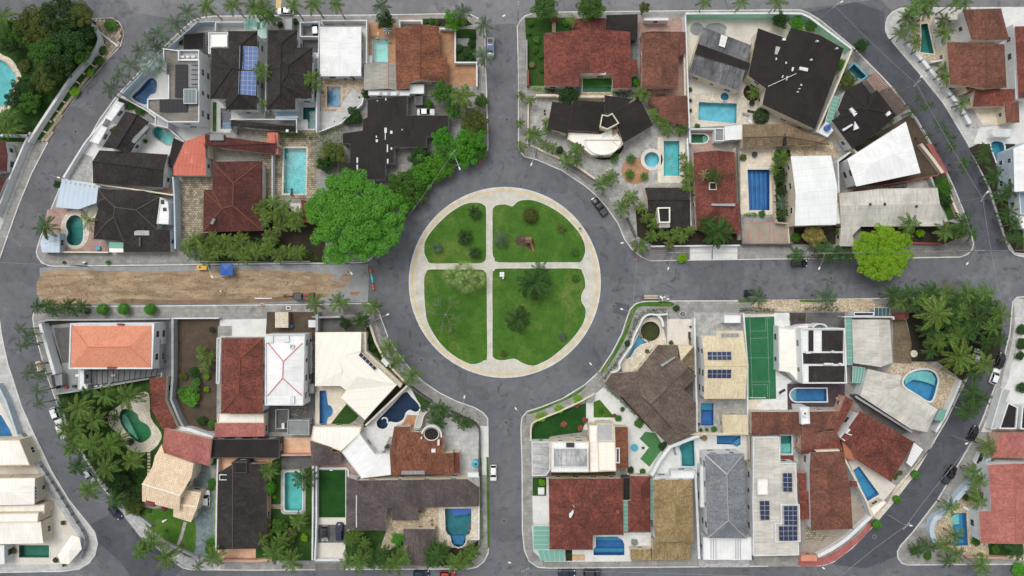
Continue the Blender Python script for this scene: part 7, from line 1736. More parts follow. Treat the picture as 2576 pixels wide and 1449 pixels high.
pool('blue banded pool with a bitten corner',[(842,1050),(1058,1048),(1112,1085),(1130,1125),(1130,1238),(818,1238),(818,1180),(842,1150)],'basin_royal','water_blue','white_con',.35,steps=[([(846,1054),(1056,1052),(1105,1085),(1110,1096),(846,1096)],.4,'basin_mid'),(rect(822,1178,1126,1212),.5,'basin_mid')])
sheet('yard',rect(1122,1010,1398,1172),'white_tile','pale tiled yard beside the blue banded pool'); shrub(1230,1110,1.1,'grey green palm tuft in the pale tiled yard','l_grey',1.2)
H=House('terracotta tiled porch roof by the lower street','porch'); H.shed([(1195,1182),(1396,1180),(1398,1290),(1195,1292)],[2.9,2.9,2.6,2.6],'tTan',wall='wC',over=.1)
sheet('bed',rect(540,1185,605,1295),'soil_d','dark planted bed below the square red house',3); shrub(570,1235,.9,'bush in the dark bed below the red house','l_dark',1.2)
for i,u in enumerate((635,700)): House(('left','right')[i]+' tan cushion seat by the patio wall','seat').box('cushion',rect(u-28,1240,u+28,1290),.16,.6,'p_tan')
H = House('tan tiled hipped house with dark blotches')
H.hip((1426,482),(1816,476),(1826,1110),(1436,1106),(1640,682),(1650,936),5.6,7.2,'tTan',wall='wW',over=.3,ridge='tTan'); H.shed([(1415,1110),(1796,1112),(1796,1290),(1415,1290)],[3.4,3.4,2.8,2.8],'tTan',wall='wC',over=.15)
# slate house and pools
F()
sheet('courtyard',[(1662,1125),(1755,1095),(1893,1092),(1893,1150),(1755,1200),(1645,1205)],'white_con','white court of the two side by side pools',-1)
T(2,3)
sheet('glass_floor',[(1420,400),(1490,290),(1590,210),(1595,445),(1430,450)],'white_tile','pale tiled corner beside the slanting wall',2)
pool('teal pool with a stepped end below the brown house',[(1678,150),(1722,105),(1828,80),(1838,342),(1706,342),(1702,215)],'basin_teal','water_aqua','wBl',.3); pool('bright blue pool with a pale fan step',[(2057,35),(2298,35),(2298,125),(2262,148),(2215,125),(2057,122)],'basin_blue','water_blue','white_con',.25,steps=[([(2215,122),(2296,60),(2296,122),(2262,145)],.4,'basin_sky')])
lounger(1635,190,100,'grey lounger left of the stepped teal pool','p_grey'); table_set(1935,60,'brown table above the slate roof',.7,'timber'); chair(1905,60,0,'brown chair beside the brown table','timber')
H = House('tall slate grey hipped house with white front terrace')
H.hip((1940,222),(2336,214),(2364,1072),(1968,1066),(2160,425),(2176,892),6.2,7.8,'tSl',wall='wW',over=.25,ridge='p_silver')
H.flat([(1925,1060),(2410,1062),(2412,1290),(1926,1288)],3.4,'W','wW',.1)
for u in (2000,2025,2050,2250,2272,2296): H.box('roof_rib',rect(u,1080,u+6,1280),3.3,3.46,'p_silver')
H.flat(rect(1895,340,1940,760),3.2,'W','wW',.2)
sheet('pavement',rect(1880,1290,2385,1358),'mosaic','wavy patterned pavement below the white terrace',0)
bwall('white terrace wall left of the slate house',[(1845,400),(1860,700),(1885,1280)],'wW',2.4,.5); bwall('dark narrow wall right of the slate house',[(2400,30),(2420,600),(2425,1290)],'wC',3,.3,cap='wD')
sheet('yard',[(1825,480),(1940,760),(1968,1066),(1925,1290),(1800,1290),(1800,1112),(1830,1110)],'grey_con','narrow grey yard between the tan and slate houses',-1)
House('white roof terrace above the tan hipped house','terrace').flat([(1440,452),(1600,445),(1600,395),(1840,390),(1830,470),(1440,478)],3.4,'W','wW',.3)
# white solar house
H = House('long white flat roofed house with dark blue solar arrays')
H.flat([(2430,55),(2690,48),(2700,315),(2860,315),(2890,1240),(2430,1250),(2420,700)],4.4,'cGw','wW',.3); H.flat([(2470,475),(2576,470),(2580,630),(2470,632)],5.2,'Wc','wW',.2); H.flat([(2705,730),(2895,730),(2905,1105),(2650,1112),(2645,920),(2705,918)],5.0,'cGw','wW',.3)
H.solar([(2490,692),(2590,692),(2592,886),(2500,886)],2,4,4.5,'p_solar')
T(3,3); H.solar([(148,412),(242,412),(247,603),(152,600)],2,4,4.5,'p_solar'); H.solar([(158,745),(296,743),(298,938),(162,936)],3,4,5.0,'p_solar'); H.solar([(108,948),(296,945),(297,1094),(112,1095)],4,3,5.0,'p_solar')
sheet('yard',[(100,20),(290,20),(300,320),(120,320)],'stone_g','yard round the slim teal pool'); pool('slim teal pool with a pale lower half',rect(125,35,235,215),'basin_teal','water_turq','wW',.25,steps=[(rect(138,122,232,212),.4,'basin_pale')]); sheet('deck',rect(125,235,255,305),'wood','brown deck below the slim teal pool',2)
House('square dark clipped hedge by the lower street','hedge').box('hedge_core',rect(203,1135,283,1238),.1,1.2,'l_dark'); mass('leafy top of the square dark hedge',rect(200,1130,286,1242),1.5,'l_dark',25,.14,.6,'hedge','hedge',None)
sheet('pavement',[(0,1245),(320,1262),(300,1350),(0,1352)],'conc','grey pavement in front of the white solar house',0)
# red cluster
F()
sheet('yard',[(2013,1100),(2042,1130),(2045,1240),(2145,1240),(2185,1310),(2150,1345),(2085,1395),(2016,1395)],'sand_court','brownish yard round the long red house',-1)
H = House('long red brown tiled house in the lower right block')
H.roof([(2039,1138,5.0),(2123,1138,5.0),(2140,1235,5.0),(2145,1330,5.0),(2040,1334,5.0),(2036,1185,5.0),(2080,1180,6.4),(2092,1277,6.4)],[(0,1,6),(1,2,7,6),(2,3,7),(3,4,7),(4,5,6,7),(5,0,6)],'tRb','wW',over=.3,ridge='tRb')
H.roof([(2015,1094,3.6),(2104,1084,3.8),(2112,1104,4.6),(2014,1134,4.4)],[(0,1,2,3)],'tRb','wP',over=.15); H.roof([(2014,1134,4.4),(2112,1104,4.6),(2118,1136,3.8),(2016,1142,3.4)],[(0,1,2,3)],'tR','wP',over=.1)
H.shed([(2010,1236),(2038,1236),(2038,1306),(2013,1306)],[3.2,3.6,3.6,3.2],'tR',wall='wP',over=.1); H.shed([(2008,1190),(2028,1190),(2026,1236),(2010,1236)],[3,3.2,3.2,3],'tR',wall='wP',over=.05); H.shed([(2136,1208),(2155,1210),(2158,1224),(2138,1224)],3.4,'tR',wall=None); H.box('roof_flashing',[(2052,1133),(2112,1131),(2112,1135),(2054,1137)],4,5.3,'wC')
H = House('dark red tiled house with a broad slanting roof')
H.roof([(2113,1104,4.2),(2165,1034,4.6),(2300,1112,4.2),(2242,1212,3.8),(2160,1160,3.8),(2150,1150,4.0),(2142,1132,4.0),(2212,1100,6.0),(2140,1085,5.4)],[(0,8,6),(0,1,8),(1,2,7,8),(2,3,7),(3,4,5,6,8,7)],'tR','wP',over=.25,ridge='tR')
H.roof([(2127,996,3.8),(2147,1008,3.8),(2140,1028,4.4),(2105,1088,3.8),(2098,1072,3.8)],[(0,1,2,3,4)],'tR','wP',over=.1)
H.shed([(2118,1110),(2140,1128),(2163,1148),(2150,1160),(2126,1152)],[3.6,3.6,3.2,3,3],'wO',wall='wO',over=.1)
H.flat([(2128,1083),(2160,1040),(2172,1048),(2145,1090),(2125,1110),(2112,1100)],4.4,'Gl','wW',.1); H.flat([(2127,1090),(2135,1078),(2150,1086),(2142,1096)],5.2,'W','wW',.1)
T(3,3)
sheet('terrace',[(805,290),(890,265),(1285,540),(1165,685),(1000,745)],'cream_con','cream terrace of the slanting blue pool'); pool('bright blue slanting rectangular pool',[(852,382),(912,342),(1118,625),(992,700)],'basin_blue','water_aqua','cream_con',.2)
bwall('white slanting wall left of the slanting blue pool',[(770,265),(840,400),(990,690),(1050,850)],'wW',2.6,.35,cap='wC')
House('small cream flat roof at the street corner','shed').flat([(1028,765),(1162,685),(1196,712),(1062,850)],2.6,'Wc','wC',.1)
H=House('white striped awning by the lower right curved street','awning')
for k in range(9):
 a=k/9; b=(k+1)/9-.012; L=lambda p,q,t:(p[0]+(q[0]-p[0])*t,p[1]+(q[1]-p[1])*t)
 A,B,C,D=(1470,108),(1562,178),(1442,352),(1392,312)
 H.box('awning_slat',[L(A,D,a),L(B,C,a),L(B,C,b),L(A,D,b)],2.7,2.85-.05*(k%2),'W')
bwall('white curved wall above the red pavement',smooth([(500,1250),(640,1180),(800,1070),(950,930),(1045,845)],2,False),'wW',1.6,.8)
sheet('pavement',smooth([(300,1345),(420,1347),(540,1340),(680,1290),(845,1160),(960,1050),(1052,945),(1040,880),(930,1010),(780,1130),(640,1220),(500,1275),(320,1290)],2),'red_pav','red paved curve of the lower right pavement',1); House('orange tiled gate roof at the red pavement','gate').shed([(335,1240),(490,1240),(498,1300),(330,1300)],2.6,'tO',wall='wP',over=.1)
for i,q in enumerate((rect(378,960,478,1080),[(498,1012),(545,1012),(545,1040),(600,1042),(598,1085),(550,1088),(548,1112),(500,1112)],rect(650,1028,685,1060))): sheet('paving',q,'stone_m',('square','notched','tiny square')[i]+' mossy paving patch in the brownish yard',2)
sheet('pavement',[(1060,850),(1200,715),(1290,540),(1640,160),(1680,90),(1640,150),(1480,400),(1280,680),(1100,880)],'stone_l','cream street pavement beside the slanting pool',1)
shrubs('{o} clipped round street tree from the top of the lower right street',[(1485,428,1.05),(1298,678,.95),(1095,930,1.2)],'y',tone='l_bright',h=2.2,ball=True,name='topiary_tree',cat='topiary')
shrubs('{o} small bush from the left at the broad red roof corner',[(1280,460,.7),(1330,410,.8),(1290,430,.6)],tone='l_olive',h=1)
# row of brown roofs and the pool deck
F()
H = House('two part brown tiled roof below the dark pool deck'); H.shed([(1890,1036),(2014,1036),(2018,1092),(1890,1094)],[4.2,4.2,3.6,3.6],'tRb',wall='wC',over=.15); H.shed([(2036,1036),(2115,1034),(2117,1042),(2104,1076),(2020,1096),(2018,1040)],[4.2,4.2,4.2,3.8,3.6,4],'tRb',wall='wC',over=.15)
H.flat([(2012,1024),(2036,1024),(2038,1066),(2016,1068)],5.2,'W','wW',.3); H.tank(2025,1040,5.9,.8,'p_lampw',.9)
T(3,2)
sheet('deck',[(190,962),(770,965),(770,1200),(720,1195),(420,1195),(330,1230),(195,1235)],'dark_tile','dark plum coloured deck of the oblong pool'); sheet('yard',[(60,250),(215,250),(215,380),(110,400),(110,850),(240,940),(190,970),(195,1240),(-160,1245),(-60,1130),(70,1120)],'white_tile','pale tiled yard left of the white modern house')
pool('oblong blue pool with a white rounded end',[(290,1012),(585,1012),(590,1140),(290,1140)]+ell(290,1076,68,64,12,90,270),'basin_blue','water_blue','wW',.3,steps=[([(288,1018)]+ell(288,1076,62,58,10,270,90)[::-1]+[(288,1134)],.3,'basin_pale')])
chair(690,1110,20,'tan chair at the right of the dark deck','p_tan'); lounger(140,1040,30,'dark lounger on the pale tiled yard','p_charcoal')
H = House('white modern house with three dark tiled roof fields')
H.flat(smooth([(105,382),(230,402),(330,372),(440,362)],2,False)+[(445,420),(335,440),(332,960)]+smooth([(272,912),(215,852),(110,835)],2,False),3.6,'Wc','wW',.25); H.flat([(328,420),(350,405),(775,405),(798,960),(350,962),(340,700)],6.6,'W','wW',.5,.3)
for q in (rect(410,428,458,635),rect(545,428,755,635),rect(345,655,755,762),rect(412,785,770,945)): H.flat(q,6.35,'tK','wD',0)
H.ring('curved_canopy',ell(525,400,68,38,16,180,360),3.2,6.2,.3,'wW',False)
for q in (rect(380,640,430,660),rect(565,755,660,775),rect(715,755,745,772),rect(640,630,665,650)): H.box('roof_unit',q,6.2,6.7,'wW')
pergola('glass side roof right of the white modern house',[(780,292),(795,768),(850,768),(840,292)],8,4.2,'wW',glass='glass_g'); pergola('green glass roof between the modern house and the angled roof',[(855,790),(975,805),(945,955),(852,955)],5,3,'wW',glass='glass_g')
sheet('court',[(210,250),(380,250),(380,395),(230,395)],'dark_tile','dark forecourt of the white modern house',1); sheet('court',[(385,250),(770,245),(770,400),(560,395),(385,390)],'dk_con','planted entrance court of the white modern house',0)
for i,u in enumerate((236,335)): shrub(u,305,.6,('left','right')[i]+' potted bush in the dark forecourt','l_olive',.8)
H = House('grey white corrugated gabled house'); H.roof([(845,318,4.6),(1110,318,5.2),(1225,320,4.6),(1252,750,4.6),(1138,796,5.2),(860,756,4.6)],[(0,1,4,5),(1,2,3,4)],'cGw','wW',over=.15); H.ring('parapet',[(765,290),(1265,292),(1268,318)],4.0,4.9,.25,'wW',False)
for l,q,m in (('navy','',0),): House('navy flat porch above the grey white corrugated house','porch').flat([(865,242),(1068,242),(1068,282),(865,284)],3,'p_navy','wW',.2)
pergola('green glass box porch by the right street',[(1072,200),(1225,200),(1225,280),(1072,280)],5,2.8,'wW',glass='glass_d'); House('small red tiled gate roof by the right street','gate').shed([(1245,248),(1415,250),(1415,312),(1248,314)],[2.8,2.8,2.5,2.5],'tR',wall='wP',over=.1)
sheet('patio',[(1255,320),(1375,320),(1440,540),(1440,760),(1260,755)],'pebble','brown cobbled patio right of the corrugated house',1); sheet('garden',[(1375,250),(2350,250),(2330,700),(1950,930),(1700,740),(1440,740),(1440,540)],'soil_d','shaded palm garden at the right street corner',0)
sheet('terrace',[(1260,755),(1440,760),(1560,740),(1950,930),(1810,1215),(1715,1215),(1325,985),(1345,880),(1180,850)],'stone','tan stone terrace round the free-form corner pool')
pool('free-form corner pool pale at the top and blue below',smooth([(1372,908),(1450,845),(1570,822),(1660,845),(1703,915),(1690,1000),(1655,1115),(1605,1135),(1500,1070),(1372,985)],3),'basin_blue','water_aqua','wW',.4,steps=[([(1380,915),(1450,855),(1570,830),(1655,852),(1695,915),(1685,985),(1640,965),(1560,940),(1470,925),(1420,950),(1390,975)],.35,'basin_pale')])
table_set(1465,660,'round weathered table on the cobbled patio',.9,'stone_l')
H = House('angled pale corrugated roof beside the free-form pool'); H.roof([(1010,815,4.2),(1190,858,4.8),(1345,882,4.2),(1325,986,4.2),(1710,1220,4.2),(1600,1452,4.2),(1440,1420,4.2),(930,1087,4.2),(1170,1062,4.9),(1600,1330,4.8)],[(0,1,8,7),(1,2,3,8),(3,4,9,8),(4,5,9),(5,6,9),(6,7,8,9)],'cGw','wW',over=.2)
bwall('dark sooty wall below the angled pale roof',[(880,1090),(1230,1310),(1450,1449)],'wD',3,.5,cap='wG'); sheet('yard',[(860,1110),(1230,1330),(1400,1449),(1300,1500),(960,1250)],'dk_con','narrow dark yard below the angled pale roof',0)
House('small glass roof at the end of the angled pale roof','canopy').shed([(1720,1225),(1800,1230),(1760,1340),(1670,1330)],2.8,'glass_g',wall='wG',over=.1); bwall('white street wall of the free-form pool terrace',[(1945,930),(1880,1090),(1790,1280),(1690,1449)],'wW',2,.5)
sheet('pavement',[(-160,118),(1060,108),(1060,150),(1180,190),(1000,235),(90,235),(-160,230)],'stone','tan stone pavement along the right street',0); lawn('grass strip left of the grey green street palm',[(-300,122),(-160,120),(-20,120),(30,135),(-300,148)],'grass',2,False,False); lawn('grass strip beside the grey green street palm',rect(315,118,680,142),'grass',2,False,False)
hedge('dark hedge left of the grey green street palm',[(-280,215),(70,220)],1.0,1.1,'l_dark',18); hedge('dark hedge below the grey green street palm',[(370,215),(730,210)],1.0,1.2,'l_dark',18)
palms('{o} grey green street palm from the left along the right street',[(-100,90,7,2.4),(580,90,7.5,3.0)],tone='l_palmg')
palms('{o} garden palm from the left in the shaded palm garden',[(1250,60,6,2.6),(1340,150,5,2.4,{'tone':'l_palm'}),(1420,60,6,2.6),(1560,130,6,2.6,{'tone':'l_palm'}),(1640,40,6,2.8),(1700,260,8,4.4,{'tone':'l_palmy','n':18}),(1790,60,6,2.8,{'tone':'l_palm'}),(1880,150,6,2.8),(1990,60,6,2.8,{'tone':'l_palm'}),(2080,150,6,2.8),(2180,60,6,2.8,{'tone':'l_palm'}),(2230,190,6,2.8),(2330,260,6.5,2.8,{'tone':'l_palm'}),(2120,330,6,2.8),(2260,400,6.5,2.8,{'tone':'l_palm'}),(1620,430,6,2.6),(1700,540,6,2.8,{'tone':'l_palm'}),(1920,690,8,4.2,{'tone':'l_palmy','n':18}),(1640,640,5,2.2),(1480,170,5,2.6),(1960,230,6,3.0,{'tone':'l_palm'}),(1840,330,6,3.0),(2030,420,6,3.0),(1900,480,6,3.0,{'tone':'l_palm'}),(1800,520,5,2.6)],tone='l_palmd',n=16)
palms('{o} street side palm from the top along the lower right curved street',[(2320,520,6.5,2.6),(2200,560,6,2.4),(2180,760,7,3.0,{'tone':'l_palmy'}),(2080,850,6,2.6),(2050,1040,7,2.8),(2150,1110,6.5,2.4),(2010,1240,7,2.8),(2090,1180,6.5,2.4),(1990,480,6,2.6)],'y',tone='l_palmd',n=14)
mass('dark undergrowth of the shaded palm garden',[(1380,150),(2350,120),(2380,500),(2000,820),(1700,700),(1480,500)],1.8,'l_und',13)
# ------------------------------------------------------------------ far upper left block
T(0,0)
sheet('garden',[(-300,200),(860,200),(930,270),(985,400),(900,560),(700,770),(540,1000),(270,1430),(-300,1430)],'grass_d','wooded garden of the aqua pool')
sheet('terrace',smooth([(-80,545),(40,560),(130,610),(200,720),(215,790),(150,900),(160,1040),(60,1110),(-80,1110)],3),'stone_l','tan stone rim of the aqua pool at the left edge',1)
pool('large aqua pool at the left edge under trees',smooth([(-90,600),(30,615),(100,670),(160,770),(150,860),(110,940),(130,1040),(40,1060),(-90,1050)],3),'basin_turq','water_aqua','stone',.3)
for i,(u,v,h,r,t) in enumerate(((330,250,8,5.6,'l_olive'),(610,140,8.5,5.8,'l_dark'),(800,130,8,3.6,'l_olive'),(660,400,8,5.2,'l_dark'),(430,480,7,4.6,'l_mid'),(560,620,7,4.8,'l_dark'),(800,520,6,3.2,'l_mid'),(150,300,6,3.4,'l_mid'),(220,880,5,3.4,'l_dark'),(280,1010,5,3.2,'l_mid'),(90,440,5,2.6,'l_dark'),(430,800,6,3.4,'l_olive'),(130,1000,5,2.4,'l_dark'),(850,310,6,2.8,'l_dark'))):
 tree(u,v,h,r,'%s tree of the wooded garden counted from the top street down' % ORD[sorted((250,140,131,400,480,620,520,300,880,1010,440,800,1000,310)).index(v if i!=2 else 131)],t,dense=(8000,.036,34,.12,.24))
palms('{o} palm from the left in the wooded garden',[(30,170,6,3.0),(60,1190,5,3.0),(110,1290,5,3.0),(20,1280,5,2.4)],tone='l_palm',n=14)
shrub(240,660,2.0,'pale feathery shrub beside the aqua pool','l_olive',2); mass('undergrowth of the wooded garden',[(0,500),(300,400),(800,350),(860,520),(640,800),(420,1120),(300,1300),(200,1200),(330,900),(220,700)],1.4,'l_dark',5)
bwall('white curved street wall of the wooded garden',smooth([(915,240),(975,330),(992,400),(960,490),(880,590),(720,765),(560,1000),(400,1240),(280,1430)],2,False),'wW',2,.55)
bwall('thin white wall across the stone paved corner',[(960,290),(1185,465)],'wW',.8,.35)
lawn('planted verge beside the paved walk',[(1010,330),(1070,430),(1030,600),(860,800),(700,1000),(560,1200),(440,1400),(340,1370),(430,1230),(580,1000),(740,770),(900,590),(985,480)],'grass_d',0,False)
for i,(a,b,c,d) in enumerate(((1000,415,1065,462),(950,525,1048,578),(875,610,945,668),(795,700,855,748),(720,790,800,842),(650,890,725,935),(575,985,655,1032),(510,1085,585,1124),(440,1180,518,1228),(370,1285,465,1334))):
 x=House('%s concrete divider from the top of the planted verge' % ORD[i],'divider'); x.ring('kerb_stone',[(a,b),(c,d)],.1,.32,.35,'wC',False)
wk=[Vector(p) for p in smooth([(1190,420),(1140,500),(1080,580),(960,730),(800,920),(640,1130),(540,1290),(455,1440)],4,False)]
base=[xy(*p) for p in [(870,192),(1130,185),(1195,225),(1240,300),(1240,370),(1205,465),(1090,590),(955,750),(795,930),(645,1150),(490,1430),(400,1430),(560,1180),(700,980),(860,780),(1020,590),(1075,430),(1000,330),(920,240)]]
bm_=cut_mesh('path',ccw(base),[],.14,'soil'); wo=tag(link('path',bm_),'stone paved walk round the upper left street corner',kind='structure')
for k_,c_ in (('pv1','#a89a85'),('pv2','#968974'),('pv3','#b6a994')): mk_plain(k_,c_,None,'#6f6857',.9,5)
pav=[mesh('paver',[(x*.5,y*.36,z) for z in (-.05,.05) for x,y in ((-1,-1),(1,-.96),(.98,1),(-.97,.98))],[(3,2,1,0),(4,5,6,7),(0,1,5,4),(1,2,6,5),(2,3,7,6),(3,0,4,7)],m) for m in ('pv1','pv2','pv3')]
pp=ccw(base); npv=0
for gx in range(-40,60):
 for gy in range(-60,60):
  a=R(-38); lx,ly=gx*1.06+(.53 if gy%2 else 0),gy*.78
  x,y=-107+lx*math.cos(a+R(90))-ly*math.sin(a+R(90)),55+lx*math.sin(a+R(90))+ly*math.cos(a+R(90))
  if npv<300 and inside((x,y),pp) and all(inside((x+.15*s_,y+.15*t_),pp) for s_ in (-1,1) for t_ in (-1,1)):
   o=link('paver',random.choice(pav),wo,(x,y,.15+random.uniform(0,.02))); o.rotation_euler=(0,0,a+R(90)); npv+=1
for u,v,r,t,l in ((1110,250,1.9,'l_mid','round bush on the stone paved corner'),(1000,610,1.4,'l_mid','round bush on the planted verge'),(910,730,1.2,'l_lime','lime bush on the planted verge'),(750,925,1.6,'l_lime','larger lime bush low on the planted verge'),(1030,500,1.2,'l_mid','bush at the top of the planted verge')): shrub(u,v,r,l,t,1.4)
T(0,1)
sheet('walk',[(250,0),(345,0),(70,700),(0,890),(-60,900),(-20,600),(110,330)],'conc_l','pale walk inside the left street kerb'); bwall('white curved wall at the left edge',[(300,-120),(235,10),(95,340),(0,590),(-60,720)],'wW',2.2,.35)
H=House('dark roofed house cut by the left edge'); H.shed([(-300,-30),(55,-30),(80,120),(72,275),(-300,300)],[4.6,3.4,3.4,3.4,4.6],'tDk',wall='wW',over=.25); H.shed([(-300,335),(70,338),(-10,520),(-60,600),(-300,600)],[3.8,3,3,3,3.8],'tDk',wall='wW',over=.2)
bwall('white cross wall at the left edge',[(-60,-95),(290,-85)],'wW',2.2,.5)
# far lower left block
T(0,3)
sheet('courtyard',[(-300,-360),(-20,-360),(140,-40),(190,40),(520,640),(800,1060),(800,1250),(600,1330),(-300,1340)],'cream_con','cream yard of the far lower left house')
panels('panel_fence','pale grey panelled wall along the far left street',[(205,30),(330,260),(520,550),(700,840),(835,1050),(850,1130),(790,1270)],15,.9,0,1.5,'wG','wall',.5)
bwall('white wall and blue glass edge at the far left',[(-30,-480),(60,-300),(170,30)],'wBl',2,.4)
H=House('cream flat roofed house with a small pergola'); H.flat([(-300,80),(195,78),(300,335),(-300,340)],4.4,'Wc','wC',.12); H.roof([(-300,470,5),(352,465,5),(345,730,5),(-300,745,5),(100,600,5.8),(-300,600,5.8)],[(0,1,4,5),(1,2,4),(2,3,5,4)],'Wc','wC',over=.2); H.flat([(-300,748),(448,730),(446,822),(-300,822)],3.6,'Wc','wC',.1); H.flat([(-300,824),(388,812),(378,908),(-300,915)],5.0,'Wc','wC',.15)
H.roof([(-300,918,4.6),(410,902,4.6),(435,1120,4.2),(-300,1135,4.2)],[(0,1,2,3)],'Wc','wC',over=.2); H.solar([(347,550),(372,550),(372,675),(347,675)],1,4,5.1,'p_solar_k'); H.flat([(-300,1138),(42,1138),(46,1330),(-300,1345)],3.4,'W','wW',.15)
pergola('small cream pergola of the far lower left house',[(40,348),(220,348),(220,460),(40,460)],9,3,'wC')
pool('dull green rectangular pool of the far lower left house',rect(195,1135,500,1262),'basin_teal','water_green','cream_con',.4); pool('blue pool cut by the left edge',[(-80,-200),(20,-170),(110,-20),(140,50),(-80,60)],'basin_blue','water_blue','wW',.4)
H=House('cream tent canopy in the corner of the cream yard','canopy'); H.pyr([(580,1240),(610,1325),(690,1330),(822,1180),(800,1065),(725,1035)],(700,1190),2.8,3.4,'Wc',wall=None)
shrubs('{o} small palm tuft from the top of the cream yard',[(415,620,.9),(630,915,.7),(130,1195,1.0),(555,1290,.9),(640,1340,.5)],'y',tone='l_olive',h=1.2)
# far upper right block
T(3,0)
sheet('garden',[(1330,200),(1450,120),(1960,130),(2000,420),(1800,440),(1830,850),(2070,1080),(2120,1290),(2060,1300),(1500,520),(1310,340)],'stone_g','paved garden of the slanting teal pool'); sheet('terrace',[(1490,175),(1690,180),(1780,600),(1640,620),(1500,540),(1420,420)],'stone','tan terrace of the slanting teal pool',1)
pool('slanting teal pool under palms',[(1535,245),(1602,238),(1668,545),(1525,528),(1540,400)],'basin_teal','water_turq','cream_con',.25); bwall('white terrace wall right of the slanting teal pool',[(1680,200),(1778,600),(1640,625)],'wW',1.8,.3)
panels('panel_fence','white panelled wall along the far right street',[(1400,430),(1560,610),(1790,880),(1960,1110),(2040,1250)],9,.9,0,1.4,'wW','wall',.5); bwall('white curved seat wall in the far right corner',smooth([(1370,190),(1320,240),(1310,310),(1345,350)],2,False),'wW',1,.6)
H=House('red brown tiled house at the upper right corner'); H.shed([(1955,96),(2345,85),(2428,400),(2048,406)],[4.0,4.0,4.6,4.6],'tRb',wall='wW',over=.25); H.gable((1800,422),(2380,446),(2402,882),(1830,850),(2190,430),(2210,890),4.4,5.8,'tRb',wall='wC',over=.25,ridge='tRb'); H.shed([(1985,845),(2110,870),(2085,895),(2000,936)],4,'tRb',wall='wC',over=.1)
H=House('red tiled U-shaped house below the upper right house'); H.roof([(2080,900,3.8),(2482,895,3.8),(2482,1010,3.4),(2375,1066,3.4),(2060,1075,3.4)],[(0,1,2,3,4)],'tR','wC',over=.2); H.shed([(2375,1035),(2522,1018),(2532,1232),(2396,1238)],[3.6,3.6,3.2,3.2],'tRb',wall='wC',over=.15)
sheet('courtyard',[(2040,1075),(2390,1070),(2400,1250),(2160,1260)],'cream_tile','cream court of the U-shaped red house',1); sheet('yard',[(2350,80),(2700,80),(2700,1449),(2060,1449),(2120,1290),(2400,1250),(2490,900),(2400,450)],'white_con','white passage at the right edge',0)
H=House('red roof cut by the right edge'); H.shed([(2482,265),(2700,262),(2700,980),(2520,985)],[4,5,5,4],'tR',wall='wW',over=.2); bwall('white wall left of the cut red roof',[(2475,240),(2500,990),(2580,1010)],'wW',3.2,.3); House('cream canopy beside the corner pool','canopy').flat(rect(1815,135,1910,198),2.6,'Wc','wC',.08)
pergola('white slatted pergola at the right edge',[(2270,1300),(2270,1375),(2450,1375),(2450,1300)],12,2.6)
palms('{o} palm from the left round the slanting teal pool',[(1330,330,5,2.0),(1400,170,5,2.2),(1440,260,5,2.4),(1470,100,7,2.6),(1500,420,4,2.2),(1560,30,8,3.0),(1590,120,6,2.2),(1640,20,8,2.6),(1780,330,4,2.4,{'tone':'l_palmy','n':18}),(1760,200,4,2.0,{'tone':'l_palmd'}),(1890,20,8,2.2),(1990,30,8,1.9),(1790,780,4,2.0),(1960,1040,4.5,2.2),(1760,690,3,1.8)],n=12)
palms('{o} palm from the left behind the big black roof by the top street',[(-640,10,9,2.0),(-260,20,9,2.0),(100,20,9,2.4)],n=11)
palms('{o} slim palm from the top in the right curved street',[(1510,990,6,1.2),(1570,1080,6,1.3),(1630,1060,6,1.4),(1440,1130,4,1.4),(1700,1240,6,1.2),(1780,1310,6,1.7),(1840,1390,6,1.7),(1600,1360,5,1.3)],'y',tone='l_palmd',n=10,kind='thin')
T(3,1)
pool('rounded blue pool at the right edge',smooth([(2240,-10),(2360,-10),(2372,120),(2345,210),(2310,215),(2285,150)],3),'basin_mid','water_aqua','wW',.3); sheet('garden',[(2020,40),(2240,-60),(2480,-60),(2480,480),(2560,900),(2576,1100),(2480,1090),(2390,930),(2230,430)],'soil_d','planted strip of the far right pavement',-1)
H=House('pale mint and white house cut by the right edge'); H.shed([(2470,45),(2720,-60),(2720,470),(2480,480)],[6,6.6,6.6,6],'cW',wall='wBl',over=.1); H.flat([(2525,480),(2720,475),(2720,700),(2540,710)],4,'glass_b','wW',.3); H.flat([(2500,720),(2720,705),(2720,860),(2560,850)],3,'Wc','wW',.2)
palms('{o} palm from the top along the far right pavement',[(2190,60,5,2.0),(2160,150,5,2.0),(1850,30,6,1.6),(1980,170,6,1.6),(1980,250,6,1.4),(2280,300,5,2.4),(2260,360,5,2.0),(2420,460,5,2.6),(2340,540,5,2.2),(2430,680,5,2.2),(2400,740,5,2.0),(2490,800,5,2.2),(2420,950,4,1.8),(2540,960,4,2.2)],'y',tone='l_palmd',n=12)
# far lower right block
T(3,2)
sheet('walk',smooth([(2470,110),(2576,120),(2720,130),(2720,500),(2530,450),(2480,650),(2440,800),(2400,960),(2340,1010),(2380,800),(2440,600),(2480,300)],3),'conc_l','pale winding walk at the right edge',1); sheet('yard',[(2520,400),(2720,400),(2720,1449),(2140,1449),(2330,1010),(2480,700)],'white_con','white terrace at the right edge',0)
H=House('dark glass gabled house at the right edge'); H.flat([(2415,1150),(2520,1200),(2500,1420),(2325,1418)],3.4,'B','wW',.3,.3); H.flat([(2560,1190),(2720,1180),(2720,1430),(2540,1420)],3.6,'B','wW',.3,.3); H.flat([(2360,1010),(2450,1020),(2300,1420),(2240,1420)],2.4,'Gl','wW',.1)
shrubs('{o} dark shrub from the top of the right edge terrace',[(2560,420,1.8),(2560,560,1.8),(2540,680,1.4),(2560,1000,1.6)],'y',tone='l_dark',h=2)
T(3,3)
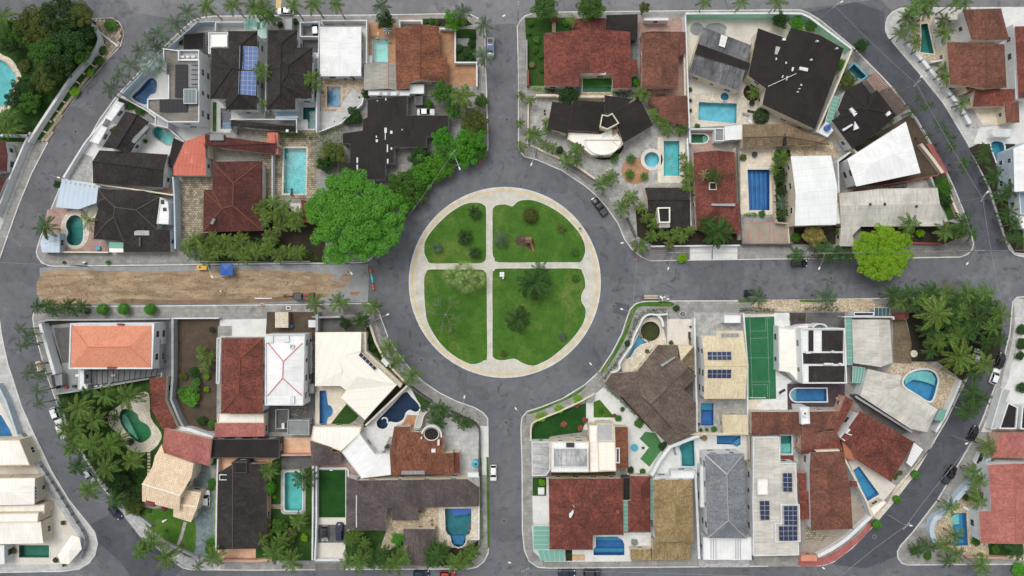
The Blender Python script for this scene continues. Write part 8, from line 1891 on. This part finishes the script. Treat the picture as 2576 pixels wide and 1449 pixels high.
sheet('yard',[(2240,-20),(2720,-20),(2720,1300),(2000,1260),(1700,1120),(1640,1000),(1690,850),(1880,690),(2030,520),(2100,330)],'stone','tan garden of the pink roofed house')
H=House('upper pink tiled roof at the right edge'); H.roof([(2360,8,4),(2720,8,4.6),(2720,262,4),(2230,256,3.6),(2300,110,3.8)],[(0,1,2,3,4)],'tP','wP',over=.25)
H=House('large pink tiled house at the right edge'); H.roof([(2215,330,5),(2480,318,6.4),(2720,318,5.6),(2720,1128,5.6),(2500,1126,6.4),(2140,1112,4.6),(2120,798,4.6),(2246,792,5)],[(0,1,4,5,6,7),(1,2,3,4)],'tP','wW',over=.25,ridge='tP')
bwall('lilac white curved wall along the far lower right street',smooth([(2240,230),(2170,380),(2030,530),(1880,700),(1780,820),(1690,870),(1650,960),(1660,1050),(1690,1110)],2,False),'wBl',1.8,1.1,cap='wBl')
pool('long blue pool with a pale end by the pink house',[(1842,820),(1992,806),(2008,1138),(1872,1146)],'basin_blue','water_aqua','stone',.3,steps=[([(1850,850),(1930,825),(1935,930),(1850,945)],.4,'basin_pale')])
sheet('garden',[(2210,1120),(2560,1130),(2560,1240),(2220,1240)],'grass_d','green bed below the large pink house',2); bwall('pink front wall of the large pink house',[(2000,1262),(2420,1265)],'wP',1.4,.4)
lounger(1985,765,-30,'white lounger above the long blue pool','p_white')
palms('{o} palm from the top in the garden of the pink house',[(2210,140,5,2.8),(2070,410,5,2.6),(2120,500,5,2.4),(2120,700,4.5,2.4),(1830,750,5,2.6),(1890,1040,5,2.6),(1760,1140,4,2.4),(1600,1150,4,2.4,{'tone':'l_palmd'}),(1900,1220,4.5,2.4),(2140,1350,6,2.8),(1810,1300,4,2.0,{'tone':'l_palmd'}),(2080,620,4,2.0),(2500,1190,4.5,2.8,{'tone':'l_palmd'}),(1500,1190,4,2.0,{'tone':'l_palmd'})],'y',n=13)
shrubs('{o} bush from the left in the garden of the pink house',[(1470,1200,1.2),(1610,1250,1.4),(1990,660,1.0),(2100,1100,1.4),(2140,1240,.9,{'tone':'l_lime'}),(2290,1180,1.4),(2530,1380,2.4,{'tone':'l_bright'})],tone='l_mid',h=1.4)
House('dark lidded white box on the lower right pavement','trailer').flat([(2135,205),(2190,212),(2145,335),(2085,318)],1.4,'B','wW',.05,.15)
# ------------------------------------------------------------------ roundabout planting and street things
T(1,1)
for i,(u,v,r) in enumerate(((1825,1045,1.4),(2100,935,2.3),(2200,690,1.9),(2205,1095,1.8))): palm(u,v,1.2,r,('small grey rosette palm at the left of the upper left lawn','large dark rosette palm in the middle of the upper left lawn','dark rosette palm at the top of the upper left lawn','dark rosette palm at the bottom of the upper left lawn')[i],'l_dark' if i else 'l_palmg',24,'cycad',name='rosette_palm',lean=0)
palms('{o} pale fan palm from the left on the lower left lawn',[(1975,1340,3,2.5),(2095,1270,3.2,2.5),(2110,1400,3.6,2.6),(2230,1370,3,2.3)],tone='l_fan',kind='fan',n=22)
palm(2470,960,2.4,2.4,'drooping grey green palm beside the slide','l_palmg',12,'thin',lean=0)
sc=thing('white four petal metal sculpture on the lower right lawn','petal_sculpture','sculpture',2475,1312,2); mb=MB(); mb.cyl((0,0,.1),.06,2.0,8); mb.build('post','p_white',sc)
for k in range(4):
 mb=MB(); a=R(45+90*k); mb.cyl((.42*math.cos(a),.42*math.sin(a),2.0),.3,.08,14); mb.build('petal','p_white',sc)
sc2=thing('small white leaning disc beside the petal sculpture','disc_sculpture','sculpture',2485,1352,.6); mb=MB(); mb.cyl((0,0,.1),.05,.6,8); mb.cyl((0,.1,.6),.28,.07,14); mb.build('disc','p_white',sc2)
T(2,1)
shrub(185,715,2.0,'round speckled olive shrub on the upper right lawn','l_olive',2.6,True); palm(495,850,1,1.5,'spiky rosette plant on the upper right lawn','l_olive',18,'cycad',name='rosette_palm',lean=0); shrub(630,1085,1.3,'upright leafy shrub at the right of the upper right lawn','l_mid',1.6); shrub(640,1350,1.3,'leafy shrub at the right of the lower right lawn','l_mid',1.5)
palm(225,1400,5,4.0,'large dark feathery palm on the lower right lawn','l_palmd',26,'feather'); palm(270,1270,4,2.4,'dark palm reaching over the cross path','l_palmd',12)
sheet('play_patch',smooth([(45,930),(190,935),(225,1000),(215,1080),(160,1040),(50,1020)],2),'soil','bare earth patch under the slide',2)
pl=thing('weathered wooden playhouse with a red slide','playhouse','playhouse',165,968,1);
mb=MB(); mb.box((0,0,1.3),(1.4,1.2,.1)); mb.build('platform','timber',pl)
for x in (-.6,.6):
 for y in (-.5,.5): mb=MB(); mb.box((x,y,1.1),(.12,.12,2.0)); mb.build('post','timber',pl)
mb=MB(); mb.add([(-.8,-.75,2.0),(.8,-.75,2.0),(.8,0,2.5),(-.8,0,2.5),(.8,.75,2.0),(-.8,.75,2.0)],[(0,1,2,3),(3,2,4,5)]); mb.build('roof','timber',pl)
mb=MB(); mb.add([(.4,-.6,1.35),(.9,-.6,1.35),(1.6,-2.8,.25),(1.1,-2.8,.25),(.4,-.6,1.25),(.9,-.6,1.25),(1.6,-2.8,.15),(1.1,-2.8,.15)],[(0,1,2,3),(7,6,5,4),(0,3,7,4),(1,5,6,2),(0,4,5,1),(3,2,6,7)]); mb.build('slide','wO',pl)
mb=MB(); mb.tube([(-.6,.6,2.0),(-2.2,.2,2.1)],.07,6); mb.tube([(-2.2,-.5,.1),(-2.2,.2,2.1),(-2.2,.9,.1)],.06,6); mb.build('swing_frame','timber',pl)
T(2,2)
palm(60,310,2.6,3.6,'broad leaved banana clump on the lower right lawn','l_palmd',18,'arch',name='banana_plant',cat='banana plant'); shrub(505,490,1.3,'wiry shrub low on the lower right lawn','l_palmg',1.2)
T(1,2)
shrub(2495,660,1.0,'brownish low shrub at the foot of the lower right lawn','l_olive',.7)
dt=thing('bare twiggy tree with sparse pale leaves on the lower left lawn','twiggy_tree','tree',1900,270,4); rnd=random.Random(4); mb=MB()
def twig(p,d,l,r,n):
 q=p+d*l; mb.tube([p,(p+q)/2+Vector((rnd.uniform(-.1,.1),rnd.uniform(-.1,.1),.05)),q],[r,r*.8,r*.6],5)
 if n:
  for _ in range(3): twig(q,(d+Vector((rnd.uniform(-1,1),rnd.uniform(-1,1),rnd.uniform(-.35,.3)))*.75).normalized(),l*.78,r*.6,n-1)
twig(Vector((0,0,0)),Vector((0,0,1)),1.6,.16,0)
for k in range(6): twig(Vector((0,0,1.6)),Vector((math.cos(k*1.05),math.sin(k*1.05),.55)).normalized(),1.9,.06,3)
mb.build('trunk','bark_l',dt); o=link('crown',mesh('crown',*leafcloud(lumps_for(5,10,.7,.25,.4,.4),1000,.03,3),'l_mid'),dt,(0,0,3)); o.scale=(5.6,5.6,3)
# utility poles
for t,u,v,arm,cr,l in (((1,1),2015,150,(2065,290),45,'kerb thicket above the ring road'),((1,1),950,1205,(960,1300),None,'foot of the great green tree'),((2,1),240,120,(195,205),-30,'ring road wall palms at the top'),((2,1),905,500,(800,560),-40,'black pickup on the ring road'),((2,1),1215,985,(1085,1000),None,'ring road corner of the upper right block'),((2,1),1555,1110,(1570,1255),0,'mossy corner pavement'),((3,1),445,1115,(512,1255),0,'kerb planting left of the lime tree'),((3,1),1900,1090,(1985,1225),0,'dark mossy pavement corner'),((3,1),1935,585,(2205,485),60,'right curved street garden'),((1,2),1235,320,(1350,255),None,'dark pavement corner by the ring road'),((1,2),2090,1205,(2105,1050),None,'ring road villa corner'),((2,2),1205,255,(1085,205),60,'curved grass verge'),((2,2),865,845,(755,725),40,'middle of the ring road pavement'),((2,2),130,1290,(25,1195),30,'lower cross street corner'),((3,3),1840,35,(1995,115),None,'top of the lower right street'),((3,3),1200,830,(1435,940),45,'cream street pavement'),((3,0),525,190,(740,20),45,'mint walled street corner'),((3,0),1300,940,(1540,770),45,'dark slatted pergola'),((0,1),2200,1195,(2135,1335),0,'areca row and the blue tent'),((0,1),640,345,(600,340),None,'pale blue roof at the street bend'),((0,1),880,1230,(910,1180),0,'kidney pool pavement'),((2,0),60,200,(-90,165),90,'upper cross street corner'),((2,3),125,1250,(-30,1310),30,'bottom of the lower cross street'),((3,3),540,1345,(510,1330),45,'red paved curve')):
 T(*t); pole(u,v,'concrete utility pole with a lamp by the '+l,arm,cr)
F()
for l,p,h in (('along the torn-up street',[(-20,660),(220,670),(550,661),(882,664)],8.2),('from the kerb thicket to the roundabout tree',[(1148,400),(960,660)],8),('along the upper right ring road',[(1348,392),(1514,487),(1592,609),(1577,788),(1504,936),(1320,1047)],8.2),('along the right street',[(1677,640),(2043,641),(2407,635),(2580,633)],8.2),('along the right curved street',[(2063,50),(2257,235),(2416,509),(2462,760)],8.2),('along the lower right street',[(2392,1096),(2232,1294),(2067,1423)],8.2),('across the lower street',[(1319,1400),(2067,1423),(2600,1419)],8.2),('down the upper cross street',[(1303,50),(1305,350),(1348,392)],8.2)):
 P0=list(_o); wire('grey overhead wires '+l,p,h,.045)
# traffic and roadworks
for t,u,v,a,l,c,k in (((1,3),2388,415,-90,'white hatchback parked in the lower cross street','p_white','hatch'),((2,2),2430,55,0,'black car parked on the right street','p_black','suv'),((3,1),320,1200,0,'dark car half hidden by palms on the right street','p_black','hatch'),((0,2),560,1285,-70,'white car with dark windows in the left curved street','p_white','suv'),((0,2),610,1440,-70,'white car under the palms of the left curved street','p_white','hatch'),((0,3),890,440,-60,'silver car under the palms of the lower left street','p_silver','hatch'),((0,3),1155,810,-50,'dark car at the bend of the lower left street','p_navy','hatch'),((3,3),1835,430,58,'black pickup parked in the lower right street','p_black','pickup'),((3,3),2075,15,62,'black car at the top of the lower right street','p_black','hatch'),((3,2),2100,690,75,'white car below the garden palms of the right corner','p_silver','hatch'),((3,2),2290,890,70,'white car at the right edge walk','p_white','hatch'),((3,2),2350,730,70,'black car at the right edge walk','p_black','hatch'),((1,3),1660,1430,0,'dark car cut by the bottom edge below the pool pavilion','p_navy','hatch'),((1,3),1925,1440,0,'red car cut by the bottom edge','p_red','hatch'),((2,3),550,1425,0,'dark car below the green glass pergola','p_navy','sedan'),((2,3),805,1420,0,'dark car below the blue banded pool','p_dkgrey','suv')):
 T(*t); car(u,v,a,l,c,k)
T(1,2)
ex=thing('wheeled backhoe loader with an orange striped bonnet','backhoe_loader','excavator',450,85,1.5)
for nm,b,m in (('body',((.1,0,.9),(3.4,1.5,.6)),'p_charcoal'),('cab',((-.5,0,1.7),(1.5,1.5,1.3)),'p_grey'),('cab_roof',((-.5,0,2.4),(1.7,1.7,.12)),'p_dkgrey'),('bonnet',((1.2,0,1.35),(1.6,1.0,.5)),'p_navy'),('bucket',((2.7,0,.5),(.7,2.0,.8)),'p_dkgrey'),('rear_frame',((-1.9,.2,.8),(.5,1.4,.7)),'p_charcoal')): mb=MB(); mb.box(*b); mb.build(nm,m,ex)
for y in (-.42,.42): mb=MB(); mb.box((1.2,y,1.64),(1.5,.12,.1)); mb.build('bonnet_stripe','p_orange',ex)
for y in (-.7,.7): mb=MB(); mb.tube([(.7,y,1.2),(2.0,y,1.3),(2.6,y,.7)],.1,6); mb.build('loader_arm','p_orange',ex)
mb=MB(); mb.tube([(-2.1,0,1.0),(-2.9,.1,2.2),(-4.1,.15,1.4),(-4.3,.15,.5)],[.16,.15,.12,.1],6); mb.build('digger_arm','wood',ex); mb=MB(); mb.box((-4.4,.15,.35),(.6,.6,.5)); mb.build('digger_bucket','wood',ex)
for x,y,r in ((-1,-.8,.65),(-1,.8,.65),(1.5,-.7,.48),(1.5,.7,.48)):
 mb=MB(); mb.cyl((0,0,-.18),r,.36,18); w=link('tyre',mesh('tyre',[(a,c,b) for a,b,c in mb.v],mb.f,'p_rubber'),ex,(x,y,r)); mb=MB(); mb.cyl((0,0,-.2),r*.55,.4,12); link('rim',mesh('rim',[(a,c,b) for a,b,c in mb.v],mb.f,'p_orange'),w)
pi=thing('white plastic pipe lying beside the trench','pipe','pipe',75,105,.1); mb=MB(); mb.tube([(-2.1,0,.16),(2,0,.16)],.14,10); mb.tube([(1.9,0,.16),(2.15,.1,.18),(2.1,.3,.18)],.12,8); mb.build('pipe_body','p_white',pi)
ih=thing('white framed inspection grate on the pavement of the torn-up street','inspection_grate','grate',326,200,.2); mb=MB(); wall_data(mb,[Vector((-.55,-.45)),Vector((.55,-.45)),Vector((.55,.45)),Vector((-.55,.45))],0,.16,.1,.3,True); mb.build('frame','p_white',ih)
for k in range(5): mb=MB(); mb.box((-.36+.18*k,0,.2),(.06,.7,.06)); mb.build('bar','p_charcoal',ih)
T(0,1)
gz=thing('blue square work tent beside the torn-up street','work_tent','tent',2275,1262,2.3)
mb=MB(); mb.add([(-1.55,-1.5,2.1),(1.55,-1.5,2.1),(1.55,1.5,2.1),(-1.55,1.5,2.1),(0,0,2.6),(-1.55,-1.5,1.9),(1.55,-1.5,1.9),(1.55,1.5,1.9),(-1.55,1.5,1.9)],[(0,1,4),(1,2,4),(2,3,4),(3,0,4),(0,5,6,1),(1,6,7,2),(2,7,8,3),(3,8,5,0)]); mb.build('canopy','p_blue',gz)
for x in (-1.5,1.5):
 for y in (-1.45,1.45): mb=MB(); mb.cyl((x,y,0),.03,2.0,6); mb.build('leg','p_steel',gz)
cp=thing('yellow compressor trailer beside the blue work tent','compressor','compressor',2035,1245,.8)
mb=MB(); mb.box((0,0,.75),(2.5,1.1,.9)); mb.build('housing','p_yellow',cp); mb=MB(); mb.cyl((-.4,.1,1.2),.25,.08,12); mb.build('fan_cover','p_charcoal',cp); mb=MB(); mb.tube([(1.2,0,.4),(2.3,.1,.4)],.05,6); mb.tube([(-1.2,.3,.4),(-2.2,.4,.35)],.05,6); mb.build('tow_bar','p_red',cp)
for y in (-.55,.55): mb=MB(); mb.cyl((0,0,-.1),.3,.2,14); link('wheel',mesh('wheel',[(a,c,b) for a,b,c in mb.v],mb.f,'p_rubber'),cp,(.2,y,.3))
T(1,1)
for u,v,m,L,l in ((1150,1275,'p_orange',1.1,'upper orange plastic barrier across the street mouth'),(1166,1352,'p_teal',2.3,'turquoise water barrier between the two orange barriers'),(1177,1440,'p_orange',1.3,'lower orange plastic barrier across the street mouth')):
 b=thing(l,'road_barrier','barrier',u,v,.9,-80); mb=MB(); mb.add([(x*L/2,y*w,z) for x in (-1,1) for y,w,z in ((-1,.36,0),(1,.36,0),(1,.3,.25),(1,.16,.9),(-1,.16,.9),(-1,.3,.25))],[(0,1,2,3,4,5),(11,10,9,8,7,6)]+[(k,(k+1)%6+0,(k+1)%6+6,k+6) for k in range(6)]); mb.build('barrier_body',m,b); mb=MB(); mb.box((0,0,.92),(L*.3,.12,.04)); mb.build('top_recess','p_white' if L>2 else 'wR',b)
def cone(u,v,l):
 b=thing(l,'traffic_cone','traffic cone',u,v,.4); mb=MB(); mb.box((0,0,.03),(.6,.6,.06)); mb.cyl((0,0,.05),.24,.75,12,.05); mb.build('cone_body','p_orange',b); mb=MB(); mb.cyl((0,0,.4),.155,.12,12,.125); mb.build('reflective_band','p_white',b)
cone(2250,175,'orange cone at the kerb below the thicket'); cone(930,1285,'orange cone by the torn-up street pole'); T(2,1); cone(1248,1168,'orange cone on the ring road corner')
T(2,2)
sk=thing('open skip of rubble and white sacks on the right street','rubble_skip','skip',1530,98,.8); mb=MB(); wall_data(mb,[Vector((-1.3,-.8)),Vector((1.3,-.8)),Vector((1.3,.8)),Vector((-1.3,.8))],0,.08,0,1.1,True); mb.box((0,0,.5),(2.4,1.4,.8)); mb.build('skip_body','p_grey',sk)
rnd=random.Random(8)
for k in range(16): mb=MB(); mb.box((rnd.uniform(-1.1,1.1),rnd.uniform(-.6,.6),rnd.uniform(.9,1.15)),(rnd.uniform(.25,.5),rnd.uniform(.2,.4),.25),rnd.uniform(0,3)); mb.build('sack' if k%3 else 'rubble_piece','p_white' if k%3 else 'timber',sk)
st=thing('stack of pale timber boards beside the rubble skip','timber_stack','timber',1402,93,.5)
for k in range(6): mb=MB(); mb.box((rnd.uniform(-.1,.1),-.45+.18*k,.3+.08*(k%2)),(3.5,.16,.5)); mb.build('board','wC' if k%2 else 'timber',st)
# people
def person(u,v,rz,label,top,legs,hat=None,arm=.2):
 root=thing(label,'person','person',u,v,1,rz)
 J=[(0,0,.95),(0,0,1.2),(.02,0,1.42),(.03,0,1.54),(.05,0,1.7),(0,.2,1.4),(arm*.6,.27,1.14),(arm*1.6,.26,.92),(0,-.2,1.4),(-arm*.5,-.27,1.14),(arm*.6,-.27,.9),(.0,.1,.9),(.16,.1,.5),(.1,.1,.08),(.24,.11,.04),(0,-.1,.9),(-.05,-.1,.48),(-.24,-.1,.1),(-.1,-.11,.04)]
 E=[(0,1),(1,2),(2,3),(3,4),(2,5),(5,6),(6,7),(2,8),(8,9),(9,10),(0,11),(11,12),(12,13),(13,14),(0,15),(15,16),(16,17),(17,18)]
 rr=[.15,.15,.14,.06,.1,.07,.05,.035,.07,.05,.035,.1,.07,.05,.04,.1,.07,.05,.04]
 for hx,hy,hz in (J[7],J[10]):
  b0=J.index((hx,hy,hz))
  for k in range(5): J.append((hx+.03+.015*k,hy-.04+.02*k,hz-.09+(.03 if k==0 else 0))); E.append((b0,len(J)-1)); rr.append(.009)
 me=bpy.data.meshes.new('body'); me.from_pydata(J,E,[]); o=link('body',me,root); o.modifiers.new('skin','SKIN');
 if not me.skin_vertices: bpy.context.view_layer.objects.active=o
 for k,s_ in enumerate(me.skin_vertices[0].data if me.skin_vertices else []): s_.radius=(rr[k],rr[k]); s_.use_root=(k==0)
 o.modifiers.new('sub','SUBSURF').levels=1; dg=bpy.context.evaluated_depsgraph_get(); m2=bpy.data.meshes.new_from_object(o.evaluated_get(dg)); o.modifiers.clear(); o.data=m2; m2.name='body'
 m2.materials.clear()
 for m in (legs,top,'p_skin'): m2.materials.append(MATS[m])
 for p in m2.polygons: z=p.center.z; p.material_index=0 if z<.93 and abs(p.center.y)<.2 else (2 if z>1.48 or z<.93 else 1)
 mb=MB(); mb.cyl((.04,0,1.66),.12,.1,14,.07);
 if hat: mb.cyl((.06,0,1.65),.19,.02,14)
 mb.build('helmet' if hat else 'hair',hat or 'p_black',root)
T(2,1); person(685,850,115,'person in dark clothes walking on the roundabout path','p_charcoal','p_denim'); T(1,2); person(52,168,0,'worker in a white shirt at the kerb of the torn-up street','p_white','p_tan','p_yellow',.5); T(0,2); person(2228,34,0,'worker in a white helmet on the bare earth','p_tan','p_denim','p_white',.4)
F(); mass('loose stones and clods on the torn-up street',[(112,690),(800,690),(840,735),(700,752),(112,760)],.12,'dirt_d',1.6,.16,.8,'rubble','rubble','stuff')
flush_sheets()
print('windows',House.n_win,'objects',len(bpy.data.objects))
